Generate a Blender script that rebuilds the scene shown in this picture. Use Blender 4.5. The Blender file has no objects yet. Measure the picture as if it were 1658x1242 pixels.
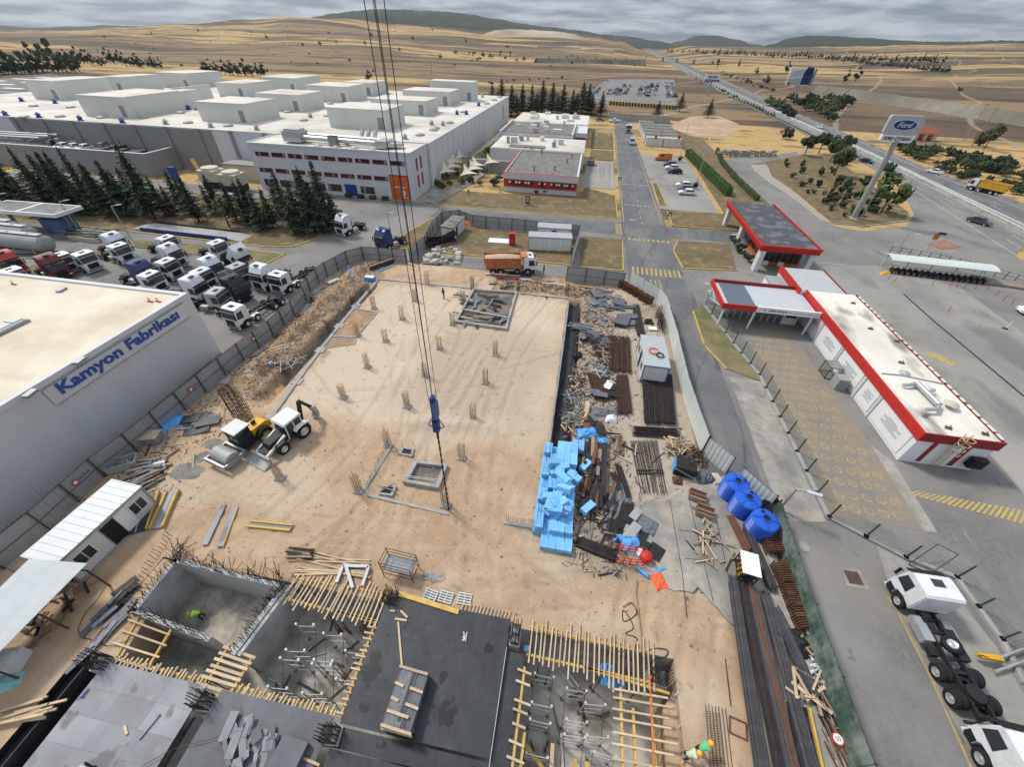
import bpy,math,random
from mathutils import Vector as Vec,Matrix
random.seed(7)
R=math.radians
SC=bpy.context.scene
COL=SC.collection

# ---------------------------------------------------------------- camera, world, sun, exposure
F,CX,CY=643.0,829.0,621.0 # focal length and centre in photograph pixels (1658 x 1242)
PITCH=math.atan2(559,643) # looking down 41 degrees
ROLL=math.atan2(24,739)
YAW=R(8.5) # +Y of the scene runs along the site grid
HCAM=30.0

def cam_axes():
    cp,sp=math.cos(PITCH),math.sin(PITCH)
    f=Vec((0,cp,-sp));u0=Vec((0,sp,cp));r0=Vec((1,0,0))
    c,s=math.cos(ROLL),math.sin(ROLL)
    r=c*r0+s*u0;u=c*u0-s*r0
    M=Matrix.Rotation(YAW,3,'Z')
    return M@r,M@u,M@f
CR,CU,CF=cam_axes()

def ray(px,py):
    return (px-CX)/F*CR-(py-CY)/F*CU+CF

def g(px,py,z=0.0):
    """where the line of sight of a photograph pixel meets the level z"""
    d=ray(px,py);t=(z-HCAM)/d.z
    return (d.x*t,d.y*t)

def far(px,py,dist):
    """point on the line of sight at a horizontal distance"""
    d=ray(px,py);k=dist/math.hypot(d.x,d.y)
    return Vec((d.x*k,d.y*k,HCAM+d.z*k))

cam_d=bpy.data.cameras.new('camera');cam=bpy.data.objects.new('camera',cam_d);COL.objects.link(cam)
cam_d.sensor_width=36.0;cam_d.lens=F/1658*36;cam_d.clip_start=0.1;cam_d.clip_end=40000
cam.matrix_world=Matrix(((CR.x,CU.x,-CF.x,0),(CR.y,CU.y,-CF.y,0),(CR.z,CU.z,-CF.z,HCAM),(0,0,0,1)))
SC.camera=cam

SUN_EL,SUN_AZ=R(50),R(-62) # azimuth clockwise from +Y: light comes from the left and a little behind the site
W=bpy.data.worlds.new('World');SC.world=W;W.use_nodes=True
nt=W.node_tree;N=nt.nodes;L=nt.links
for n in list(N):N.remove(n)
out=N.new('ShaderNodeOutputWorld');bg=N.new('ShaderNodeBackground');L.new(bg.outputs[0],out.inputs[0])
sky=N.new('ShaderNodeTexSky');sky.sky_type='NISHITA';sky.sun_disc=False
sky.sun_elevation=SUN_EL;sky.sun_rotation=SUN_AZ
geo=N.new('ShaderNodeTexCoord');sep=N.new('ShaderNodeSeparateXYZ');L.new(geo.outputs['Generated'],sep.inputs[0])
# cloud deck: direction projected on a plane overhead
zc=N.new('ShaderNodeMath');zc.operation='ADD';L.new(sep.outputs[2],zc.inputs[0]);zc.inputs[1].default_value=0.11
zm=N.new('ShaderNodeMath');zm.operation='MAXIMUM';L.new(zc.outputs[0],zm.inputs[0]);zm.inputs[1].default_value=0.05
vd=N.new('ShaderNodeVectorMath');vd.operation='DIVIDE';L.new(geo.outputs['Generated'],vd.inputs[0])
cz=N.new('ShaderNodeCombineXYZ')
for k in range(3):L.new(zm.outputs[0],cz.inputs[k])
L.new(cz.outputs[0],vd.inputs[1])
mp=N.new('ShaderNodeMapping');mp.inputs['Scale'].default_value=(1.0,1.0,0.0);mp.inputs['Location'].default_value=(3.1,1.7,0)
L.new(vd.outputs[0],mp.inputs[0])
cn=N.new('ShaderNodeTexNoise');cn.inputs['Scale'].default_value=1.15;cn.inputs['Detail'].default_value=7;cn.inputs['Roughness'].default_value=0.55
L.new(mp.outputs[0],cn.inputs['Vector'])
cr=N.new('ShaderNodeValToRGB');e=cr.color_ramp.elements
e[0].position=0.40;e[0].color=(0.15,0.20,0.285,1);e[1].position=0.60;e[1].color=(0.74,0.78,0.84,1)
L.new(cn.outputs[0],cr.inputs[0])
# overcast sky: zenith about three times as bright as the horizon
gr=N.new('ShaderNodeMapRange');gr.inputs[1].default_value=0.0;gr.inputs[2].default_value=1.0;gr.inputs[3].default_value=4.6;gr.inputs[4].default_value=11.0
L.new(sep.outputs[2],gr.inputs[0])
vs=N.new('ShaderNodeVectorMath');vs.operation='SCALE';L.new(cr.outputs[0],vs.inputs[0]);L.new(gr.outputs[0],vs.inputs['Scale'])
mx=N.new('ShaderNodeMix');mx.data_type='RGBA';mx.inputs[0].default_value=0.9
L.new(sky.outputs[0],mx.inputs[6]);L.new(vs.outputs[0],mx.inputs[7])
L.new(mx.outputs[2],bg.inputs[0]);bg.inputs[1].default_value=0.1

sd=bpy.data.lights.new('sun','SUN');so=bpy.data.objects.new('sun',sd);COL.objects.link(so)
sd.energy=1.9;sd.angle=R(9);sd.color=(1.0,0.95,0.87)
sdir=Vec((math.sin(SUN_AZ)*math.cos(SUN_EL),math.cos(SUN_AZ)*math.cos(SUN_EL),math.sin(SUN_EL)))
so.rotation_euler=sdir.to_track_quat('Z','Y').to_euler();so.location=(0,0,200)

SC.view_settings.view_transform='Standard';SC.view_settings.look='None'
SC.view_settings.exposure=0.78;SC.view_settings.gamma=1;SC.view_settings.use_curve_mapping=False
SC.render.engine='CYCLES'
SC.cycles.use_denoising=True
SC.cycles.max_bounces=5;SC.cycles.diffuse_bounces=2;SC.cycles.glossy_bounces=2;SC.cycles.transmission_bounces=3
SC.cycles.volume_bounces=0;SC.cycles.transparent_max_bounces=6
SC.cycles.caustics_reflective=False;SC.cycles.caustics_refractive=False

HAZE=0.000045
# ---------------------------------------------------------------- materials
M={}
def mat(name,col,rough=0.75,metal=0.0,var=0.18,vs=1.2,col2=None,f2=0.5,s2=0.25,bump=0.0,bs=25.0,stretch=None,spec=0.3,rnd=0.0,world=True,sharp=0.12):
    m=bpy.data.materials.new(name);m.use_nodes=True
    nt=m.node_tree;N=nt.nodes;L=nt.links;b=N['Principled BSDF']
    b.inputs['Roughness'].default_value=rough;b.inputs['Metallic'].default_value=metal
    b.inputs['Specular IOR Level'].default_value=spec
    if world:tc=N.new('ShaderNodeNewGeometry').outputs['Position']
    else:tc=N.new('ShaderNodeTexCoord').outputs['Object']
    if stretch:
        mp=N.new('ShaderNodeMapping');mp.inputs['Scale'].default_value=stretch;L.new(tc,mp.inputs[0]);tc2=mp.outputs[0]
    else:tc2=tc
    def noise(scale,det=5,ro=0.6,v=None):
        n=N.new('ShaderNodeTexNoise');n.inputs['Scale'].default_value=scale;n.inputs['Detail'].default_value=det
        n.inputs['Roughness'].default_value=ro;L.new(v or tc2,n.inputs['Vector']);return n.outputs[0]
    c4=lambda c,k=1.0:(min(c[0]*k,1),min(c[1]*k,1),min(c[2]*k,1),1)
    r=N.new('ShaderNodeValToRGB');e=r.color_ramp.elements
    e[0].position=0.25;e[0].color=c4(col,1-var);e[1].position=0.75;e[1].color=c4(col,1+var)
    L.new(noise(vs),r.inputs[0]);cur=r.outputs[0]
    if col2:
        rr=N.new('ShaderNodeValToRGB');q=rr.color_ramp.elements
        q[0].position=max(0,f2-sharp);q[0].color=(0,0,0,1);q[1].position=min(1,f2+sharp);q[1].color=(1,1,1,1)
        L.new(noise(s2,6,0.62,tc),rr.inputs[0])
        mm=N.new('ShaderNodeMix');mm.data_type='RGBA';L.new(rr.outputs[0],mm.inputs[0]);L.new(cur,mm.inputs[6]);mm.inputs[7].default_value=c4(col2)
        cur=mm.outputs[2]
    if rnd:
        oi=N.new('ShaderNodeObjectInfo');mr=N.new('ShaderNodeMapRange');mr.inputs[3].default_value=1-rnd;mr.inputs[4].default_value=1+rnd
        L.new(oi.outputs['Random'],mr.inputs[0])
        hv=N.new('ShaderNodeHueSaturation');L.new(mr.outputs[0],hv.inputs['Value']);L.new(cur,hv.inputs['Color']);cur=hv.outputs[0]
    L.new(cur,b.inputs['Base Color'])
    if bump:
        bp=N.new('ShaderNodeBump');bp.inputs['Strength'].default_value=bump;bp.inputs['Distance'].default_value=0.05
        L.new(noise(bs,4,0.6,tc),bp.inputs['Height']);L.new(bp.outputs[0],b.inputs['Normal'])
    M[name]=m;m['cur']=''
    return m

def mixin(m,col,fac_socket_maker):
    """lay another colour over a material's base colour with a factor built from its world position"""
    nt=m.node_tree;N=nt.nodes;L=nt.links;b=N['Principled BSDF']
    src=b.inputs['Base Color'].links[0].from_socket
    mm=N.new('ShaderNodeMix');mm.data_type='RGBA';L.new(src,mm.inputs[6]);mm.inputs[7].default_value=(*col,1)
    L.new(fac_socket_maker(nt),mm.inputs[0]);L.new(mm.outputs[2],b.inputs['Base Color'])

def f_noise(scale,lo,hi,stretch=(1,1,1),rot=0.0,loc=(0,0,0),det=5,amt=1.0,dist=0.0):
    def mk(nt):
        N=nt.nodes;L=nt.links
        p=N.new('ShaderNodeNewGeometry').outputs['Position']
        mp=N.new('ShaderNodeMapping');mp.inputs['Scale'].default_value=stretch;mp.inputs['Rotation'].default_value=(0,0,rot);mp.inputs['Location'].default_value=loc
        L.new(p,mp.inputs[0])
        n=N.new('ShaderNodeTexNoise');n.inputs['Scale'].default_value=scale;n.inputs['Detail'].default_value=det;n.inputs['Distortion'].default_value=dist
        L.new(mp.outputs[0],n.inputs['Vector'])
        mr=N.new('ShaderNodeMapRange');mr.inputs[1].default_value=lo;mr.inputs[2].default_value=hi;mr.inputs[4].default_value=amt;mr.clamp=True
        L.new(n.outputs[0],mr.inputs[0]);return mr.outputs[0]
    return mk

def f_wave(scale,lo,hi,rot=0.0,dist=3.0,amt=1.0,dscale=0.4,mask=None):
    def mk(nt):
        N=nt.nodes;L=nt.links
        p=N.new('ShaderNodeNewGeometry').outputs['Position']
        mp=N.new('ShaderNodeMapping');mp.inputs['Rotation'].default_value=(0,0,rot);L.new(p,mp.inputs[0])
        w=N.new('ShaderNodeTexWave');w.inputs['Scale'].default_value=scale;w.inputs['Distortion'].default_value=dist
        w.inputs['Detail'].default_value=3;w.inputs['Detail Scale'].default_value=dscale;L.new(mp.outputs[0],w.inputs['Vector'])
        mr=N.new('ShaderNodeMapRange');mr.inputs[1].default_value=lo;mr.inputs[2].default_value=hi;mr.inputs[4].default_value=amt;mr.clamp=True
        L.new(w.outputs['Fac'],mr.inputs[0])
        if not mask:return mr.outputs[0]
        mu=N.new('ShaderNodeMath');mu.operation='MULTIPLY';L.new(mr.outputs[0],mu.inputs[0]);L.new(mask(nt),mu.inputs[1]);return mu.outputs[0]
    return mk

def f_box(x0,x1,y0,y1,soft=1.0,amp=2.0,ns=0.35,amt=1.0):
    def mk(nt):
        N=nt.nodes;L=nt.links
        p=N.new('ShaderNodeNewGeometry').outputs['Position'];n=N.new('ShaderNodeTexNoise');n.inputs['Scale'].default_value=ns;n.inputs['Detail'].default_value=5;L.new(p,n.inputs['Vector'])
        v=N.new('ShaderNodeVectorMath');v.operation='MULTIPLY_ADD';L.new(n.outputs['Color'],v.inputs[0]);v.inputs[1].default_value=(amp*2,)*3;L.new(p,v.inputs[2])
        s=N.new('ShaderNodeSeparateXYZ');L.new(v.outputs[0],s.inputs[0]);cur=None
        for k,lo,up in ((0,x0,1),(0,x1,0),(1,y0,1),(1,y1,0)):
            m=N.new('ShaderNodeMapRange');m.clamp=True;m.inputs[1].default_value=lo+amp-soft;m.inputs[2].default_value=lo+amp+soft;m.inputs[3].default_value=1-up;m.inputs[4].default_value=up;L.new(s.outputs[k],m.inputs[0])
            if cur is None:cur=m.outputs[0]
            else:
                q=N.new('ShaderNodeMath');q.operation='MULTIPLY';L.new(cur,q.inputs[0]);L.new(m.outputs[0],q.inputs[1]);cur=q.outputs[0]
        q=N.new('ShaderNodeMath');q.operation='MULTIPLY';L.new(cur,q.inputs[0]);q.inputs[1].default_value=amt;return q.outputs[0]
    return mk

RUTS=[(60,30,66,9,60),(-60,40,52,12,56),(10,-22,37,10,40),(-70,8,58,9,40),(-20,70,56,9,30),(40,8,33,5,30),(36,2,26,-5,16),(-6,60,20,30,54),(60,26,72,9,60),(60,40,77,9,60),(-62,30,44,12,56),(-90,34,78,9,60),(14,-30,44,10,40),(-40,90,64,9,60),(30,100,90,9,30),(44,-4,40,-5,20)]
def f_tracks(w,amt,off=.9):
    def mk(nt):
        N=nt.nodes;L=nt.links;p=N.new('ShaderNodeNewGeometry').outputs['Position'];n=N.new('ShaderNodeTexNoise');n.inputs['Scale'].default_value=.35;L.new(p,n.inputs['Vector'])
        v=N.new('ShaderNodeVectorMath');v.operation='MULTIPLY_ADD';L.new(n.outputs['Color'],v.inputs[0]);v.inputs[1].default_value=(.8,.8,0);L.new(p,v.inputs[2]);cur=None
        def op(o,x,y):
            q=N.new('ShaderNodeMath');q.operation=o
            for k,z in ((0,x),(1,y)):
                if isinstance(z,(int,float)):q.inputs[k].default_value=z
                elif z is not None:L.new(z,q.inputs[k])
            return q.outputs[0]
        pv=N.new('ShaderNodeVectorMath');pv.operation='MULTIPLY';L.new(v.outputs[0],pv.inputs[0]);pv.inputs[1].default_value=(1,1,0)
        for cx,cy,r,_,_ in RUTS:
            q=N.new('ShaderNodeVectorMath');q.operation='DISTANCE';L.new(pv.outputs[0],q.inputs[0]);q.inputs[1].default_value=(cx,cy,0)
            z=op('ABSOLUTE',op('SUBTRACT',op('ABSOLUTE',op('SUBTRACT',q.outputs['Value'],r),None),off),None);m=N.new('ShaderNodeMapRange');m.clamp=True;m.inputs[1].default_value=w;m.inputs[2].default_value=w*.3;L.new(z,m.inputs[0])
            cur=m.outputs[0] if cur is None else op('MAXIMUM',cur,m.outputs[0])
        return op('MULTIPLY',op('MULTIPLY',cur,amt),f_noise(.17,.40,.58,loc=(7,7,0))(nt))
    return mk
# ---- ground materials
mat('sand',(0.445,0.305,0.19),0.95,var=0.20,vs=0.7,col2=(0.375,0.24,0.14),f2=0.56,s2=0.16,bump=0.7,bs=7,sharp=0.10)
mixin(M['sand'],(0.50,0.395,0.29),f_noise(0.10,0.50,0.62,amt=0.85))
mixin(M['sand'],(0.57,0.46,0.345),f_box(-29,0,25,54.5,1.5,2.5,0.25,0.85))
mixin(M['sand'],(0.335,0.26,0.185),f_box(-17,-1,26.5,45,2.5,4.0,0.22,0.55))
mixin(M['sand'],(0.25,0.22,0.18),f_box(1.8,13.8,14,57,1.0,2.0,0.5,0.62))
mixin(M['sand'],(0.43,0.37,0.30),f_box(7,13.5,20,52,1.0,3.0,0.4,0.7))
mixin(M['sand'],(0.25,0.175,0.115),f_tracks(.28,.27))
mixin(M['sand'],(0.50,0.41,0.315),f_tracks(.20,.22,1.35))
mixin(M['sand'],(0.30,0.225,0.155),f_wave(0.30,0.55,0.98,rot=R(12),dist=22.0,amt=0.30,dscale=0.22,mask=f_noise(0.05,0.47,0.62,loc=(11,2,0))))
mixin(M['sand'],(0.185,0.135,0.095),f_noise(1.3,0.62,0.72,amt=0.5))
mixin(M['sand'],(0.62,0.54,0.43),f_noise(7.0,0.63,0.72,amt=0.55))
mixin(M['sand'],(0.16,0.125,0.09),f_noise(11.0,0.64,0.70,amt=0.5))
mixin(M['sand'],(0.175,0.15,0.125),f_noise(0.22,0.665,0.72,loc=(9,4,0),amt=0.55))
mat('loose_soil',(0.36,0.235,0.135),0.97,var=0.35,vs=1.6,col2=(0.22,0.155,0.10),f2=0.58,s2=0.5,bump=0.9,bs=5)
mat('gravel',(0.50,0.40,0.31),0.95,var=0.3,vs=14,bump=0.8,bs=18)
mat('asphalt',(0.165,0.158,0.15),0.9,var=0.2,vs=3,col2=(0.235,0.225,0.21),f2=0.52,s2=0.11,bump=0.25,bs=30)
mixin(M['asphalt'],(0.105,0.105,0.107),f_noise(0.3,0.60,0.72,stretch=(1,0.3,1),amt=0.6))
mixin(M['asphalt'],(0.26,0.24,0.215),f_noise(0.045,0.52,0.66,amt=0.8))
mixin(M['asphalt'],(0.06,0.06,0.06),f_noise(0.55,0.69,0.76,amt=0.6))
mixin(M['asphalt'],(0.30,0.28,0.25),f_noise(1.7,0.63,0.72,stretch=(1,.25,1),amt=0.45))
mat('asphalt_dark',(0.125,0.127,0.133),0.9,var=0.14,vs=3,col2=(0.17,0.168,0.165),f2=0.55,s2=0.15,bump=0.25,bs=30)
mixin(M['asphalt_dark'],(0.20,0.188,0.172),f_noise(0.25,0.52,0.64,stretch=(1,0.22,1),amt=0.8))
mixin(M['asphalt_dark'],(0.06,0.06,0.062),f_noise(0.5,0.62,0.70,stretch=(1,.3,1),loc=(4,0,0),amt=0.6))
mixin(M['asphalt_dark'],(0.05,0.05,0.05),f_wave(0.06,0.985,1.0,rot=R(20),dist=12,dscale=.3,amt=.3))
mat('yard',(0.29,0.275,0.25),0.92,var=0.12,vs=2.0,col2=(0.20,0.193,0.182),f2=0.56,s2=0.1,bump=0.2,bs=30)
mixin(M['yard'],(0.36,0.335,0.30),f_noise(0.05,0.50,0.68,amt=0.8))
mixin(M['yard'],(0.10,0.098,0.095),f_noise(0.42,0.66,0.74,amt=0.7))
mixin(M['yard'],(0.14,0.137,0.13),f_noise(0.13,0.55,0.66,stretch=(1,.45,1),loc=(5,1,0),amt=0.7))
mat('concrete',(0.36,0.35,0.33),0.9,var=0.15,vs=1.5,col2=(0.25,0.245,0.235),f2=0.58,s2=0.35,bump=0.25,bs=14)
mat('concrete_new',(0.43,0.43,0.415),0.85,var=0.12,vs=1.2,col2=(0.25,0.25,0.245),f2=0.6,s2=0.6,bump=0.15,bs=10,stretch=(1,1,0.3))
mat('concrete_floor',(0.35,0.325,0.285),0.92,var=0.25,vs=1.3,col2=(0.19,0.185,0.17),f2=0.53,s2=0.25,bump=0.3,bs=14)
mixin(M['concrete_floor'],(0.10,0.095,0.085),f_noise(0.6,0.60,0.72,amt=0.6))
mixin(M['concrete_floor'],(0.40,0.335,0.25),f_noise(0.3,0.56,0.68,loc=(8,3,0),amt=0.6))
mat('raft',(0.40,0.38,0.33),0.88,var=0.3,vs=0.9,col2=(0.145,0.135,0.115),f2=0.57,s2=0.35,bump=0.3,bs=8)
mat('dry_grass',(0.18,0.125,0.066),0.95,var=0.4,vs=2.5,col2=(0.105,0.095,0.04),f2=0.55,s2=0.12,bump=0.8,bs=9)
mixin(M['dry_grass'],(0.26,0.19,0.105),f_noise(0.5,0.52,0.66,amt=0.8))
mixin(M['dry_grass'],(0.09,0.075,0.045),f_noise(1.6,0.58,0.70,amt=0.6))
mat('lawn',(0.115,0.13,0.05),0.95,var=0.35,vs=3,col2=(0.23,0.18,0.095),f2=0.5,s2=0.3,bump=0.8,bs=12)
mat('paver',(0.26,0.215,0.165),0.92,var=0.12,vs=1.5,col2=(0.20,0.185,0.165),f2=0.55,s2=0.2,bump=0.1,bs=20)
mat('yellow_paint',(0.50,0.36,0.075),0.8,var=0.25,vs=3,col2=(0.33,0.28,0.17),f2=0.58,s2=0.8)
mat('worn_yellow',(0.46,0.33,0.10),0.85,var=0.25,vs=4,col2=(0.27,0.225,0.15),f2=0.56,s2=1.4)
mat('white_paint',(0.50,0.48,0.44),0.8,var=0.2,vs=4,col2=(0.27,0.26,0.24),f2=0.55,s2=1.0)
mat('trench_dark',(0.10,0.095,0.09),0.9,var=0.4,vs=1.5,col2=(0.24,0.19,0.14),f2=0.5,s2=0.45,bump=.6,bs=5)
mat('spill',(0.26,0.245,0.22),0.9,var=0.3,vs=1.8,col2=(0.15,0.14,0.125),f2=0.5,s2=0.9,bump=.7,bs=4)
mat('wall_stone',(0.23,0.21,0.175),.95,var=.3,vs=.15,col2=(.15,.135,.10),f2=.5,s2=.03)
mat('verge_stone',(0.33,0.30,0.26),.95,var=.3,vs=3,bump=.6)
mat('faded_yellow',(0.40,0.30,0.12),0.85,var=0.25,vs=4,col2=(0.27,0.22,0.155),f2=0.50,s2=1.2)
mat('red_earth',(0.28,0.16,0.10),0.95,var=0.25,vs=1.5,bump=0.5)
mat('loose_grey',(0.42,0.38,0.32),0.95,var=0.3,vs=2.0,col2=(0.20,0.18,0.15),f2=0.55,s2=0.6,bump=0.8,bs=7)
# ---- far country
m=mat('country',(0.27,0.195,0.115),0.97,var=0.12,vs=0.02,bump=0)
def parcels(nt,seed,sx,sy,rot,lo):
    N=nt.nodes;L=nt.links
    p=N.new('ShaderNodeNewGeometry').outputs['Position']
    mp=N.new('ShaderNodeMapping');mp.inputs['Scale'].default_value=(sx,sy,0);mp.inputs['Rotation'].default_value=(0,0,rot);mp.inputs['Location'].default_value=(seed,seed*1.7,0)
    L.new(p,mp.inputs[0])
    nz=N.new('ShaderNodeTexNoise');nz.inputs['Scale'].default_value=1.5;L.new(mp.outputs[0],nz.inputs['Vector'])
    ad=N.new('ShaderNodeMix');ad.data_type='RGBA';ad.inputs[0].default_value=0.13;L.new(mp.outputs[0],ad.inputs[6]);L.new(nz.outputs['Color'],ad.inputs[7])
    v=N.new('ShaderNodeTexVoronoi');v.inputs['Scale'].default_value=1.0;v.distance='CHEBYCHEV';L.new(ad.outputs[2],v.inputs['Vector'])
    s=N.new('ShaderNodeSeparateColor');L.new(v.outputs['Color'],s.inputs[0])
    return s.outputs[0]
def field_ramp(m,seed,sx,sy,rot,stops,fac):
    nt=m.node_tree;N=nt.nodes;L=nt.links;b=N['Principled BSDF']
    src=b.inputs['Base Color'].links[0].from_socket
    r=N.new('ShaderNodeValToRGB');r.color_ramp.interpolation='CONSTANT'
    e=r.color_ramp.elements
    e[0].position=0;e[0].color=(*stops[0][1],1);e[1].position=stops[1][0];e[1].color=(*stops[1][1],1)
    for p,c in stops[2:]:
        q=e.new(p);q.color=(*c,1)
    L.new(parcels(nt,seed,sx,sy,rot,0),r.inputs[0])
    mm=N.new('ShaderNodeMix');mm.data_type='RGBA';mm.inputs[0].default_value=fac;L.new(src,mm.inputs[6]);L.new(r.outputs[0],mm.inputs[7])
    L.new(mm.outputs[2],b.inputs['Base Color'])
field_ramp(m,3.3,1/420,1/95,R(14),[(0,(0.105,0.066,0.038)),(0.22,(0.24,0.155,0.08)),(0.42,(0.47,0.31,0.12)),(0.66,(0.16,0.105,0.06)),(0.78,(0.39,0.25,0.10)),(0.92,(0.24,0.155,0.08))],0.92)
mixin(m,(0.06,0.05,0.027),f_noise(0.010,0.52,0.64,stretch=(0.5,1.8,1),amt=0.85))
mixin(m,(0.05,0.045,0.025),f_noise(0.035,0.56,0.62,stretch=(0.6,1.6,1),loc=(9,1,0),amt=0.7))
mixin(m,(0.26,0.19,0.115),f_noise(0.05,0.55,0.75,stretch=(0.3,1,1),amt=0.5))
mixin(m,(0.075,0.062,0.033),f_noise(0.22,0.58,0.68,amt=0.65))
mixin(m,(0.06,0.052,0.03),f_noise(0.9,0.60,0.70,amt=0.5))
mixin(m,(0.33,0.255,0.17),f_wave(0.004,0.992,1.0,rot=R(30),dist=7,dscale=.5,amt=.7))
mat('wood_hill',(0.032,0.042,0.024),0.95,var=0.45,vs=0.02,col2=(0.10,0.085,0.05),f2=0.66,s2=0.004,bump=1.0,bs=0.06)
mat('quarry',(0.46,0.39,0.30),0.95,var=0.3,vs=0.02,col2=(0.25,0.18,0.11),f2=0.55,s2=0.01)
# ---- built things
mat('roof_white',(0.66,0.625,0.55),0.8,var=0.09,vs=0.5,col2=(0.48,0.43,0.36),f2=0.55,s2=0.07)
mixin(M['roof_white'],(0.33,0.30,0.26),f_noise(0.35,0.62,0.74,stretch=(.5,1,1),amt=0.6))
mat('roof_cream',(0.70,0.63,0.50),0.85,var=0.08,vs=0.4,col2=(0.52,0.42,0.29),f2=0.58,s2=0.12,sharp=0.16)
mixin(M['roof_cream'],(0.72,0.69,0.62),f_noise(0.15,0.5,0.7,stretch=(1,0.4,1),amt=0.8))
mixin(M['roof_cream'],(0.36,0.29,0.205),f_noise(0.22,0.60,0.72,stretch=(.4,1,1),loc=(2,9,0),amt=0.65))
mat('steel_blue',(0.13,0.16,0.21),0.5,0.2,var=0.08)
mat('roof_gate',(0.72,0.69,0.61),0.8,var=0.06,vs=0.5,col2=(0.60,0.56,0.47),f2=0.6,s2=0.15)
mixin(M['roof_gate'],(0.20,0.18,0.16),f_noise(0.35,0.54,0.66,stretch=(1,0.4,1),loc=(3,0,0),amt=0.85))
mat('roof_gravel',(0.145,0.135,0.12),0.95,var=0.3,vs=2.0,col2=(0.24,0.225,0.195),f2=0.5,s2=0.9,stretch=(1,0.35,1),bump=0.6,bs=8)
mat('roof_black',(0.055,0.055,0.058),0.5,var=0.3,vs=1.2,col2=(0.13,0.13,0.135),f2=0.55,s2=0.5,spec=0.5,sharp=0.03,stretch=(1,.5,1))
mat('wall_grey',(0.56,0.575,0.60),0.7,var=0.05,vs=0.4,stretch=(1,1,0.2))
mat('wall_panel',(0.60,0.61,0.62),0.7,var=0.05,vs=0.4,stretch=(1,1,0.15))
mat('penthouse',(0.60,0.61,0.565),0.75,var=0.05,vs=0.4,stretch=(1,1,0.2))
mat('corrugated',(0.62,0.64,0.665),0.5,0.15,var=0.05,vs=0.6,stretch=(1,1,0.15))
mat('hoarding',(0.33,0.35,0.37),0.45,0.3,var=0.08,vs=0.9,stretch=(1,1,0.2),rnd=0.05)
mat('hoarding_pale',(0.62,0.66,0.63),0.55,0.1,var=0.06,vs=0.9,stretch=(1,1,0.2),rnd=0.04)  # paler hoarding: sunlight on the inner fence face is put into the colour
mat('wall_dark',(0.27,0.265,0.26),0.8,var=0.08,vs=0.4)
mat('white',(0.78,0.78,0.77),0.55,var=0.04,vs=0.8)
mat('white_board',(0.74,0.75,0.75),0.6,var=0.04,vs=0.6)
mat('cabin_white',(0.60,0.61,0.60),0.6,var=0.06,vs=1.2,stretch=(1,1,0.3))
mat('cabin_roof',(0.50,0.53,0.54),0.5,0.1,var=0.08,vs=1.5)
mat('cabin_blue',(0.10,0.16,0.33),0.6)
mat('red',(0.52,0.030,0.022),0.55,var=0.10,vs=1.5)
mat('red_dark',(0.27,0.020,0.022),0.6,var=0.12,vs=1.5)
mat('orange_paint',(0.62,0.13,0.03),0.6,var=0.08,vs=1.0)
mat('steel_grey',(0.30,0.31,0.32),0.5,0.4,var=0.1,vs=2,world=False)
mat('galvanised',(0.50,0.51,0.52),0.4,0.6,var=0.1,vs=3,world=False)
mat('dark_steel',(0.055,0.045,0.042),0.65,0.3,var=0.25,vs=3,world=False)
mat('brown_steel',(0.10,0.060,0.048),0.7,0.2,var=0.3,vs=3,world=False)
mat('fence_steel',(0.07,0.07,0.075),0.6,0.3,var=0.2)
mat('green_steel',(0.035,0.085,0.065),0.6,0.2,var=0.15)
mat('glass',(0.025,0.030,0.036),0.12,0,var=0.1,spec=0.6,world=False)
mat('glass_pale',(0.22,0.24,0.25),0.2,0,var=0.2,vs=2,spec=0.6)
mat('blue',(0.025,0.055,0.26),0.5,var=0.12)
mat('hook_blue',(0.03,0.055,0.20),0.5,var=0.3,vs=3)
mat('letter_blue',(0.035,0.085,0.34),0.5,var=0.08)
mat('plastic_blue',(0.008,0.095,0.52),0.35,var=0.10,vs=2,spec=0.5,world=False,col2=(0.05,0.15,0.48),f2=0.66,s2=1.5)
mat('foam',(0.17,0.45,0.80),0.75,var=0.10,vs=2,rnd=0.14,world=False,col2=(0.30,0.50,0.70),f2=.6,s2=2.5)
mat('tarp_blue',(0.09,0.34,0.75),0.5,var=0.2,vs=3)
mat('black',(0.014,0.014,0.016),0.6,var=0.3,vs=2,world=False)
mat('membrane',(0.018,0.019,0.023),0.55,var=0.5,vs=2.5,bump=0.6,bs=7)
mat('tarp_grey',(0.13,0.14,0.155),0.5,var=0.35,vs=2,bump=0.6,bs=5)
mat('rubber',(0.016,0.016,0.017),0.85,var=0.3,vs=5,world=False)
mat('rim',(0.62,0.63,0.64),0.35,0.7,var=0.05,world=False)
mat('truck_white',(0.70,0.72,0.74),0.32,var=0.05,col2=(0.50,0.50,0.48),f2=0.64,s2=1.1,spec=0.5,world=False)
mat('truck_silver',(0.40,0.40,0.405),0.35,0.3,var=0.04,spec=0.5,world=False)
mat('truck_blue',(0.022,0.045,0.16),0.35,var=0.06,spec=0.5,world=False)
mat('truck_black',(0.016,0.016,0.018),0.35,var=0.06,spec=0.5,world=False)
mat('truck_red',(0.50,0.045,0.035),0.4,var=0.06,spec=0.5,world=False)
mat('truck_maroon',(0.16,0.022,0.026),0.4,var=0.06,spec=0.5,world=False)
mat('chassis',(0.020,0.020,0.022),0.6,var=0.3,vs=2,world=False)
mat('headlamp',(0.55,0.57,0.58),0.15,0.2,var=0.05,spec=0.7,world=False)
mat('car_white',(0.72,0.74,0.76),0.3,var=0.03,spec=0.5,world=False)
mat('car_grey',(0.17,0.175,0.185),0.3,0.3,var=0.05,spec=0.5,world=False)
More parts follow.
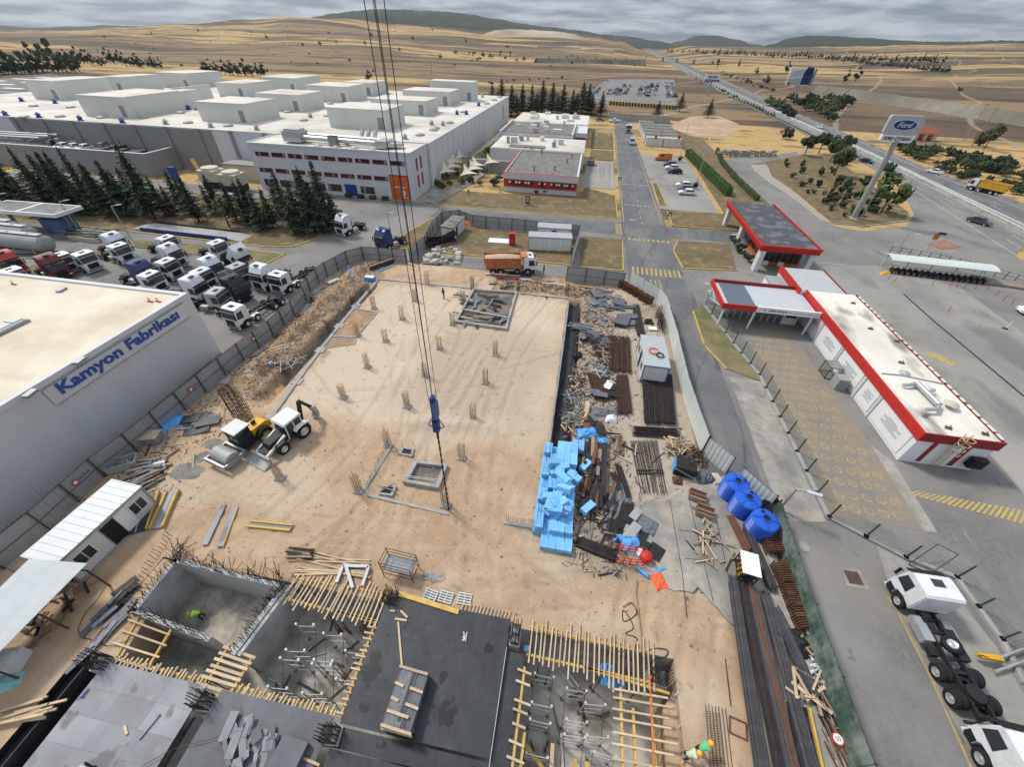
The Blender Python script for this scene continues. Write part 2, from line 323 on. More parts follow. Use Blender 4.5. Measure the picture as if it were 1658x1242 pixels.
mat('car_silver',(0.43,0.45,0.47),0.3,0.4,var=0.05,spec=0.5,world=False)
mat('car_black',(0.014,0.015,0.02),0.25,var=0.05,spec=0.5,world=False)
mat('car_green',(0.07,0.085,0.08),0.3,0.2,var=0.05,spec=0.5,world=False)
mat('dump_yellow',(0.62,0.33,0.03),0.5,var=0.12,vs=2,world=False)
mat('dump_orange',(0.48,0.16,0.06),0.6,var=0.2,vs=1.5,col2=(0.30,0.12,0.06),f2=0.58,s2=0.8,world=False)
mat('machine_yellow',(0.66,0.36,0.02),0.45,var=0.1,vs=2,world=False)
mat('van_orange',(0.62,0.17,0.04),0.4,var=0.05,world=False)
mat('rebar',(0.085,0.048,0.034),0.85,0.2,var=0.35,vs=3,world=False,rnd=0.2)
mat('rebar_pale',(0.34,0.24,0.155),0.85,0.1,var=0.3,vs=3,world=False)
mat('rebar_dark',(0.045,0.036,0.036),0.8,0.3,var=0.4,vs=3,world=False,rnd=0.3)
mat('bar_stack',(0.070,0.066,0.072),0.7,0.3,var=0.4,vs=2.0,world=False,rnd=0.45)
mat('timber',(0.53,0.395,0.255),0.8,var=0.2,vs=2,world=False,rnd=0.16)
mat('timber_old',(0.30,0.235,0.165),0.9,var=0.3,vs=2,world=False,rnd=0.2)
mat('beam_yellow',(0.54,0.34,0.085),0.7,var=0.16,vs=2,world=False,rnd=0.1)
mat('ply_black',(0.027,0.029,0.036),0.5,var=0.35,vs=1.4,col2=(0.040,0.042,0.050),f2=0.5,s2=1.2,rnd=0.10,spec=0.35)
mixin(M['ply_black'],(0.008,0.008,0.010),f_noise(0.62,0.615,0.63,amt=0.9,det=3,loc=(2,0,0)))
mixin(M['ply_black'],(0.075,0.08,0.09),f_noise(1.3,0.58,0.75,amt=0.4,det=8))
mat('ply_grey',(0.27,0.275,0.30),0.55,var=0.12,vs=1.0,col2=(0.20,0.20,0.215),f2=0.52,s2=0.5,rnd=0.16,spec=0.35)
mixin(M['ply_grey'],(0.115,0.11,0.11),f_noise(0.55,0.585,0.63,amt=0.8,det=3))
mixin(M['ply_grey'],(0.34,0.34,0.36),f_noise(1.2,0.55,0.75,amt=0.5,det=8))
mat('ply_mid',(0.115,0.12,0.138),0.55,var=0.15,vs=1.0,col2=(0.09,0.092,0.105),f2=0.52,s2=0.6,rnd=0.14,spec=0.35)
mat('ply_scrap',(0.20,0.205,0.215),0.8,var=0.3,vs=3,world=False,rnd=0.2)
mat('prop_steel',(0.50,0.51,0.51),0.5,0.1,var=0.15,vs=3,world=False)
mat('rust',(0.16,0.075,0.045),0.85,0.2,var=0.35,vs=3,world=False,rnd=0.15)
mat('green_strip',(0.055,0.105,0.075),0.9,var=0.35,vs=1.2,col2=(0.26,0.29,0.265),f2=0.53,s2=0.55)
mat('sail',(0.70,0.63,0.47),0.8,var=0.06)
mat('tank_cream',(0.52,0.49,0.38),0.6,var=0.08)
mat('tank_grey',(0.33,0.345,0.33),0.55,0.1,var=0.12,vs=0.8,world=False)
mat('terracotta',(0.33,0.095,0.055),0.85,var=0.2,vs=2)
mat('stone',(0.36,0.325,0.28),0.95,var=0.3,vs=2.5,bump=0.6,rnd=0.25)
mat('rock',(0.42,0.39,0.34),0.95,var=0.25,vs=1.5,rnd=0.2,world=False)
mat('hivis',(0.42,0.72,0.06),0.8,var=0.1)
mat('hivis_green',(0.10,0.50,0.20),0.8,var=0.1)
mat('cloth_dark',(0.03,0.032,0.04),0.9)
mat('cloth_pale',(0.42,0.44,0.46),0.9)
mat('skin',(0.36,0.20,0.14),0.7)
mat('helmet_yellow',(0.75,0.42,0.02),0.4)
mat('safety_orange',(0.75,0.13,0.04),0.7)
mat('sign_blue',(0.015,0.045,0.21),0.4)
mat('sign_grey',(0.43,0.44,0.45),0.5)
mat('ink',(0.03,0.03,0.04),0.7)
mat('ink_grey',(0.36,0.38,0.41),0.7)
mat('foliage_dark',(0.034,0.052,0.029),0.9,var=0.55,vs=1.6,rnd=0.22,world=False)
mat('foliage',(0.062,0.085,0.032),0.9,var=0.5,vs=1.4,rnd=0.25,world=False)
mat('foliage_olive',(0.075,0.082,0.038),0.9,var=0.45,vs=1.4,rnd=0.25,world=False)
mat('foliage_bright',(0.105,0.145,0.035),0.9,var=0.4,vs=1.4,rnd=0.15,world=False)
mat('hedge_green',(0.040,0.085,0.018),0.9,var=0.4,vs=2.5)
mat('tarp_teal',(0.20,0.42,0.44),0.5,var=0.2)
mat('purple',(0.13,0.04,0.12),0.6)
mat('pipe_green',(0.16,0.21,0.185),0.5,0.3,var=0.2,world=False)
mat('cloth_hivis',(0.50,0.60,0.42),0.8)
mat('bark',(0.075,0.055,0.042),0.95,var=0.3,vs=3,world=False)

# ---------------------------------------------------------------- mesh helpers
class MB:
    def __init__(s):s.v=[];s.f=[];s.m=[]
    def add(s,vs,fs,m=0):
        o=len(s.v);s.v+=[tuple(v) for v in vs]
        for f in fs:s.f.append(tuple(i+o for i in f));s.m.append(m)
        return s
    def box(s,x0,y0,z0,x1,y1,z1,m=0):
        return s.add([(x0,y0,z0),(x1,y0,z0),(x1,y1,z0),(x0,y1,z0),(x0,y0,z1),(x1,y0,z1),(x1,y1,z1),(x0,y1,z1)],
                     [(3,2,1,0),(4,5,6,7),(0,1,5,4),(1,2,6,5),(2,3,7,6),(3,0,4,7)],m)
    def obox(s,cx,cy,z0,sx,sy,sz,rz=0.0,m=0,tilt=0.0):
        c,n=math.cos(rz),math.sin(rz);o=[]
        for dz in (0,sz):
            for a,b in ((-1,-1),(1,-1),(1,1),(-1,1)):
                x,y=a*sx/2,b*sy/2;o.append((cx+x*c-y*n,cy+x*n+y*c,z0+dz+tilt*x))
        return s.add(o,[(3,2,1,0),(4,5,6,7),(0,1,5,4),(1,2,6,5),(2,3,7,6),(3,0,4,7)],m)
    def bar(s,p,q,w,h=None,m=0):
        p=Vec(p);q=Vec(q);d=(q-p)
        if d.length<1e-6:return s
        d.normalize();h=w if h is None else h
        up=Vec((0,0,1)) if abs(d.z)<0.95 else Vec((0,1,0))
        a=d.cross(up).normalized()*(w/2);b=a.cross(d).normalized()*(h/2)
        o=[p-a-b,p+a-b,p+a+b,p-a+b,q-a-b,q+a-b,q+a+b,q-a+b]
        return s.add(o,[(0,1,2,3),(7,6,5,4),(4,5,1,0),(5,6,2,1),(6,7,3,2),(7,4,0,3)],m)
    def tube(s,p,q,r,n=8,m=0,r2=None,caps=True):
        p=Vec(p);q=Vec(q);d=(q-p).normalized();r2=r if r2 is None else r2
        up=Vec((0,0,1)) if abs(d.z)<0.95 else Vec((0,1,0))
        a=d.cross(up).normalized();b=d.cross(a).normalized();o=[]
        for c,rr in ((p,r),(q,r2)):
            for k in range(n):
                t=2*math.pi*k/n;o.append(c+a*math.cos(t)*rr+b*math.sin(t)*rr)
        fs=[(k,(k+1) % n,n+(k+1) % n,n+k) for k in range(n)]
        if caps:fs+=[tuple(range(n-1,-1,-1)),tuple(range(n,2*n))]
        return s.add(o,fs,m)
    def prism(s,poly,z0,z1,m=0,mtop=None):
        n=len(poly);a=sum(poly[i][0]*poly[(i+1) % n][1]-poly[(i+1) % n][0]*poly[i][1] for i in range(n))
        if a<0:poly=poly[::-1]
        s.add([(x,y,z0) for x,y in poly]+[(x,y,z1) for x,y in poly],[(k,(k+1) % n,n+(k+1) % n,n+k) for k in range(n)]+[tuple(range(n-1,-1,-1))],m)
        return s.add([(x,y,z1) for x,y in poly],[tuple(range(n))],m if mtop is None else mtop)
    def side(s,prof,x0,x1,m=0):
        """closed (y, z) profile extruded along x"""
        n=len(prof);a=sum(prof[i][0]*prof[(i+1) % n][1]-prof[(i+1) % n][0]*prof[i][1] for i in range(n))
        if a<0:prof=prof[::-1]
        return s.add([(x0,y,z) for y,z in prof]+[(x1,y,z) for y,z in prof],[(k,k+n,(k+1) % n+n,(k+1) % n)[::-1] for k in range(n)]+[tuple(range(n))[::-1],tuple(range(n,2*n))],m)
    def face(s,pts,m=0):return s.add(pts,[tuple(range(len(pts)))],m)
    def lathe(s,prof,n=16,cx=0,cy=0,m=0,caps=True):
        o=[];k=len(prof)
        for r,z in prof:
            for i in range(n):
                t=2*math.pi*i/n;o.append((cx+r*math.cos(t),cy+r*math.sin(t),z))
        fs=[(j*n+i,j*n+(i+1) % n,(j+1)*n+(i+1) % n,(j+1)*n+i) for j in range(k-1) for i in range(n)]
        if caps:fs+=[tuple(range(n-1,-1,-1)),tuple(range((k-1)*n,k*n))]
        return s.add(o,fs,m)
    def path(s,pts,r,n=6,m=0):
        for a,b in zip(pts,pts[1:]):s.tube(a,b,r,n,m)
        return s
    def mesh(s,name,mats,smooth=False):
        me=bpy.data.meshes.new(name);me.from_pydata(s.v,[],s.f);me.validate()
        for x in (mats if isinstance(mats,(list,tuple)) else [mats]):me.materials.append(M[x] if isinstance(x,str) else x)
        if len(me.polygons)==len(s.m):me.polygons.foreach_set('material_index',s.m)
        if smooth:me.polygons.foreach_set('use_smooth',[True]*len(me.polygons))
        me.update();return me
    def mk(s,name,mats,parent=None,smooth=False,loc=None,rz=0.0):
        if parent is not None and loc is None and parent.get('_w'): # written in scene coordinates: make local
            p=parent
            ox=oy=oz=0.0
            while p is not None:ox+=p.location.x;oy+=p.location.y;oz+=p.location.z;p=p.parent
            s.v=[(x-ox,y-oy,z-oz) for x,y,z in s.v]
        return link(name,s.mesh(name,mats,smooth),parent,loc,rz)

def link(name,me,parent=None,loc=None,rz=0.0):
    o=bpy.data.objects.new(name,me);COL.objects.link(o)
    if parent is not None:o.parent=parent
    if loc is not None:o.location=loc
    if rz:o.rotation_euler=(0,0,rz)
    return o

def tag(o,label,cat,group=None):
    o['label']=label;o['category']=cat
    if group:o['group']=group
    return o
def obj(name,label,cat,loc=(0,0,0),rz=0.0,group=None,w=False):
    o=bpy.data.objects.new(name,None);COL.objects.link(o);o.empty_display_size=0.2
    o.location=(loc[0],loc[1],loc[2] if len(loc)>2 else 0.0);o.rotation_euler=(0,0,rz)
    if w:o['_w']=1
    return tag(o,label,cat,group)
def struct(o,kind='structure'):
    o['kind']=kind;return o
def kids(o):return list(o.children)
def copy_tree(o,parent=None):
    c=o.copy();COL.objects.link(c)
    if parent is not None:c.parent=parent
    for ch in kids(o):copy_tree(ch,c)
    return c
def put(proto,used,loc,rz=0.0,label=None,group=None,scale=None):
    """the first use takes the prototype itself, later ones a copy of the whole tree"""
    if proto not in used:used.append(proto);o=proto
    else:o=copy_tree(proto)
    o.location=(loc[0],loc[1],loc[2] if len(loc)>2 else 0.0);o.rotation_euler=(0,0,rz)
    if label:o['label']=label
    if group:o['group']=group
    if scale:o.scale=(scale,)*3 if not isinstance(scale,tuple) else scale
    return o
USED=[]
def sheet(name,poly,z,m):
    n=len(poly);a=sum(poly[i][0]*poly[(i+1) % n][1]-poly[(i+1) % n][0]*poly[i][1] for i in range(n))
    if a<0:poly=poly[::-1]
    return struct(MB().face([(x,y,z) for x,y in poly]).mk(name,m))
def gp(pts,z=0.0):return [g(x,y,z) for x,y in pts]
def strip(mb,pts,w,z,m=0,z1=None):
    """a painted band (z1 None) or a kerb along a polyline"""
    for a,b in zip(pts,pts[1:]):
        a=Vec((a[0],a[1]));b=Vec((b[0],b[1]));d=b-a
        if d.length<1e-4:continue
        d.normalize();nrm=Vec((-d.y,d.x))*(w/2);e=d*(w/2 if z1 is not None else 0)
        q=[a-nrm-e,b-nrm+e,b+nrm+e,a+nrm-e]
        if z1 is None:mb.face([(p.x,p.y,z) for p in q],m)
        else:mb.prism([(p.x,p.y) for p in q],z,z1,m)
    return mb
def rnd(a,b):return random.uniform(a,b)
# ================================================================ GROUND
from mathutils import noise as NZ
SITE=(-40.2,-16.0,14.4,62.5) # x0, y0, x1, y1 of the building site sheet
HOLE=(-27.3,-16.0,9.7,9.4) # the open basement inside it
SKY_ROWS=[(-400,40),(0,49),(100,48),(200,44),(300,38),(400,31),(470,27),(560,31),(640,38),(740,45),(790,50),(860,52),(920,55),(960,58),(1000,66),(1030,71),(1060,72),(1100,74),(1250,76),(1350,76),(1400,74),(1500,72),(1658,70),(2000,68)]
def az_of(px,py=60):
    d=ray(px,py);return math.atan2(d.x,d.y)
RIDGE=[]
for px,py in SKY_ROWS:
    p=far(px,py,2300);RIDGE.append((az_of(px,py),p.z))
RIDGE.sort()
def interp(tab,a):
    if a<=tab[0][0]:return tab[0][1]
    for (a0,z0),(a1,z1) in zip(tab,tab[1:]):
        if a<=a1:
            t=(a-a0)/(a1-a0);t=t*t*(3-2*t);return z0+(z1-z0)*t
    return tab[-1][1]
def hw_dist(x,y):
    """distance from the highway's centre line"""
    pts=HWC;best=1e9
    for (x0,y0),(x1,y1) in zip(pts,pts[1:]):
        dx,dy=x1-x0,y1-y0;t=max(0,min(1,((x-x0)*dx+(y-y0)*dy)/(dx*dx+dy*dy)))
        best=min(best,math.hypot(x-x0-t*dx,y-y0-t*dy))
    return best
hw_r=gp([(1700,350),(1500,275),(1400,231),(1300,190),(1200,143),(1150,121),(1100,99),(1075,89),(1060,82)])
hw_l=gp([(1640,418),(1450,292),(1370,250),(1250,190),(1165,150),(1125,127),(1085,104),(1062,90),(1045,80)])
HWC=[((a[0]+b[0])/2,(a[1]+b[1])/2) for a,b in zip(hw_l,hw_r)]
HWC=[(HWC[0][0]+(HWC[0][0]-HWC[1][0])*2,HWC[0][1]+(HWC[0][1]-HWC[1][1])*2)]+HWC+[(HWC[-1][0]+(HWC[-1][0]-HWC[-2][0])*6,HWC[-1][1]+(HWC[-1][1]-HWC[-2][1])*6)]
R0=560
def height(x,y):
    r=math.hypot(x,y);a=math.atan2(x,y)
    if r<R0:return-0.06
    zr=interp(RIDGE,a)
    if r<2300:
        t=(r-R0)/(2300-R0);z=zr*(0.45*t+0.55*t*t)
        z+=min(1,(r-R0)/500)*(NZ.noise((x*0.0035,y*0.0035,0))*9+NZ.noise((x*0.012,y*0.012,3))*2.5)*max(0,min(1,(zr+25)/40))
    else:
        k=min(1,(r-2300)/2200);z=zr*(1-k)+min(zr,-20)*k*1.0 if zr>0 else zr*(r/2300)**0.4
    k=hw_dist(x,y)
    if k<120:z *= max(0,(k-30)/90)
    return z-0.06
def make_terrain():
    angs=[-math.pi+0.06*i for i in range(int((math.pi-1.2)/0.06))]
    n=300
    angs=sorted(set([round(-math.pi+2*math.pi*i/60,5) for i in range(60)]+[round(-1.15+2.2*i/n,5) for i in range(n+1)]+
                      [round(math.atan2(SITE[i],SITE[j]),5) for i in (0,2) for j in (1,3)]))
    rs=[1.0];fr=[330,360,400,450,510,580,660,750,850,960,1080,1220,1380,1560,1760,1980,2150,2250,2300,2360,2500,2800,3300,4200,6000,9000,12500]
    vs=[];fs=[]
    for a in angs:
        s,c=math.sin(a),math.cos(a)
        tx=(SITE[2] if s>0 else SITE[0])/s if abs(s)>1e-6 else 1e9
        ty=(SITE[3] if c>0 else SITE[1])/c if abs(c)>1e-6 else 1e9
        r0=min(tx,ty)
        for r in [r0,r0+0.6*(150-r0),200,260]+fr:
            vs.append((s*r,c*r,height(s*r,c*r)))
    k=4+len(fr);n=len(angs)
    for i in range(n):
        j=(i+1) % n
        for q in range(k-1):fs.append((i*k+q,i*k+q+1,j*k+q+1,j*k+q))
    fs=[f[::-1] for f in fs]
    mb=MB();mb.add(vs,fs)
    o=struct(mb.mk('terrain','country',smooth=True));return o
make_terrain()

# wooded ridges beyond the fields
def ridge(name,rows,dist,depth,m,rough=14,drop=70):
    xs=[]
    for (x0,y0),(x1,y1) in zip(rows,rows[1:]):
        k=max(2,int((x1-x0)/5))
        for i in range(k):
            t=i/k;tt=t*t*(3-2*t);xs.append((x0+(x1-x0)*t,y0+(y1-y0)*tt))
    xs.append(rows[-1]);vs=[];fs=[];prof=[(-1.0,-drop),(-0.62,0.38),(-0.3,0.78),(0.0,1.0),(0.45,0.7),(1.0,-drop)]
    for i,(px,py) in enumerate(xs):
        top=far(px,py,dist);base=-25
        for j,(k,hz) in enumerate(prof):
            q=far(px,py,dist+k*depth)
            z=base-drop if hz<0 else base+(top.z-base)*hz
            if 0<j<5:z+=NZ.noise((q.x*0.004,q.y*0.004,2))*rough*(0.3 if j==3 else 1)+rnd(-1,1)*rough*0.10
            vs.append((q.x,q.y,z))
    k=len(prof)
    for i in range(len(xs)-1):
        for j in range(k-1):fs.append((i*k+j,(i+1)*k+j,(i+1)*k+j+1,i*k+j+1))
    return struct(MB().add(vs,fs).mk(name,m,smooth=True))
ridge('hills',[(480,44),(510,26),(540,21),(575,17),(610,15),(650,14),(690,16),(720,18),(760,22),(800,30),(840,37),(880,42),(930,48),(985,57),(1040,70)],3300,800,'wood_hill')
ridge('hills',[(940,66),(980,55),(1010,57),(1060,65),(1100,72),(1140,80)],4200,700,'wood_hill')
ridge('hills',[(1060,80),(1100,66),(1130,58),(1160,57),(1190,63),(1220,71),(1270,80)],5200,700,'wood_hill')
ridge('hills',[(1215,82),(1250,71),(1280,61),(1310,57),(1350,58),(1400,61),(1450,64),(1500,66),(1560,66),(1620,65),(1700,66),(1800,70)],3300,700,'wood_hill')
ridge('hills',[(-200,40),(0,41),(60,44),(120,42),(170,40),(220,42),(270,40),(330,44),(400,48)],7000,1500,'wood_hill',rough=20,drop=60)
# the quarried knoll in front of the ridge
ridge('quarry_hill',[(770,66),(788,53),(800,49),(830,47),(860,48),(890,49),(920,52),(950,60),(975,68)],2050,260,'quarry',rough=8,drop=40)

# ---- the building site: one relief sheet with the basement cut out
def smooth(a,b,x):
    t=max(0,min(1,(x-a)/(b-a)));return t*t*(3-2*t)
def site_h(x,y):
    n1=NZ.noise((x*0.22,y*0.22,0));n2=NZ.noise((x*0.9,y*0.9,5));n3=NZ.noise((x*2.3,y*2.3,9))
    on_slab=smooth(-29.6,-28.2,x)*(1-smooth(-1.6,-0.4,x))*smooth(18,20,y)*(1-smooth(53.5,55,y))
    z=0.10+(0.06*n1+0.03*n2+0.012*n3)*(1-0.75*on_slab)+0.015
    for (cx_,cy_,ra,y0_,y1_) in RUTS:
        q=abs(math.hypot(x-cx_,y-cy_)-ra)
        if q<1.6 and y0_<y<y1_:z-=0.07*(math.exp(-((q-.9)/.26)**2))*(1-0.4*on_slab);z+=0.035*math.exp(-((q-1.35)/.2)**2)
    b=math.exp(-((x+34.4)/1.6)**2)*smooth(26,31,y)*(1-smooth(57,60,y));z+=b*(0.85+0.7*n2+0.4*n3+0.3*n1)
    b=math.exp(-((y-57.2)/1.1)**2)*smooth(-12,-9,x)*(1-smooth(1,5,x));z+=b*(0.65+0.5*n2+0.2*n3)
    b=math.exp(-((y-58.0)/2.2)**2)*smooth(-31,-26,x)*(1-smooth(-13,-10,x));z+=b*(0.30+0.25*n2)
    z-=0.85*smooth(-32.2,-31.4,x)*(1-smooth(-30.2,-29.7,x))*smooth(24,28,y)*(1-smooth(52,54,y))
    z-=1.5*smooth(0.25,0.4,x)*(1-smooth(1.9,2.2,x))*smooth(16.5,17,y)*(1-smooth(54.6,55.0,y))
    # heap of sand spread on the slab
    z+=0.55*math.exp(-((x+9.5)/4.5)**2-((y-27.4-0.1*x)/0.8)**2)*(1+0.4*n2)
    z+=0.35*math.exp(-((x+13)/1.2)**2-((y-26.0)/1.0)**2)
    z+=0.5*math.exp(-((x-4.6)/1.3)**2-((y-48.5)/1.6)**2)+0.4*math.exp(-((x-4.2)/1.0)**2-((y-38.5)/2.0)**2)
    return max(z,0.04) if not (x<-29 or x>0.1) else z
def make_site():
    st=0.28
    x0,y0,x1,y1=SITE;xs=[];x=x0
    while x<x1-0.01:xs.append(x);x+=st
    xs.append(x1)
    for b in (HOLE[0],HOLE[2]):xs=sorted([q for q in xs if abs(q-b)>0.12]+[b])
    ys=[];y=y0
    while y<y1-0.01:ys.append(y);y+=st
    ys.append(y1);ys=sorted([q for q in ys if abs(q-HOLE[3])>0.12]+[HOLE[3]])
    n=len(xs);mb=MB();vs=[]
    for y in ys:
        for x in xs:
            e=min(x-x0,x1-x,y1-y)
            z=site_h(x,y)
            if e<0.8:z=z*e/0.8-0.06*(1-e/0.8)
            vs.append((x,y,z))
    fs=[];ms=[]
    for j in range(len(ys)-1):
        for i in range(n-1):
            cx=(xs[i]+xs[i+1])/2;cy=(ys[j]+ys[j+1])/2
            if HOLE[0]<cx<HOLE[2] and cy<HOLE[3]:continue
            fs.append((j*n+i,j*n+i+1,(j+1)*n+i+1,(j+1)*n+i))
            b=(cx<-30.2+1.2*NZ.noise((cx*0.3,cy*0.3,1)) and cx>-37.3 and 26<cy<60) or (cy>55.6+NZ.noise((cx*0.4,2,1)) and-12<cx<5)
            ms.append(1 if b else 0)
    mb.v=vs;mb.f=fs;mb.m=ms
    struct(mb.mk('site_ground',['sand','loose_soil'],smooth=True))
make_site()

# ---- paved ground, each sheet a few millimetres above the one below
sheet('asphalt_ground',[(14.4,-30),(140,-30),(118,60),(90,82),(62,96),(20.5,90),(20.5,84),(9.4,84),(9.4,62.5),(14.4,62.5)],0.000,'asphalt')
sheet('factory_yard',[(-150,31),(-40.2,31),(-40.2,62.5),(9.4,62.5),(9.4,96),(-150,96)],0.000,'asphalt')
sheet('main_road',[(9.5,62),(19,62),(19,92),(18.6,176),(17.9,250),(11.5,250),(10.2,176),(9.5,95)],0.004,'asphalt_dark')
sheet('cross_road',[(-32,84.5),(9.6,84.5),(9.6,92.0),(-32,92.0)],0.004,'asphalt_dark')
sheet('side_road',[(14.4,4),(19.6,4),(19.6,62),(14.4,62)],0.004,'asphalt_dark')
sheet('access_road',[(19,85.5),(33,85.5),(33,92),(19,92)],0.004,'asphalt_dark')
sheet('parking_yard',gp([(1330,430),(1440,425),(1560,470),(1658,540),(1900,700),(1750,900),(1658,800),(1520,640)]),0.004,'yard')
sheet('paved_yard',[(24.4,22.5),(31.6,22.5),(31.9,32),(31.2,52),(26.0,54),(24.2,44)],0.008,'paver')
sheet('walkway',[(31.6,22.5),(32.6,22.5),(33.0,29.8),(31.9,32)],0.008,'concrete_floor')
sheet('truck_bay',[(25.9,3),(30.5,3),(31.3,14),(30.5,19),(27.0,20.5),(25.8,15)],0.008,'yard')
sheet('concrete_verge',gp([(1180,610),(1232,618),(1338,845),(1268,845),(1215,700)]),0.008,'concrete_floor')
sheet('car_park',[(18.8,104),(32.5,104),(34,164),(18.7,166)],0.008,'yard')
sheet('loading_bay',[(-0.5,118),(8.6,118),(9.0,150),(0.5,150)],0.008,'yard')
sheet('far_car_park',gp([(930,166),(1095,172),(1092,128),(985,127)]),0.008,'asphalt')
sheet('gravel_loop',gp([(1075,205),(1120,188),(1165,188),(1195,200),(1200,210),(1170,222),(1110,220)]),0.008,'sand')
sheet('highway',hw_l+hw_r[::-1],0.010,'asphalt')
sheet('highway',[((l[0]*0.46+r[0]*0.54),(l[1]*0.46+r[1]*0.54)) for l,r in zip(hw_l,hw_r)]+[(r[0]*0.93+l[0]*0.07,r[1]*0.93+l[1]*0.07) for l,r in zip(hw_l,hw_r)][::-1],0.014,'asphalt_dark')
ramp_o=gp([(1330,405),(1270,355),(1215,310),(1180,275),(1172,262),(1185,254),(1215,253),(1260,250),(1290,245)])
ramp_i=gp([(1410,405),(1370,372),(1330,357),(1290,325),(1245,295),(1222,277),(1215,266),(1240,262),(1292,256)])
sheet('junction',gp([(1318,362),(1400,374),(1468,366),(1480,346),(1462,310),(1470,300),(1660,425),(1720,470),(1560,445),(1440,430),(1310,430)]),.006,'asphalt')
sheet('slip_road',ramp_o+ramp_i[::-1],0.012,'asphalt')
sheet('slip_verge',gp([(1330,357),(1290,325),(1245,295),(1222,277),(1215,266),(1245,266),(1260,280),(1285,310),(1325,345),(1350,362)]),0.016,'verge_stone')

def lawn(name,poly,m='dry_grass',h=0.10,kerb='yellow_paint',sides=None):
    struct(MB().prism(poly,-0.02,h).mk(name,m))
    if kerb:
        mb=MB();strip(mb,poly+[poly[0]] if sides is None else [poly[i] for i in sides],0.22,-0.02,0,h+0.04);struct(mb.mk('kerb',kerb))
lawn('verge',[(-150,63.8),(-86,63.8),(-55.9,62.8),(-51,64),(-49.2,69),(-52,84),(-70,88),(-150,88)],sides=[0,1,2,3,4,5])
lawn('grass_island',[(-80,57.6),(-51.3,56.6),(-50.6,60.8),(-62,61.0),(-80,60.5)],'lawn',sides=[1,2,3])
lawn('grass_island',[(-35.4,67.8),(-30.2,67.8),(-27.8,83.2),(-31.2,85.0)],sides=[0,1,2,3,0])
lawn('site_lawn',[(-27.5,67.6),(-0.6,67.6),(0.2,80.4),(-17,80.8),(-24,86),(-28.8,85.5)],'dry_grass',sides=[0,1])
lawn('grass_island',[(1.2,67.2),(8.8,67.2),(9.2,81.8),(1.2,81.8)],sides=[0,1,2])
lawn('lawn',[(-34.5,94.2),(8.6,94.2),(8.6,112),(0.8,117.5),(-0.8,110),(-21,106),(-39,106)],sides=[0,1,2,3])
lawn('lawn',[(1,152),(8.9,152),(9.3,168),(1,168)],kerb=None)
lawn('lawn',[(1,171),(9.3,171),(9.8,205),(1,205)],kerb=None)
lawn('lawn',[(20.4,92.6),(32,92.6),(40,92),(47.0,96),(46.6,150),(47,200),(36,232),(35.5,166),(33.8,104.2),(20.4,102)],sides=[9,0,1])
lawn('grass_island',[(19.0,107),(20.8,107),(20.6,127),(19.2,127)])
lawn('grass_island',[(20.2,83.6),(18.7,78.6),(19.3,70.6),(28.6,71.8),(30.4,84.6)],sides=[0,1,2,3])
lawn('verge',gp([(1135,492),(1155,520),(1232,618),(1175,597),(1140,560),(1122,505)]),'lawn',sides=[3,4,5])
tri_lawn=gp([(1240,262),(1300,250),(1345,252),(1400,292),(1472,345),(1466,358),(1400,366),(1350,362),(1290,312),(1250,285)])
lawn('verge',tri_lawn,'dry_grass',kerb='concrete',sides=[4,5,6,7])
lawn('traffic_island',gp([(1500,396),(1530,388),(1555,400),(1525,404)]),'red_earth',kerb=None,h=0.08)
struct(strip(MB(),[(-126,95.2),(-32,95.2)],1.0,0.02).mk('road_marking','worn_yellow'))

# painted markings
mk=MB()
for k in range(11):mk.face([(10.3+k*0.78,66.6,.012),(10.3+k*0.78+0.36,66.6,.012),(10.4+k*0.78+0.36,69.4,.012),(10.4+k*0.78,69.4,.012)])
for k in range(9):mk.face([(10.4+k*0.95,82.2,.012),(10.4+k*0.95+0.5,82.2,.012),(10.4+k*0.95+0.5,83.3,.012),(10.4+k*0.95,83.3,.012)])
for k in range(8):mk.face([(8.0,84.9+k*0.85,.012),(9.4,84.9+k*0.85,.012),(9.4,85.3+k*0.85,.012),(8.0,85.3+k*0.85,.012)])
for k in range(3):mk.face([(13.2+k*0.7,61,.012),(13.4+k*0.7,61,.012),(13.3+k*0.7,65,.012),(13.1+k*0.7,65,.012)])
struct(mk.mk('crosswalk','worn_yellow'))
mk=MB();c=gp([(1468,800),(1480,794),(1700,835),(1700,860)]);n=24
a0,a1,b1,b0=[Vec(q) for q in c]
for k in range(n):
    t0,t1=k/n,(k+0.55)/n;sh=0.6/n
    mk.face([(*(a0.lerp(b0,t0)),.012),(*(a0.lerp(b0,t1)),.012),(*(a1.lerp(b1,t1+sh)),.012),(*(a1.lerp(b1,t0+sh)),.012)])
struct(mk.mk('road_marking','yellow_paint'))
mk=MB()
strip(mk,gp([(1436,965),(1450,985),(1508,1100),(1575,1250)]),0.13,.012)
strip(mk,[(9.95,93),(10.2,150),(10.9,200)],0.18,.012);strip(mk,[(18.2,93),(18.0,140),(17.9,180)],0.15,.012)
strip(mk,[(9.3,94.0),(-34,93.6)],0.2,.012);strip(mk,[(-30,91.3),(8,91.2)],0.12,.012);strip(mk,[(-2,66.8),(-27,66.9)],0.25,.012)
strip(mk,gp([(1500,570),(1545,590)]),1.5,.010)
struct(mk.mk('road_marking','worn_yellow'))
mk=MB()
for t in range(3):
    for k in range(26):
        y=92+k*4;x=13.8+(y-92)*0.01
        if t==0:mk.face([(x,y,.012),(x+0.1,y,.012),(x+0.1,y+1.6,.012),(x,y+1.6,.012)])
for k in range(8):mk.face([(10.6+k*0.95,124,.012),(11.1+k*0.95,124,.012),(11.1+k*0.95,124.5,.012),(10.6+k*0.95,124.5,.012)])
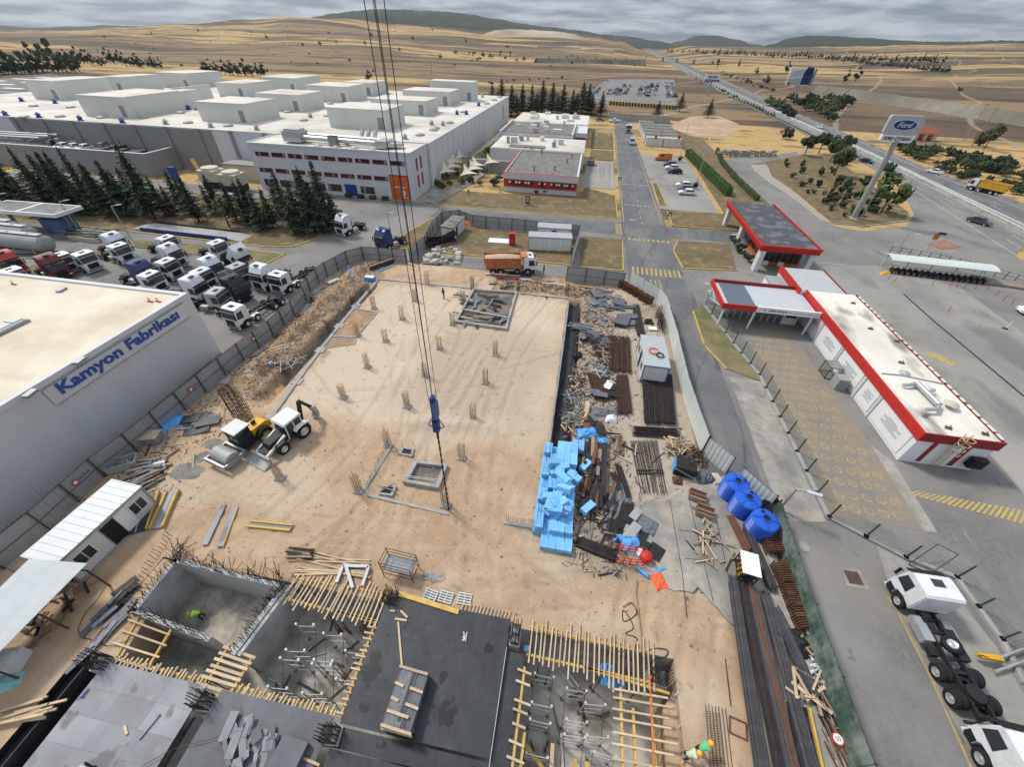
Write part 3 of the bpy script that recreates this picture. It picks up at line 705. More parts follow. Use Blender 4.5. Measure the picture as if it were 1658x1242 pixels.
for k in range(12):mk.face([(21.5+k*0.95,123,.014),(21.9+k*0.95,123,.014),(21.9+k*0.95,123.4,.014),(21.5+k*0.95,123.4,.014)])
for k in range(7):mk.face([(10.6+k*0.95,105,.012),(11.1+k*0.95,105,.012),(11.1+k*0.95,105.5,.012),(10.6+k*0.95,105.5,.012)])
strip(mk,[(1.0,120),(8,119),(8.4,148)],.18,.014);strip(mk,[(4,126),(4,146),(6.5,146),(6.5,126),(4,126)],.15,.014)
strip(mk,gp([(1320,425),(1365,428)]),0.15,.012)
struct(mk.mk('road_marking','white_paint'))
# highway lines and the two carriageways' edges
mk=MB()
def lane(f):return [(l[0]*(1-f)+r[0]*f,l[1]*(1-f)+r[1]*f) for l,r in zip(hw_l,hw_r)]
for f in (0.06,0.40,0.58,0.92):strip(mk,lane(f)[:6],0.22,.022)
for f in (0.20,0.31,0.70,0.81):
    pl=lane(f)
    for (x0,y0),(x1,y1) in zip(pl[:4],pl[1:5]):
        d=math.hypot(x1-x0,y1-y0);k=int(d/12)
        for i in range(k):
            t0,t1=i/k,(i+0.35)/k
            strip(mk,[(x0+(x1-x0)*t0,y0+(y1-y0)*t0),(x0+(x1-x0)*t1,y0+(y1-y0)*t1)],0.2,.022)
struct(mk.mk('road_marking','white_paint'))
md=MB();strip(md,lane(0.49),3.0,.018);struct(md.mk('median_strip','concrete_floor'))
mk=MB();strip(mk,gp([(1463,476),(1512,520),(1578,575),(1658,642)]),0.3,.012);struct(mk.mk('drain_channel','chassis'))
mk=MB();strip(mk,[(37.0,56.0),(40.5,44),(41.5,28)],0.25,.012);struct(mk.mk('drain_channel','asphalt_dark'))
# numbered circles painted on the paved yard
mk=MB();fd={}
SEG={'0':'abcdef','1':'bc','2':'abged','3':'abgcd','4':'fgbc','5':'afgcd','6':'afgcde','7':'abc','8':'abcdefg','9':'abcdfg'}
def digit(mb,ch,x,y,s,z,m=0):
    h=s;w=s*0.55;q={'a':((0,h),(w,h)),'b':((w,h),(w,h/2)),'c':((w,h/2),(w,0)),'d':((0,0),(w,0)),'e':((0,0),(0,h/2)),'f':((0,h/2),(0,h)),'g':((0,h/2),(w,h/2))}
    for c in SEG[ch]:strip(mb,[(x+q[c][0][0],y+q[c][0][1]),(x+q[c][1][0],y+q[c][1][1])],s*0.16,z,m)
num=1
for j in range(19):
    for i in range(5):
        x=25.6+i*1.15+(0.5 if j % 2 else 0)-0.02*j;y=23.6+j*1.45
        if x>30.9 or (j>14 and i>3):continue
        for a in range(14):
            t0,t1=2*math.pi*a/14,2*math.pi*(a+1)/14
            mk.face([(x+.29*math.cos(t0),y+.29*math.sin(t0),.0125),(x+.43*math.cos(t0),y+.43*math.sin(t0),.0125),(x+.43*math.cos(t1),y+.43*math.sin(t1),.0125),(x+.29*math.cos(t1),y+.29*math.sin(t1),.0125)])
        s=str(num);num+=1
        for q,ch in enumerate(s):digit(mk,ch,x-0.15*len(s)+q*0.28,y-0.17,0.34,.0130)
struct(mk.mk('floor_marking','faded_yellow'))
# storage yard floor: old concrete slab with cracks open along its joints
cf=gp([(1003,845),(1040,815),(1100,800),(1150,780),(1172,772),(1232,835),(1300,1030),(1420,1300),(1230,1300),(1222,1180),(1195,1020),(1165,1000),(1150,975),(1130,955),(1090,962),(1060,940),(1010,905)])
cj=[]
for p,q in zip(cf,cf[1:]+cf[:1]):
    k=max(1,int(math.hypot(q[0]-p[0],q[1]-p[1])/.5))
    for i in range(k):x,y=p[0]+(q[0]-p[0])*i/k,p[1]+(q[1]-p[1])*i/k;s=.55 if x<13.6 and y>8 else .05;cj.append((x+s*NZ.noise((x*.8,y*.8,1)),y+s*NZ.noise((x*.8,y*.8,7))))
struct(MB().prism(cj,0.0,0.21).mk('concrete_floor','concrete_floor'))
mk=MB();
for q in ([(1085,812),(1105,930),(1112,1000)],[(1115,805),(1155,975)],[(1100,858),(1126,862)],[(1110,905),(1140,907)],[(1160,840),(1190,985)]):strip(mk,gp(q,.21),0.05,.214)
struct(mk.mk('floor_joint','ink'))
struct(MB().prism([(17.7,20.5),(18.3,20.8),(18.3,4),(17.9,4)],0.0,0.30).mk('kerb','concrete'))
# manholes
for px,py,r in ((1145,459,.45),(1149,471,.45),(1302,886,.4),(1014,556,.4)):
    x,y=g(px,py);struct(MB().lathe([(r,0),(r,.02)],16,x,y).mk('manhole_cover','concrete'))
x,y=g(1382,936);struct(MB().box(x-.75,y-.75,0,x+.75,y+.75,.018).mk('drain_surround','concrete_floor'));struct(MB().box(x-.5,y-.5,.018,x+.5,y+.5,.03).mk('drain_cover','brown_steel'))
# ================================================================ BUILDINGS
def text_mesh(s,size,depth=0.03,shear=0.0,bold=0.0):
    cu=bpy.data.curves.new('lettering','FONT');cu.body=s;cu.size=size;cu.extrude=depth/2;cu.shear=shear;cu.offset=bold
    cu.resolution_u=3;cu.align_x='LEFT'
    o=bpy.data.objects.new('lettering',cu);COL.objects.link(o)
    dg=bpy.context.evaluated_depsgraph_get();me=bpy.data.meshes.new_from_object(o.evaluated_get(dg))
    bpy.data.objects.remove(o);return me
def lettering(s,m,size,origin,right,up,width=None,height=None,parent=None,depth=0.03,shear=0.0,bold=0.0,name='lettering'):
    """text standing in the plane spanned by right/up, its lower left corner at origin (parent-local coordinates)"""
    me=text_mesh(s,size,depth,shear,bold);r=Vec(right).normalized();u=Vec(up).normalized();n=r.cross(u)
    xs=[v.co.x for v in me.vertices];ys=[v.co.y for v in me.vertices]
    x0,y0=min(xs),min(ys);kx=width/(max(xs)-x0) if width else 1;ky=height/(max(ys)-y0) if height else (kx if width else 1)
    for v in me.vertices:v.co=Vec(origin)+r*((v.co.x-x0)*kx)+u*((v.co.y-y0)*ky)+n*v.co.z
    me.materials.clear();me.materials.append(M[m]);return link(name,me,parent)

# ---- the hall with the company lettering, left
hx,hy0,hy1,hz=-41.2,-22.0,32.7,8.0
b=obj('factory_hall','corrugated grey hall with big blue lettering on its wall and a stained cream roof','factory hall',(hx,hy1,0),w=True)
mb=MB();k=int((hy1-hy0)/0.34);vs=[];fs=[]
for i in range(k+1):
    y=hy0+i*(hy1-hy0)/k
    for dx,dy in ((0,0),(0.05,0.05),(0.05,0.14),(0,0.19)):vs+=[(hx+dx,y+dy,0),(hx+dx,y+dy,hz)]
for i in range(len(vs)//2-1):fs.append((2*i,2*i+2,2*i+3,2*i+1))
mb.add(vs,fs);vs=[];fs=[];k=90
for i in range(k+1):
    x=hx-0.05-i*0.36
    for dx,dy in ((0,0),(-0.06,0.05),(-0.15,0.05),(-0.21,0)):vs+=[(x+dx,hy1+dy,0),(x+dx,hy1+dy,hz)]
for i in range(len(vs)//2-1):fs.append((2*i,2*i+2,2*i+3,2*i+1))
mb.add(vs,fs);mb.mk('wall','corrugated',b)
MB().box(hx-33,hy0,hz-0.25,hx-0.15,hy1-0.1,hz-0.05).mk('roof','roof_cream',b)
mb=MB();mb.box(hx-0.35,hy0,hz-0.3,hx+0.10,hy1+0.12,hz+0.14);mb.box(hx-33,hy1-0.35,hz-0.3,hx-0.35,hy1+0.12,hz+0.14);mb.mk('roof_edge','wall_panel',b)
s=MB().box(hx+0.07,17.2,5.85,hx+0.14,31.65,7.5).mk('sign_board','wall_panel',b)
mb=MB()
for z in (5.85,7.5):mb.box(hx+0.14,17.2,z-0.03,hx+0.17,31.65,z+0.03)
mb.mk('board_trim','steel_grey',b)
lettering('Kamyon Fabrikası','letter_blue',1.6,(0.16,18.05-hy1,6.05),(0,1,0),(0,0,1),width=12.5,height=1.35,parent=b,depth=0.10,bold=0.045)
sl=MB()
for k in range(6):
    y0=18.8+k*1.02;sl.box(-53.2,y0,hz,-51.6,y0+0.96,hz+0.30,0);sl.prism([(-53.0,y0+.05),(-51.8,y0+.05),(-51.8,y0+.9),(-53.0,y0+.9)],hz+.30,hz+.40,0)
sl.box(-53.3,18.6,hz-.1,-51.5,25.0,hz+.22,1);sl.mk('skylight',['hedge_pale' if 'hedge_pale' in M else 'penthouse','steel_grey'],b)
for px,py in ((22,460),(243,488),(256,488)):
    x,y=g(px,py,hz);mb=MB();mb.tube((x,y,hz-.05),(x,y,hz+.35),.05,6,1);mb.bar((x-.35,y,hz+.02),(x+.35,y,hz+.02),.14,.06);mb.bar((x-.3,y+.1,hz+.32),(x+.3,y-.12,hz+.45),.05,.05)
    mb.mk('lifeline_anchor',['red','steel_grey'],b)
for px,py in ((50,638),(130,585),(100,470)):
    x,y=g(px,py,hz);MB().obox(x,y,hz-.05,.5,.9,.22,.2).mk('roof_hatch','steel_grey',b)

# ---- factory: white office block and the long flat roofed halls behind it
b=obj('factory','vast grey panelled factory with flat white roof crowded with plant rooms','factory',(-38.8,107,0),w=True)
FX0,FX1,FY0,FY1,FZ=-215.0,-38.6,107.2,220.0,10.0
MB().box(FX0,FY0,0,FX1,FY1,FZ-0.2).mk('wall','wall_panel',b)
MB().box(FX0+.4,FY0+.4,FZ-0.25,FX1-.4,FY1-.4,FZ).mk('roof','roof_white',b)
mb=MB();mb.box(FX0,FY0-.06,FZ-.2,FX1,FY0+.4,FZ+.10);mb.box(FX1-.4,FY0+.4,FZ-.2,FX1+.06,FY1,FZ+.10);mb.mk('roof_edge','wall_grey',b)
for k in range(9):MB().box(-160+k*9.6,FY0-.45,0,-159.2+k*9.6,FY0-.07,FZ+.1).mk('pilaster','wall_dark',b)
MB().box(-161,FY0-.05,.2,-98,FY0-.02,FZ-.25).mk('wall_cladding','wall_dark',b)
mb=MB()
for k in range(20):mb.box(FX1+.0,112+k*5.4,.1,FX1+.03,112.06+k*5.4,FZ-.3)
mb.mk('panel_joint','steel_grey',b)
MB().box(FX1,205,3,FX1+.08,206,8).mk('window','glass',b)
def zfor(px,py,y):
    d=ray(px,py);return HCAM+d.z*y/d.y
def plant_room(bl,br,tp,depth,door=True):
    z0=FZ;xa,ya=g(bl[0],bl[1],z0);xb,yb=g(br[0],br[1],z0);y=max((ya+yb)/2,FY0+1.5)
    h=max(4.0,min(9,zfor(tp[0],tp[1],y)-z0));x0,x1=min(xa,xb),max(xa,xb)
    r=obj('plant_room','tmp','plant room',((x0+x1)/2,y,z0),w=True)
    p=MB().box(x0,y,z0,x1,y+depth,z0+h-.15).mk('wall','penthouse',b)
    bpy.data.objects.remove(r)
    p.name='plant_room'
    off=p
    def sub(mb,nm,m):
        mb.v=[(vx-b.location.x,vy-b.location.y,vz) for vx,vy,vz in mb.v]
        return mb.mk(nm,m,p,loc=(0,0,0))
    q=MB();q.box(x0-.08,y-.08,z0+h-.15,x1+.08,y+depth+.08,z0+h);sub(q,'roof','roof_white')
    if door:
        q=MB();q.box(x1-2.6,y-.06,z0+.3,x1-1.0,y-.003,z0+3.0);sub(q,'louvre','wall_dark')
        q=MB();q.box(x1+.003,y+2,z0+.1,x1+.05,y+3,z0+2.3);sub(q,'door','wall_grey')
    return p
for a in [((45,161),(113,161),(66,130),20),((155,151),(222,149),(180,124),18),((128,189),(225,190),(180,156),20),((232,182),(278,180),(255,152),16),
          ((240,143),(330,141),(290,118),20),((262,176),(318,168),(290,143),16),((345,158),(410,157),(370,134),18),((326,196),(407,200),(360,166),14),
          ((419,178),(492,181),(455,152),14),((419,148),(488,149),(450,125),20),((499,163),(566,166),(535,139),16),((536,206),(628,212),(585,176),13),
          ((612,180),(684,191),(640,161),12),((660,166),(724,174),(690,147),14),((700,160),(765,165),(730,131),8),((558,154),(607,155),(575,133),16)]:
    plant_room(*a)
dome=MB().lathe([(1.25,0),(1.3,.18),(1.05,.42),(.5,.55),(.05,.58)],10).mesh('skylight','tank_grey',True)
for px,py in [(40,190),(98,189),(55,172),(115,174),(165,191),(233,191),(305,199),(370,204),(293,183),(466,182),(530,188),(492,195),(428,192),(705,208),(680,219),(728,199),(702,211),(750,182),(788,168),(800,162),(809,157),(737,165),(589,171),(285,173),(535,168)]:
    x,y=g(px,py,FZ);link('skylight',dome,b,(x-b.location.x,y-b.location.y,FZ),rnd(0,1))
vent=MB().lathe([(.9,0),(.55,.25),(.5,.7),(.8,.72),(.02,1.35)],8)
vb=vent.mesh('roof_vent','blue');vg=vent.mesh('roof_vent','tank_grey')
for px,py,q in [(36,164,1),(90,167,1),(10,187,1),(64,190,1),(131,195,1),(199,199,1),(306,177,1),(318,178,0),(269,201,0),(342,206,0),(416,210,0),(437,185,0),(503,190,0),(513,169,0),(699,202,0),(717,203,0),(740,185,1),(755,185,1),(775,171,1),(656,225,0),(781,157,0),(397,162,1),(410,162,1)]:
    x,y=g(px,py,FZ);link('roof_vent',vb if q else vg,b,(x-b.location.x,y-b.location.y,FZ),rnd(0,3))
mb=MB()
for k in range(4):mb.box(-100+k*20,FY0+1,FZ+.004,-99.8+k*20,FY1-1,FZ+.03)
for k in range(3):mb.box(-180,130+k*25,FZ+.004,-40,130.2+k*25,FZ+.035)
mb.mk('roof_seam','wall_grey',b)
# far low hall at the left horizon end of the factory
b2=obj('factory_annex','low dark roofed hall with pale rooflights at the far left of the factory','factory hall',(-262,176,0),w=True)
MB().box(-300,168,0,-216,232,8.0).mk('wall','wall_grey',b2);MB().box(-299,169,7.9,-217,231,8.3).mk('roof','roof_gravel',b2)
for j in range(5):
    for i in range(4):MB().box(-290+i*19,172+j*11,8.3,-280+i*19,174.4+j*11,8.55).mk('rooflight','white',b2)
for j in range(2):MB().box(-300,160+j*90,0,-150+j*20,166+j*90,6).mk('side_hall','roof_white',b2)

b=obj('office_block','grey three storey office block with red framed strip windows and an orange door','office block',(-39.0,95.4,0),w=True)
OX0,OX1,OY,OZ=-79.2,-39.1,95.4,10.0
MB().box(OX0,OY,0,OX1,FY0-.5,OZ-.2).mk('wall','wall_grey',b)
MB().box(OX0+.3,OY+.3,OZ-.25,OX1-.3,FY0-.5,OZ-.02).mk('roof','roof_white',b)
mb=MB();mb.box(OX0-.05,OY-.06,OZ-.2,OX1+.05,OY+.3,OZ+.15);mb.box(OX1-.3,OY+.3,OZ-.2,OX1+.06,FY0-.5,OZ+.15);mb.box(OX0-.06,OY+.3,OZ-.2,OX0+.3,FY0-.5,OZ+.15);mb.mk('parapet','wall_grey',b)
def band_window(x0,x1,z0,z1,n,y=OY,parent=b):
    fr=MB();fr.box(x0-.1,y-.10,z0-.13,x1+.1,y-.003,z0);fr.box(x0-.1,y-.06,z1,x1+.1,y-.003,z1+.08);fr.box(x0-.1,y-.06,z0,x0,y-.003,z1);fr.box(x1,y-.06,z0,x1+.1,y-.003,z1)
    for k in range(1,n):fr.box(x0+(x1-x0)*k/n-.02,y-.07,z0,x0+(x1-x0)*k/n+.02,y-.003,z1)
    w=fr.mk('window','red_dark',parent);p=MB();px=parent.location
    for k in range(n):p.box(x0+(x1-x0)*k/n+.03-px.x,y-.035-px.y,z0+.01,x0+(x1-x0)*(k+1)/n-.03-px.x,y-.005-px.y,z1-.01,1 if (k*7+int(x0)) % 5==0 else 0)
    p.mk('pane',['glass','glass_pale'],w,loc=(0,0,0))
for k in range(9):band_window(-77.6+k*4.2,-74.3+k*4.2,7.55,8.25,5)
for k in range(8):band_window(-77.9+k*4.2,-74.6+k*4.2,4.1,4.8,5)
for k in range(7):band_window(-77.7+k*4.2,-74.4+k*4.2,1.0,2.3,5) if k != 5 else None
MB().box(-56.6,OY-.06,.1,-53.6,OY-.003,2.6).mk('door','blue',b)
d=MB().box(-44.6,OY-.09,.05,-40.3,OY-.003,5.2).mk('door','orange_paint',b)
mb=MB();mb.box(-44.75,OY-.12,5.2,-40.15,OY-.003,5.4);mb.box(-44.75,OY-.12,0,-44.6,OY-.003,5.2);mb.box(-40.3,OY-.12,0,-40.15,OY-.003,5.2);mb.box(-42.5,OY-.11,.1,-42.4,OY-.09,5.2);mb.mk('door_frame','red_dark',b)
mb=MB()
for x,z,w,h in ((-42.2,1.6,.5,.5),(-42.2,.9,.7,.6),(-41.6,1.2,.35,.8),(-42.0,.4,.5,.4),(-41.0,.45,.25,.3),(-41.9,2.0,.3,.3)):mb.box(x,OY-.10,z,x+w,OY-.092,z+h)
for k in range(7):mb.box(-43.9+k*.42,OY-.10,2.75,-43.6+k*.42,OY-.092,2.95)
mb.mk('door_sign','white',b)
for y in (98.5,101.3):
    for z in (2.2,5.8):MB().box(OX1+.003,y,z,OX1+.09,y+.9,z+2.6).mk('window','red_dark',b)
for k in range(4):MB().obox(-55.5+k*3.1,OY-1.2,0,1.4,1.0,.8,0).mk('planter','foliage_dark',b)
# roof plant on the office block
u=obj('ventilation_unit','large square metal ventilation unit with two long ducts on the office roof','ventilation unit',(-68,99,OZ),w=True)
mb=MB();mb.box(-71,97.8,OZ+.3,-66.6,101.5,OZ+2.4);mb.prism([(-70.6,98.2),(-67,98.2),(-67,101.1),(-70.6,101.1)],OZ+2.4,OZ+2.8);mb.mk('housing','galvanised',u)
mb=MB();mb.tube((-66.6,99,OZ+1.2),(-48,98.6,OZ+1.0),.5,10);mb.tube((-66.6,101,OZ+1.4),(-48,101,OZ+1.2),.5,10);mb.box(-56.5,99.5,OZ,-55.8,100.2,OZ+1.2);mb.mk('duct','galvanised',u)
mb=MB();mb.box(-48,97.6,OZ+.2,-45.4,102,OZ+1.6);mb.prism([(-45.4,98),(-42.4,99.4),(-42.6,101.4),(-45.4,100.6)],OZ+.4,OZ+1.1);mb.mk('plenum','galvanised',u)
u=obj('chimney_box','dark open topped metal exhaust box on the office roof','exhaust box',(-58,99,OZ),w=True)
mb=MB();mb.box(-59.5,97.6,OZ-.02,-57.6,99,OZ+2.0,0);mb.box(-59.4,97.7,OZ+2.0,-57.7,98.9,OZ+2.06,1);mb.mk('casing',['steel_grey','black'],u);mb=MB()
for k in range(3):mb.bar((-55.2+k*1.7,105,OZ+.2),(-54.6+k*1.7,106,OZ+2.4),.8,.6)
mb.mk('elbow_duct','galvanised',u)
for k in range(4):tag(MB().lathe([(.9,0),(.9,.15),(.3,.4),(.02,.42)],10).mk('roof_fan','tank_grey',loc=(-62+k*4.5,97.2,OZ-.03)),'low grey fan cowl on the office block roof','roof fan','fan cowls on the office roof')

# ---- low dark annex with the parked plant on top, far left
b=obj('utility_building','low dark grey utility building with walled roof in front of the factory','utility building',(-111.3,97.5,0),w=True)
mb=MB();mb.box(-172,97.5,0,-111.3,98.0,5.4);mb.box(-111.8,98.0,0,-111.3,106.6,5.4);mb.box(-172,98.0,0,-111.8,106.6,4.2);mb.mk('wall','wall_dark',b)
mb=MB();mb.box(-172,97.45,5.4,-111.25,98.05,5.5);mb.box(-111.85,98.05,5.4,-111.25,106.6,5.5);mb.mk('coping','wall_grey',b)
MB().box(-171.9,98.0,4.2,-111.8,106.5,4.25).mk('roof','roof_gravel',b)
for k in range(6):MB().box(-130.5+k*2.7,98.8,4.25,-128.6+k*2.7,102.2,5.1+.25*(k % 2)).mk('chiller','chassis',b);
for k in range(10):
    x=rnd(-150,-116);mb=MB();mb.obox(x,rnd(102.5,105.5),4.25,rnd(.8,2.2),rnd(.8,1.6),rnd(.8,2.0),rnd(0,3));mb.tube((x+1,104,4.2),(x+1,104,rnd(5.5,8.0)),.08,6);mb.mk('roof_equipment',random.choice(['tank_cream','steel_grey','chassis','wall_dark']),b)
r=obj('pipe_bridge','grey lattice pipe bridge crossing the roof at the far left','pipe bridge',(-158,104,4.2),w=True)
mb=MB()
for y in (99,101.4,103.8):mb.tube((-176,y,6.6),(-146,y+2,6.6),.28,8,0)
for k in range(8):mb.bar((-175+k*4,98.6,4.2),(-175+k*4,98.8,6.4),.18,.18,1);mb.bar((-175+k*4,98.4,6.3),(-175+k*4,105,6.3),.18,.18,1);mb.bar((-175+k*4,98.8,4.3),(-171+k*4,98.8,6.3),.1,.1,1)
mb.mk('pipework',['galvanised','steel_grey'],r)
b=obj('switch_building','small beige flat roofed block beside the cooling towers','building',(-88,101,0),w=True)
MB().box(-92.5,100.5,0,-80,105.5,3.6).mk('wall','tank_cream',b);MB().box(-92.7,100.3,3.6,-79.9,105.7,3.85).mk('roof','wall_dark',b)
for k,(px,py) in enumerate(((352,302),(385,309))):
    x,y=g(px,py);t=obj('cooling_tower',('left' if k==0 else 'right')+' one of two cream cooling towers behind the conifers','cooling tower',(x,y,0))
    MB().box(-2.3,-2,1.6,2.3,2,4.0).mk('casing','tank_cream',t);MB().lathe([(2.0,4.0),(1.9,4.5),(1.7,4.5)],14).mk('fan_ring','tank_cream',t);MB().box(-2.1,-1.8,.2,2.1,1.8,1.6).mk('louvre','chassis',t)
mb=MB();mb.tube((-96,97,0),(-99.5,99,4.6),.5,8);t=tag(mb.mk('dust_chute','beam_yellow'),'leaning yellow chute beside the dark utility building','chute')
mb=MB();mb.box(-104,95,0,-102.4,96,3.4);tag(mb.mk('waste_hopper','blue'),'tall blue hopper leaning beside the utility building wall','hopper')

# ---- canteen and office pavilions with red window bands
b=obj('pavilion','low pavilion with red window band, grey fascia and weathered gravel roof','pavilion',(-1.4,108.6,0),w=True)
MB().box(-20.1,108.9,0,-1.4,136.0,4.1).mk('wall','wall_grey',b)
MB().box(-19.7,109.0,4.05,-1.8,136.0,4.15).mk('roof','roof_gravel',b)
mb=MB();mb.box(-20.2,108.5,3.1,-1.3,108.9,4.5);mb.box(-20.2,108.9,3.1,-19.7,136,4.5);mb.box(-1.8,108.9,3.1,-1.3,136,4.5);mb.mk('fascia','wall_grey',b)
mb=MB();mb.box(-20.2,108.55,4.5,-1.3,108.9,4.58);mb.box(-20.2,108.9,4.5,-19.9,136,4.56);mb.mk('coping','red',b)
MB().box(-20.1,108.75,1.25,-1.4,108.88,3.0).mk('red_band','red',b)
for x0,x1,n in ((-18.9,-12.4,8),(-11.2,-9.2,3),(-8.2,-2.2,9)):
    w=MB();w.box(x0,108.68,1.7,x1,108.75,2.75);w=w.mk('window','red_dark',b);p=MB()
    for k in range(n):
        a0=x0+(x1-x0)*k/n+.08+1.4;a1=x0+(x1-x0)*(k+1)/n-.08+1.4
        p.box(a0,108.62-108.6,1.8,a1,108.68-108.6,2.7,0);
        if k % 3 != 1:p.box(a0+.05,108.61-108.6,2.2,a1-.05,108.62-108.6,2.68,1)
    p.mk('pane',['glass','white'],w,loc=(0,0,0))
for px,py in ((877,250),(865,277),(898,277),(925,257),(918,265),(860,245)):
    x,y=g(px,py,4.1);mb=MB();mb.tube((x,y,4.1),(x,y,5.3),.22,8);mb.tube((x,y,5.3),(x,y,5.5),.4,8);mb.mk('flue','steel_grey',b)
b=obj('pavilion','low white roofed pavilion with rooftop kitchen plant behind the gravel roofed one','pavilion',(-1,136.2,0),w=True)
MB().box(-29.5,136.2,0,-0.9,157,4.6).mk('wall','wall_grey',b);MB().box(-29.2,136.5,4.55,-1.2,156.7,4.75).mk('roof','roof_white',b);MB().box(-24,138,4.75,-13,141.4,5.0).mk('roof_patch','roof_gravel',b)
for k in range(9):MB().obox(rnd(-26,-5),rnd(140,153),4.75,rnd(.6,2.2),rnd(.6,1.8),rnd(.6,1.8),rnd(0,.3)).mk('roof_equipment',random.choice(['galvanised','steel_grey','wall_panel']),b)
b=obj('pavilion','pavilion with parapet and grey gravel roof beside the long factory wall','pavilion',(-5.5,157.5,0),w=True)
MB().box(-31,157.5,0,-5.6,187,4.8).mk('wall','wall_panel',b);MB().box(-30.6,157.9,4.8,-6,186.6,4.85).mk('roof','roof_gravel',b)
mb=MB();mb.box(-31.1,157.4,4.8,-5.5,157.9,5.7);mb.box(-31.1,157.9,4.8,-30.6,187,5.7);mb.box(-6,157.9,4.8,-5.5,187,5.7);mb.mk('parapet','wall_panel',b);MB().box(-31.15,157.35,5.7,-5.45,157.95,5.78).mk('coping','red_dark',b)
for k in range(9):MB().obox(rnd(-28,-8),rnd(161,184),4.85,rnd(.8,3.2),rnd(.8,1.8),rnd(.6,1.8),rnd(0,.2)).mk('roof_equipment',random.choice(['galvanised','steel_grey','wall_panel','white']),b)
b=obj('pavilion','farthest pavilion with stained white roof and a red window wall','pavilion',(-1,188,0),w=True)
MB().box(-31.5,188.6,0,-1,216,4.6).mk('wall','wall_panel',b);MB().box(-31.2,188.9,4.55,-1.3,215.7,4.75).mk('roof','roof_white',b);MB().box(-5.4,172,0,-1,188.5,4.4).mk('wing','wall_panel',b);MB().box(-5.3,171.9,1.1,-1.1,171.97,3.0).mk('red_band','red',b);MB().box(-4.9,171.82,1.5,-1.5,171.9,2.7).mk('window','glass',b)
for k in range(12):MB().obox(rnd(-28,-4),rnd(191,213),4.75,rnd(1,3.2),rnd(.8,2),rnd(.5,1.6),rnd(0,.3)).mk('roof_equipment',random.choice(['galvanised','wall_panel','white','tank_cream']),b)
b=obj('covered_walkway','covered walkway with sloping grey roof between factory and pavilions','covered walkway',(-34,150,0),w=True)
mb=MB();mb.add([(-36.5,128,2.9),(-33.6,128,2.9),(-30.2,170,3.3),(-33.4,170,3.3),(-36.5,128,3.1),(-33.6,128,3.1),(-30.2,170,3.5),(-33.4,170,3.5)],[(3,2,1,0),(4,5,6,7),(0,1,5,4),(1,2,6,5),(2,3,7,6),(3,0,4,7)]);mb.mk('roof','roof_gravel',b)
mb=MB()
for k in range(8):mb.box(-36.2+k*.42,129+k*5,0,-36.05+k*.42,129.15+k*5,2.9);mb.box(-33.9+k*.42,129+k*5,0,-33.75+k*.42,129.15+k*5,2.9)
mb.mk('post','steel_grey',b)
MB().box(-33,126.2,0,-22,127.6,3.2).mk('link_wall','wall_dark',b)
tag(MB().prism([(-36.5,94.6),(-33.6,94.6),(-29.5,114),(-28,127),(-30,127),(-32,115)],.1,.13).mk('footpath','concrete_floor'),'pale paved footpath leading to the shade sails','footpath')['kind']='structure'
tag(MB().prism([(-38.8,95.6),(-35.8,95.6),(-34.2,108),(-38.4,108)],.1,.128).mk('pavement','concrete_floor'),'paved apron along the office block side wall','pavement')['kind']='structure'
# shade sails
SAILS=[((-35.6,112.6),.0,'front left, beside the office block'),((-29.8,112.2),.05,'front right, nearest the gravel roofed pavilion'),((-35.5,118),.0,'second behind the front left one'),((-29.4,117.4),.1,'second behind the front right one'),((-29.8,121.5),.0,'third in the right row'),((-36.6,123.5),.0,'half shaded against the factory wall'),((-26.5,126),.1,'near the covered link wall'),((-36.2,129.5),.0,'rearmost against the factory wall')]
for (x,y),rz,lab in SAILS:
    s=obj('shade_sail','cream shade sail on steel posts, '+lab,'shade sail',(x,y,0),rz)
    A,B,C,D=Vec((-2.0,1.6,4.6)),Vec((-1.5,1.5,4.5)),Vec((-2.4,-1.8,2.5)),Vec((2.2,-.3,2.9));vs=[];fs=[];n=6
    for i in range(n+1):
        for j in range(n+1):
            u,v=i/n,j/n;sg=0.35*math.sin(math.pi*u)*math.sin(math.pi*v);pin=1-0.45*math.sin(math.pi*v)*(1-abs(2*u-1)**2)*0
            p=(A*(1-u)+B*u*.9+A*.1*u)*(1-v)+(C*(1-u)+D*u)*v;p.z-=sg;e_=(Vec((-.9,-.2,3.2))-p)*.42*math.sin(math.pi*v)*(abs(2*u-1)**1.5)+(Vec((-.9,-.2,3.2))-p)*.35*math.sin(math.pi*u)*v**2;vs.append(p+e_)
    for i in range(n):
        for j in range(n):fs.append((i*(n+1)+j,(i+1)*(n+1)+j,(i+1)*(n+1)+j+1,i*(n+1)+j+1))
    MB().add(vs,fs).mk('canvas','sail',s,smooth=True)
    mb=MB();mb.tube((-2.0,1.6,0),(-2.0,1.6,4.7),.07,6);mb.tube((2.6,1.2,0),(2.6,1.2,4.3),.07,6);mb.tube((-2.4,-1.8,0),(-2.4,-1.8,2.6),.07,6);mb.mk('post','galvanised',s)
    MB().tube((-2.0,1.6,4.65),(2.6,1.2,4.25),.06,6).mk('beam','galvanised',s)

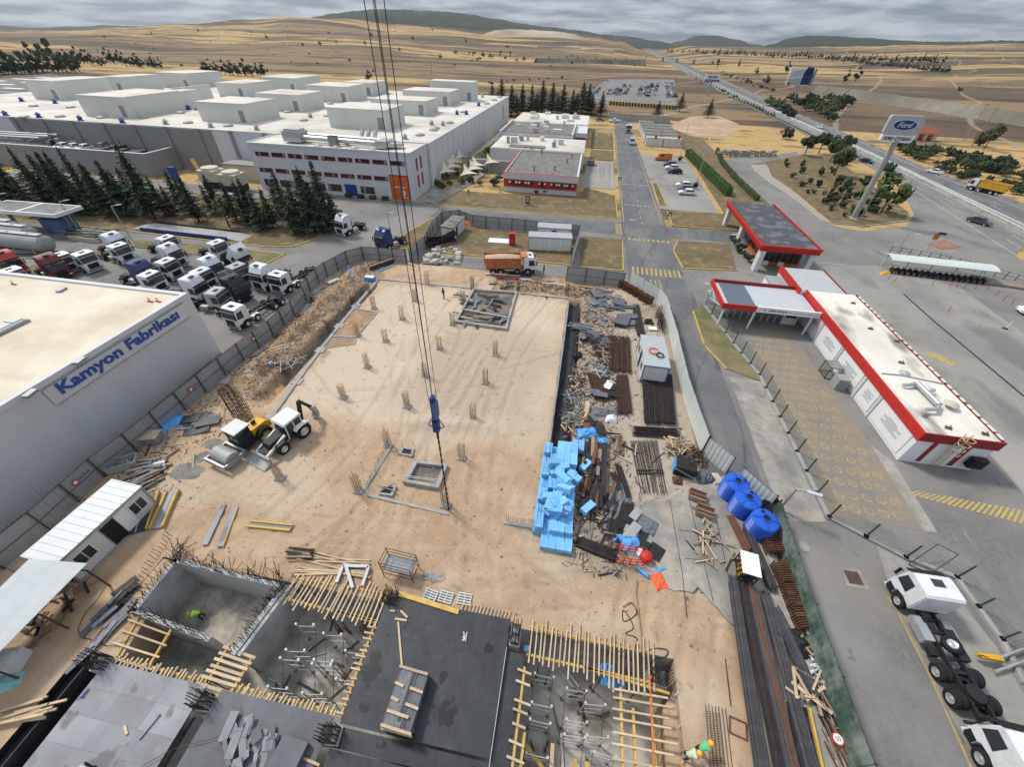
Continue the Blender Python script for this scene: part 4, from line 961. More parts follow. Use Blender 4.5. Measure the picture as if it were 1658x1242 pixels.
# ---- gate canopy with its ticket hut
b=obj('gate_canopy','black flat canopy with red slatted edge over the vehicle gate on pale pillars','gate canopy',(31.6,72.4,0),w=True)
MB().box(31.4,72.4,4.1,40.6,97.4,4.55).mk('roof_slab','chassis',b);MB().box(31.7,72.7,4.5,40.3,97.1,4.62).mk('roof','roof_black',b)
mb=MB();mb.box(31.2,72.2,4.35,31.42,97.5,4.72);mb.box(31.42,72.2,4.35,40.8,72.42,4.72);mb.box(40.58,72.42,4.35,40.8,97.5,4.72);mb.mk('roof_edge','red',b)
mb=MB()
for k in range(62):mb.box(31.16,72.5+k*.4,3.75,31.3,72.72+k*.4,4.35)
for k in range(23):mb.box(31.6+k*.4,72.16,3.75,31.82+k*.4,72.3,4.35)
mb.box(31.3,72.3,3.7,31.36,97.4,4.35);mb.box(31.36,72.3,3.7,40.7,72.36,4.35);mb.mk('slatted_fascia','red',b)
for x,y in ((31.9,73.0),(31.9,85.0),(31.9,95.8),(39.9,73.2),(39.9,95.8)):MB().box(x-.4,y-.7,0,x+.4,y+.7,4.1).mk('pillar','wall_panel',b)
h=obj('security_hut','orange framed glazed security hut under the gate canopy','security hut',(33.4,75.8,0),w=True)
MB().box(33.5,76.0,0,40.1,84,2.9).mk('wall','orange_paint',h);MB().box(33.2,75.7,2.9,40.4,84.3,3.2).mk('roof','chassis',h)
for k in range(6):MB().box(33.8+k*1.04,75.94,.5,34.7+k*1.04,75.99,2.5).mk('window','glass',h)
for k in range(4):MB().box(33.44,76.6+k*1.9,.9,33.49,78.1+k*1.9,2.5).mk('window','glass',h)
MB().box(34.0,75.65,0,34.9,75.92,.7).mk('air_conditioner','white',h)
MB().box(36.6,75.65,0,37.5,75.92,.7).mk('air_conditioner','white',h)

# ---- staff entrance building
b=obj('gatehouse','long white gatehouse with red roof band and stained cream roof','gatehouse',(33.4,30.2,0),w=True)
MB().box(33.5,30.3,0,39.8,57.9,3.8).mk('wall','white_board',b)
MB().box(33.6,30.4,3.75,39.7,57.9,3.9).mk('roof','roof_gate',b)
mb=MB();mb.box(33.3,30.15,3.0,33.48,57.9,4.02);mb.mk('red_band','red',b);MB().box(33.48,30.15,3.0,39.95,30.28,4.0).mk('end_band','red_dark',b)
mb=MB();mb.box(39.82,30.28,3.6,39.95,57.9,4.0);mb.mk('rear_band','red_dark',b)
mb=MB()
for k in range(27):mb.box(39.78,30.6+k,3.98,40.02,31.1+k+rnd(0,.4),4.05)
mb.mk('coping','roof_white',b)
for y in (36.2,39.4,45.0,50.6):MB().box(33.38,y,0,33.49,y+.28,3.0).mk('pilaster','wall_grey',b)
for i,(y0,y1) in enumerate(((30.9,36.0),(36.7,39.2),(40.0,44.7),(45.5,50.3),(51.1,53.8))):
    p=MB().box(33.42,y0,.35,33.49,y1,2.95).mk('poster_panel','white',b);mb=MB()
    yc=(y0+y1)/2
    for k in range(6 if i != 4 else 3):
        w=(.5+.5*abs(math.sin(k*2.1+i)))*(y1-y0)*.33;z=2.1-k*.18;mb.box(33.40-33.4,yc-w-30.2,z,33.419-33.4,yc+w*.8-30.2,z+.09,0 if i != 4 else 1)
    mb.mk('print',['ink_grey','orange_paint'],p,loc=(0,0,0))
for x,a in ((34.9,.35),(37.6,.4)):MB().box(x,30.22,.3,x+a,30.29,2.95).mk('pipe_chase','red_dark',b)
mb=MB()
for x in (36.2,36.8):mb.bar((x,30.05,.2),(x,30.05,4.6),.06,.06)
for k in range(14):mb.bar((36.2,30.05,.4+k*.3),(36.8,30.05,.4+k*.3),.05,.05)
for z in (2.4,3.0,3.6,4.2):
    pts=[(36.2,30.05,z),(36.0,29.6,z),(36.5,29.3,z),(37.0,29.6,z),(36.8,30.05,z)];[mb.bar(p,q,.05,.05) for p,q in zip(pts,pts[1:])]
mb.mk('ladder','timber',b)
mb=MB();mb.box(38.5,29.6,.9,39.7,30.14,2.0);mb.mk('air_conditioner','black',b)
MB().box(32.7,58.0,0,38.9,66.2,3.6).mk('rear_wing','wall_panel',b);mb=MB()
for k in range(20):mb.box(32.9+k*.3,58.2,3.6,33.08+k*.3,66.0,3.72)
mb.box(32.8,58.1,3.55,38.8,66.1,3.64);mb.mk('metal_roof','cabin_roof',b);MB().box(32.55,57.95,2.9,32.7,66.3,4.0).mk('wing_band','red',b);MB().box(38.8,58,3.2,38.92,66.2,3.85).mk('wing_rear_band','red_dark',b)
u=obj('extract_duct','shiny bent steel extract duct lying along the gatehouse roof','duct',(36.2,35,3.9),w=True)
mb=MB();mb.path([(36.4,37.6,4.3),(36.6,34.2,4.3)],.28,10);mb.mk('duct','galvanised',u)
mb=MB();mb.path([(36.6,34.2,4.3),(35.9,33.4,4.4),(34.8,33.2,4.35),(34.3,32.6,4.3)],.17,8);mb.path([(36.4,37.4,4.3),(35.4,37.0,4.3),(34.9,37.0,4.2)],.17,8);mb.path([(36.5,36,4.3),(37.5,36.6,4.3)],.17,8);mb.mk('elbow','galvanised',u)
mb=MB();mb.lathe([(.2,3.9),(.2,4.3),(.65,4.35),(.35,4.55),(.02,4.6)],10,37.9,34.6);mb.mk('cowl','tank_cream',u)
tag(MB().path([(34.0,39.0,3.98),(36,39.1,3.98),(39.6,38.4,3.98)],.06,6).mk('roof_pipe','galvanised'),'thin steel pipe running across the gatehouse roof','pipe')
tag(MB().lathe([(.55,0),(.5,.1),(.1,.3)],12).mk('roof_mushroom_vent','galvanised',loc=(36.6,39.6,3.9)),'flat round vent beside the roof pipe','roof vent')
for i,(x,y) in enumerate(((38.3,55.2),(37.4,48.6),(37.3,41.6),(39.2,46.2),(38.9,31.2),(36.0,31.4))):
    mb=MB();mb.tube((x,y,3.88),(x,y,4.3),.05,6,1);mb.bar((x-.3,y-.1,3.95),(x+.3,y+.1,3.95),.2,.1,0);mb.bar((x-.1,y+.25,3.95),(x+.1,y-.25,3.95),.15,.1,0)
    mb.mk('lifeline_anchor',['rust','steel_grey'],b,loc=None)
x,y=g(1372,632);t=obj('service_cabinet','square metal service cabinet against the gatehouse wall','cabinet',(32.4,41.4,0))
MB().box(-.6,-1,0,.6,.2,1.5).mk('casing','tank_grey',t);MB().box(-.45,-1.04,.2,.45,-1.003,1.3).mk('door','wall_dark',t)
t=obj('barred_cage','green barred cage with glass top beside the service cabinet','cage',(32.3,43.2,0));mb=MB()
for a,c in ((-.7,-.8),(.7,-.8),(.7,.8),(-.7,.8)):mb.bar((a,c,0),(a,c,1.6),.06,.06)
for z in (.1,1.6):
    for (a,c),(d,e) in zip(((-.7,-.8),(.7,-.8),(.7,.8),(-.7,.8)),((.7,-.8),(.7,.8),(-.7,.8),(-.7,-.8))):mb.bar((a,c,z),(d,e,z),.06,.06)
for k in range(6):mb.bar((-.7,-.7+k*.27,.1),(-.7,-.7+k*.27,1.6),.03,.03)
mb.mk('frame','green_steel',t);MB().box(-.65,-.75,1.6,.65,.75,1.63).mk('top','glass_pale',t)

# ---- turnstile canopy
b=obj('turnstile_canopy','red and white canopy with lettered front over the staff turnstiles','canopy',(21,51.9,0),w=True)
MB().box(21.0,52.1,3.0,33.1,59.3,3.2).mk('roof','cabin_roof',b);MB().box(21.8,52.4,3.2,25.4,59.0,3.26).mk('solar_sheet','steel_blue',b)
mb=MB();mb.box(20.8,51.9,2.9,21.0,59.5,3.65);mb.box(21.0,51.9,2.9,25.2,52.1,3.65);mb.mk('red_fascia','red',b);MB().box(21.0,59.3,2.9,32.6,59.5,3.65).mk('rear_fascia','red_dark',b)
sg=MB().box(25.2,51.86,2.88,33.25,52.1,3.68).mk('sign_fascia','white',b)
lettering('FORD OTOSAN','letter_blue',.3,(26.75-21,-.06,3.14),(1,0,0),(0,0,1),width=2.35,height=.27,parent=b,depth=.02,bold=.006,shear=.15)
lettering('ESKİŞEHİR FABRİKASI','ink_grey',.3,(29.85-21,-.06,3.12),(1,0,0),(0,0,1),width=3.05,height=.27,parent=b,depth=.02)
mb=MB();mb.box(26.0,51.84,3.24,26.4,51.858,3.34);mb.box(29.25,51.84,3.24,29.55,51.858,3.34);mb.mk('sign_dash','letter_blue',b)
for x,y in ((21.3,52.3),(25.3,52.3),(32.6,52.3),(21.3,59.0),(26.5,59.0)):MB().box(x-.1,y-.1,0,x+.1,y+.1,3.0).mk('post','white',b)
mb=MB();mb.bar((21.0,52.3,2.9),(21.0,58.9,1.0),.08,.08);mb.bar((21.0,58.9,2.9),(21.0,55.6,1.9),.08,.08);mb.mk('brace','white',b)
tp=obj('turnstile','steel tripod turnstile in the row under the red and white canopy','turnstile',(22.2,55,0),group='turnstiles under the canopy')
MB().box(-.12,-.6,0,.12,.6,1.0).mk('cabinet','galvanised',tp);mb=MB()
for a in (0,2.1,4.2):mb.tube((.12,0,.85),(.12+.45,.35*math.sin(a),.85+.35*math.cos(a)),.025,6)
mb.mk('arm','prop_steel',tp)
for k in range(10):put(tp,USED,(22.2+k*.92,55.4,0),0)
t=obj('ticket_booth','grey ticket booth at the right end of the turnstiles','booth',(31.4,55.6,0));MB().box(-1,-1,0,1,1,2.3).mk('wall','wall_panel',t);MB().box(-.7,-1.06,1.1,.7,-1.003,1.9).mk('window','glass',t)
t=obj('security_cabin','white cabin with air conditioner behind the turnstile canopy','cabin',(31.2,63.0,0));MB().box(-1.0,-2,0,1,1.5,2.6).mk('wall','white',t);MB().box(-.9,-2.35,.2,.2,-2.003,.9).mk('air_conditioner','tank_grey',t);MB().box(-1.1,-2.1,2.6,1.1,1.6,2.75).mk('roof','tank_grey',t)
t=obj('waste_container','dark green waste container beside the white security cabin','container',(30.6,60.2,0));MB().prism([(-2.0,-.7),(2,-.7),(2,.7),(-2,.7)],.1,1.2).mk('bin','green_steel',t);MB().box(-1.9,-.6,1.2,1.9,.6,1.26).mk('cover','black',t)

# ---- motorbike shelter
b=obj('bike_shelter','long pale curved shelter roof over the motorbike parking','bike shelter',(62,79,0),w=True)
mb=MB();n=6
sec=[(-1.6,2.25),(-1.0,2.5),(0,2.62),(1.0,2.5),(1.6,2.2)];A=Vec((55.4,78.9));B=Vec((71.5,77.6));d=(B-A).normalized();pn=Vec((-d.y,d.x));vs=[]
for q in (A,B):
    for o,z in sec:vs.append((q.x+pn.x*o,q.y+pn.y*o,z))
    for o,z in sec:vs.append((q.x+pn.x*o,q.y+pn.y*o,z-.12))
k=10;fs=[(i,i+1,i+1+k,i+k) for i in range(4)]+[(i+5,i+5+k,i+6+k,i+6) for i in range(4)]+[(0,k,k+5,5),(4,9,9+k,4+k),tuple(range(5))+(9,8,7,6,5),tuple(x+k for x in (4,3,2,1,0))+tuple(x+k for x in (5,6,7,8,9))]
mb.add(vs,fs).mk('roof','hoarding_pale',b,smooth=False)
for i in range(5):
    q=A.lerp(B,i/4.0*.94+.03);mb=MB();mb.bar((q.x+pn.x*1.2,q.y+pn.y*1.2,0),(q.x+pn.x*.9,q.y+pn.y*.9,2.4),.16,.16);mb.bar((q.x+pn.x*.9,q.y+pn.y*.9,2.35),(q.x-pn.x*1.4,q.y-pn.y*1.4,2.2),.12,.12);mb.mk('post','hoarding_pale',b)
struct(MB().prism([(67.5,76.4),(88,72.5),(88,74.8),(70,78.8)],0,.35).mk('planting_bed','paver'))

# ---- small building beyond the highway and the railway embankment walls
x,y=g(1490,226);b=obj('pump_house','small cream pump house with red tiled hip roof across the highway','pump house',(x,y,0),R(6))
MB().box(-4.6,-2.2,0,4.6,2.2,2.9).mk('wall','tank_cream',b);MB().add([(-5.2,-2.8,2.9),(5.2,-2.8,2.9),(5.2,2.8,2.9),(-5.2,2.8,2.9),(-2.6,0,4.7),(2.6,0,4.7)],[(0,1,5,4),(1,2,5),(2,3,4,5),(3,0,4),(3,2,1,0)]).mk('roof','terracotta',b)
for x in (-2.2,1.6):d=MB().box(x-1.0,-2.28,.1,x+1.2,-2.203,2.3).mk('door','red_dark',b);MB().box(x+.5,-2.33,1.2,x+.7,-2.28,1.7).mk('emblem','white',d)
for nm,lab,a,c,h,th in (('retaining_wall','long pale retaining wall along the embankment across the highway',[(1310,150),(1360,157),(1658,205),(1800,232)],5.0,5.5,0),('retaining_wall','pale stone slope below the far bridge left of the highway',[(870,106),(960,108),(1048,108)],7,9,0)):
    pts=gp(a);w=obj(nm,lab,'retaining wall',(*pts[1],0),w=True);mb=MB()
    for (x0,y0),(x1,y1) in zip(pts,pts[1:]):
        d=Vec((x1-x0,y1-y0)).normalized();pn=Vec((-d.y,d.x))*c*1.2
        mb.add([(x0,y0,-1),(x1,y1,-1),(x1+pn.x,y1+pn.y,h),(x0+pn.x,y0+pn.y,h),(x1+pn.x*1.3,y1+pn.y*1.3,h),(x0+pn.x*1.3,y0+pn.y*1.3,h),(x0+pn.x*4,y0+pn.y*4,-1),(x1+pn.x*4,y1+pn.y*4,-1)],[(0,1,2,3),(3,2,4,5),(5,4,7,6)])
    mb.mk('wall','wall_stone',w)
pa=far(1062,97,1180);pb=far(1168,106,1010)
w=obj('bridge','concrete overpass crossing the highway in the distance','bridge',(pa.x,pa.y,0),w=True)
MB().bar((pa.x,pa.y,7.5),(pb.x,pb.y,7.5),10,1.6).mk('deck','concrete',w);mb=MB()
for t in (.12,.36,.62,.88):q=pa.lerp(pb,t);mb.box(q.x-1.5,q.y-3,-1,q.x+1.5,q.y+3,6.8)
mb.mk('pier','concrete',w)
# concrete embankment and chevron wall at the far car park
pts=gp([(985,193),(1010,196),(1084,200)]);w=obj('retaining_wall','low concrete wall below the far car park','retaining wall',(*pts[0],0),w=True)
mb=MB()
for (x0,y0),(x1,y1) in zip(pts,pts[1:]):mb.bar((x0,y0,1.6),(x1,y1,1.6),.6,3.2)
mb.mk('wall','concrete',w)
pts=gp([(985,170),(1040,174),(1095,178)]);w=obj('barrier','yellow and black striped crash barrier at the edge of the far car park','barrier',(*pts[0],0),w=True);mb=MB()
for (x0,y0),(x1,y1) in zip(pts,pts[1:]):
    for k in range(22):mb.bar((x0+(x1-x0)*k/22,y0+(y1-y0)*k/22,1.2),(x0+(x1-x0)*(k+1)/22,y0+(y1-y0)*(k+1)/22,1.2),.5,2.0,k % 2)
mb.mk('panel',['yellow_paint','black'],w)
struct(MB().prism(gp([(985,196),(985,184),(1080,186),(1090,200)]),0,.25).mk('concrete_ramp','concrete_floor'))
# white site offices beside the main road
for j in range(6):
    for i in range(2):
        y=182+j*7.6;x=21.6+i*6.6
        if j==5 and i==1:continue
        t=obj('site_office',('left' if i==0 else 'right')+' white site office cabin beside the main road, row %d from the orange van' % (j+1) if j else ('left' if i==0 else 'right')+' white site office cabin facing the paved court and the flags','site office',(x,y,0),R(-1),group='site office cabins beside the main road')
        MB().box(0,0,0,6.3,2.6 if j<1 else 6.0,2.7).mk('wall','cabin_white',t);MB().box(-.06,-.06,2.7,6.36,2.66 if j<1 else 6.06,2.85).mk('roof','cabin_roof' if j<1 else 'roof_gravel',t)
        if j<2:
            mb=MB()
            for k in range(4):mb.box(k*2.1-.04 if k else 0,-.03,0,k*2.1+.04,-.003,2.7)
            mb.mk('frame','steel_grey',t)
# ================================================================ FENCES
BC={}
def wloc(p):
    x=y=z=0.0
    while p is not None:x+=p.location.x;y+=p.location.y;z+=p.location.z;p=p.parent
    return Vec((x,y,z))
def beam(parent,name,m,p,q,w,h,n=0):
    """a straight piece between two scene points; alike pieces share mesh data"""
    p=Vec(p);q=Vec(q);L_=round((q-p).length,1);key=(L_,w,h,m,n)
    if key not in BC:
        mb=MB()
        if n:mb.tube((-L_/2,0,0),(L_/2,0,0),w/2,n)
        else:mb.box(-L_/2,-w/2,-h/2,L_/2,w/2,h/2)
        BC[key]=mb.mesh(name,m)
    o=link(name,BC[key],parent);o.rotation_mode='QUATERNION';o.rotation_quaternion=(q-p).to_track_quat('X','Z')
    o.location=(p+q)/2-(wloc(parent) if parent is not None else Vec((0,0,0)));return o
def div(pts,step):
    out=[]
    for a,b in zip(pts,pts[1:]):
        a=Vec(a);b=Vec(b);k=max(1,round((b-a).length/step))
        out+=[a.lerp(b,i/k) for i in range(k)]
    return out+[Vec(pts[-1])]
def hoarding(label,pts,m,step=2.6,h=2.5,inside=1,brace=True,z=0.05,group=None):
    """corrugated sheet fence; inside = +1 when its posts stand on the left of the run"""
    P=div(pts,step);t=obj('site_fence',label,'fence',(*P[0],0),group=group,w=True)
    for i,(a,b) in enumerate(zip(P,P[1:])):
        d=(b-a);L_=d.length;d.normalize();pn=Vec((-d.y,d.x))*inside;k=max(4,int(L_/0.2));vs=[];fs=[]
        jit=rnd(-.03,.03);hh=h+rnd(-.06,.06)
        for j in range(k+1):
            q=a+d*(L_*j/k);o=pn*(0.035 if j % 2 else-0.0)
            for zz,lean in ((z,0),(z+hh*.5,jit*.5),(z+hh,jit)):vs.append((q.x+o.x+pn.x*lean,q.y+o.y+pn.y*lean,zz))
        for j in range(k):fs+=[(j*3,j*3+3,j*3+4,j*3+1),(j*3+1,j*3+4,j*3+5,j*3+2)]
        MB().add(vs,fs).mk('fence_panel',m,t)
        for zz in (z+h*.5,z+h-.04):beam(t,'rail','fence_steel',(a.x+pn.x*.06,a.y+pn.y*.06,zz),(b.x+pn.x*.06,b.y+pn.y*.06,zz),.035,.035)
    for i,a in enumerate(P):
        d=(P[min(i+1,len(P)-1)]-P[max(i-1,0)]).normalized();pn=Vec((-d.y,d.x))*inside
        q=a+pn*.13;beam(t,'post','brown_steel',(q.x,q.y,z-.05),(q.x,q.y,z+h+.05),.09,.09)
        if brace and i % 2:r=a+pn*1.1;beam(t,'brace','brown_steel',(q.x,q.y,z+1.5),(r.x,r.y,z),.045,.045)
    return t
WEST=[(-37.9,3.5),(-37.6,9.7),(-38.0,14.7),(-37.7,17.6),(-37.5,26.0),(-37.4,31.9),(-36.9,37.0),(-37.0,41.9),(-37.7,46.0),(-38.9,49.0),(-38.9,54.1),(-37.8,59.0),(-36.0,61.3),(-33.1,61.6),(-28.2,61.8)]
hoarding('grey corrugated site fence with brown posts along the lettered factory hall and truck yard',WEST,'hoarding',2.9,2.5,-1)
hoarding('grey corrugated site fence enclosing the dry lawn with the white cabins',[(-28.0,62.3),(-27.3,68.4),(-28.4,76),(-28.3,82),(-25,84.2),(-21.5,81.9),(0.4,81.3)],'hoarding',2.6,2.4,-1,brace=False)
hoarding('short pale corrugated fence standing end on beside the white cabins',[(0.7,81.0),(-0.2,67.6)],'hoarding_pale',2.7,2.5,-1,brace=False)
hoarding('three dark framed grey fence panels at the site entrance by the crosswalk',[(-0.7,61.2),(8.4,60.8)],'hoarding',3.0,2.6,-1)
hoarding('pale green corrugated fence curving along the road beside the stored rebar',[(9.4,61.6),(11.2,59.3),(13.3,56.7),(14.05,53.8),(14.15,46),(14.1,36),(14.35,31),(14.6,27.6)],'hoarding_pale',2.6,2.5,1)  # paler than the grey runs: its sunlit face is put into the colour
hoarding('last white corrugated fence panels behind the blue water tanks',[(14.7,27.4),(16.4,25.4)],'hoarding_pale',2.6,2.3,1,brace=False)
hoarding('white ribbed fence panel with brown frame directly behind the blue water tanks',[(17.0,24.4),(18.9,21.9)],'hoarding_pale',3.2,2.3,1,brace=False)
hoarding('weathered green panel fence between the stored bars and the lane',[(18.95,21.5),(18.7,17),(18.6,13.5),(18.55,9.5),(18.45,2)],'green_strip',3.4,2.4,1,brace=False)
struct(strip(MB(),[(-36.6,28),(-36.1,37),(-36.2,42),(-36.9,46),(-38.0,49.5)],0.9,0.02,0,0.26).mk('kerb','concrete'))
for (a,m) in (((-37.45,24.7),0),((-37.15,34.2),1),((-37.9,13.0),2)):
    t=obj('safety_notice',['round red and blue safety notice on the fence behind the blue sheets','round red and blue safety notice on the fence by the leaning boards','small red safety notice on the fence above the skips'][m],'sign',(a[0]+.12,a[1],1.7))
    mb=MB();mb.lathe([(.26,0),(.26,.02)],14);mb.v=[(z,y,x) for x,y,z in mb.v];mb.mk('ring','red',t);mb=MB();mb.lathe([(.15,.021),(.15,.03)],14);mb.v=[(z,y,x) for x,y,z in mb.v];mb.mk('disc','white',t)
    for k in range(3):MB().box(.005,.4+k*.3,.0,.02,.6+k*.3,.09).mk('stripe','letter_blue',t)

# green mesh fence along the staff entrance and further down the lane
def mesh_fence(label,pts,step,h,m='green_steel'):
    P=div(pts,step);t=obj('mesh_fence',label,'fence',(*P[0],0),w=True)
    struct_mb=MB();strip(struct_mb,[(p.x,p.y) for p in P],.35,0,0,.22);struct_mb.mk('plinth','concrete',t)
    for a in P:beam(t,'post',m,(a.x,a.y,.1),(a.x,a.y,h),.09,.09)
    for a,b in zip(P,P[1:]):
        mb=MB()
        for k in range(1,9):mb.bar((a.x,a.y,.2+k*(h-.3)/9),(b.x,b.y,.2+k*(h-.3)/9),.007,.007)
        for k in range(1,14):q=a.lerp(b,k/14);mb.bar((q.x,q.y,.2),(q.x,q.y,h-.1),.007,.007)
        mb.mk('mesh_panel',m,t)
mesh_fence('green mesh fence with posts between the lane and the numbered paving',[(20.6,57.5),(22.4,47.8),(23.9,41.4),(24.1,22.3)],2.35,2.0)
mesh_fence('green mesh fence running from the paving past the parked truck',[(24.1,22.3),(28.6,19.6),(31.6,18.6)],2.4,2.0)
mesh_fence('green mesh fence on the far side of the white truck chassis',[(31.6,18.6),(31.9,14.5),(31.0,9),(30.6,3)],2.4,1.6)

# ================================================================ FOUNDATION SLAB
b=obj('foundation_wall','pale concrete wall tops framing the filled foundation with dowels along one edge','foundation wall',(-28,23,0),w=True)
def wallseg(p,q,w=.34,z0=-.9,z1=.28,nm='wall_top',m='concrete',par=None):
    p=Vec(p);q=Vec(q);d=(q-p).normalized();pn=Vec((-d.y,d.x))*(w/2)
    MB().prism([tuple(p-pn),tuple(q-pn),tuple(q+pn),tuple(p+pn)],z0,z1).mk(nm,m,par or b)
DW2=MB().tube((0,0,0),(0,0,1),.02,5).mesh('dowel','rebar_dark')
LW=[(-27.6,20.5),(-28.3,24.0),(-28.9,29.5),(-29.5,35.5),(-29.9,41),(-30.2,46.5),(-30.5,54.8)]
for p,q in zip(LW,LW[1:]):wallseg(p,q)
for p,q in (((-30.5,55.0),(-16,55.1)),((-16,55.1),(0.1,55.2)),((0.1,55.2),(0.1,43)),((0.1,43),(0.0,30)),((0.0,30),(-.1,17.0))):wallseg(p,q,.28)
for x,y in LW[1:6]:MB().box(x-.55,y-.5,-.2,x+.55,y+.5,.24).mk('wall_pad','concrete',b)
dw=MB().tube((0,0,0),(0,0,1),.022,5).mesh('dowel','rebar_pale')
def dowel(par,x,y,z,h,lx=0,ly=0,m=None):
    o=link('dowel',m or dw,par);o.location=Vec((x,y,z))-wloc(par);o.scale=(1,1,h);o.rotation_euler=(ly,lx,0);return o
for k in range(64):dowel(b,.05+rnd(-.08,.08),17.5+k*.58+rnd(-.15,.15),.1,rnd(.7,1.5),rnd(-.1,.1),rnd(-.1,.1))
for k in range(26):dowel(b,-14.9-.01*k+rnd(-.06,.06),17.6+k*.2,.1,rnd(.8,1.2),rnd(-.1,.05),rnd(-.06,.06))
for k in range(17):dowel(b,-2.6+k*.16,16.85,.1,1.1,0,rnd(-.05,.05))
wallseg((-15.3,17.2),(-14.9,22.9),.3,0,.22);wallseg((-15.3,17.2),(-7.4,16.7),.25,0,.2);wallseg((-2.8,16.8),(0,16.8),.3,0,.25)
mb=MB();n=40;vs=[];fs=[]
for i in range(n+1):
    y=17.2+i*37.2/n
    for j,x in enumerate((.22,.55,.95,1.4,1.85)):vs.append((x+.12*NZ.noise((y,x,2)),y,[-.0,-.35,-.55,-.45,.02][j]+.12*NZ.noise((x*3,y*1.3,8))))
for i in range(n):
    for j in range(4):fs.append((i*5+j,i*5+j+1,i*5+j+6,i*5+j+5))
tag(mb.add(vs,fs).mk('waterproof_membrane','membrane'),'black waterproofing sheet lining the long trench beside the slab','membrane')
# dark membrane and rubble in the left trench
mb=MB();vs=[];fs=[];n=44
for i in range(n+1):
    y=29+i*24/n;x0=-29.5-(y-35)*.055
    for j,o in enumerate((-.3,-.7,-1.1,-1.5)):vs.append((x0+o+.15*NZ.noise((y,o,2)),y,[.0,-.5,-.5,.1][j]+.15*NZ.noise((y*1.3,o*3,5))))
for i in range(n):
    for j in range(3):fs.append((i*4+j,i*4+j+1,i*4+j+5,i*4+j+4))
tag(mb.add(vs,fs).mk('trench_lining','trench_dark'),'dark lining in the trench left of the foundation','lining')

def rebar_column(nm,label,loc,h=2.2,nx=4,ny=3,w=.5,d=.4,m='rebar_pale',pad=True,ties=2,r=.024,cat='rebar column',group='starter bar columns on the foundation slab',splay=.05,z0=0.0):
    t=obj(nm,label,cat,loc,group=group)
    if pad:MB().box(-w/2-.14,-d/2-.14,0,w/2+.14,d/2+.14,.26+z0).mk('pad','concrete',t)
    for i in range(nx):
        for j in range(ny):
            if 0<i<nx-1 and 0<j<ny-1:continue
            x,y=-w/2+w*i/(nx-1),-d/2+d*j/(ny-1)
            MB().tube((x,y,.1),(x+rnd(-splay,splay),y+rnd(-splay,splay),h+rnd(-.25,.15)),r,5).mk('bar',m,t)
    for k in range(ties):
        z=.45+k*.5;mb=MB();a=w/2+.02;c=d/2+.02
        for p,q in (((-a,-c),(a,-c)),((a,-c),(a,c)),((a,c),(-a,c)),((-a,c),(-a,-c))):mb.bar((*p,z),(*q,z),.03,.03)
        mb.mk('tie',m,t)
    return t
cols=[(651.5,518),(625,554),(595.7,596),(557,645),(712,566),(688.6,610),(660,660),(802,576),(786,621),(766,679),(748,743),(629,723),(733,527),(749.5,491),(673,488),(692,461),(606,501),(580,545),(455,776),(582,797),(722,820)]
rc=[rebar_column('rebar_column','bundle of tan starter bars standing on a small concrete pad on the sand',(0,0,0)) for _ in range(3)]
for i,c in enumerate(cols):put(rc[i % 3],USED,(*g(*c),-.02),rnd(-.1,.1)+(math.pi/2 if i in (7,8) else 0),scale=(1,1,1.15 if i in (18,19,20) else rnd(.9,1.05)))
rc2=rebar_column('rebar_column','thin rusty starter bars rising from the trench left of the foundation',(0,0,0),2.0,3,3,.4,.4,'rebar',False,2,group='starter bars in the left trench')
for c in ((534,538),(572,494.5),(597,473),(468,610)):put(rc2,USED,(*g(*c),-.3))
rc3=rebar_column('rebar_column','rusty starter bars rising behind the far edge of the foundation',(0,0,0),2.3,3,3,.4,.4,'rebar',False,3,group='starter bars at the far foundation edge')
for c in ((765,470),(839,473),(917,480)):put(rc3,USED,(*g(*c),0))
t=rebar_column('rebar_cage','tall dense rusty rebar cage standing upright behind the roller',(*g(398,682),0),4.6,7,6,1.3,.9,'rebar',False,7,r=.03,cat='rebar cage',group=None,splay=.12)

def ring_pit(label,pts,w=.4,h=.45,floor='raft',z0=0,inner=None):
    P=gp(pts);t=obj('foundation_pit',label,'pit',(*P[0],0),w=True);n=len(P)
    c=Vec((sum(p[0] for p in P)/n,sum(p[1] for p in P)/n))
    for i in range(n):
        p,q=Vec(P[i]),Vec(P[(i+1) % n]);d=(q-p).normalized();pi=p+(c-p).normalized()*w*1.3;qi=q+(c-q).normalized()*w*1.3
        MB().prism([tuple(p),tuple(q),tuple(qi),tuple(pi)],z0,h).mk('kerb_wall','concrete',t)
    MB().prism([tuple(Vec(p)+(c-Vec(p)).normalized()*w*1.2) for p in P],z0,.16).mk('floor',floor,t)
    return t
p1=ring_pit('large rectangular concrete pit full of old timber near the far edge of the slab',[(736,525),(766,471),(837.5,476),(820.5,537)],.4,.5,'trench_dark')
p2=ring_pit('square grey concrete pit with wet floor near the front of the slab',[(653,785.5),(672,750),(726,757),(711,796)],.38,.55,'trench_dark')  # dark floor colour stands in for the shade of a deep pit
p3=ring_pit('concrete kerb frame of soil at the left edge of the slab',[(537,547),(577,549),(612,507),(575,500)],.22,.25,'loose_soil')
ring_pit('narrow concrete kerb frame below the larger one at the left edge',[(523,566),(536,549),(578,551),(575,559)],.15,.22,'loose_soil')
t=ring_pit('small concrete pocket with rods left of the square pit',[(646,738),(652,727),(672,730),(668,742)],.2,.3,'chassis')
t2=ring_pit('small concrete pocket with crossed timber on its top below the square pit',[(614,803),(618,788),(643,790),(636,806)],.2,.3,'chassis')
for k in range(4):x,y=gp([(646,738),(652,727),(672,730),(668,742)])[k];dowel(t,x,y,.1,1.2,rnd(-.1,.1),0)
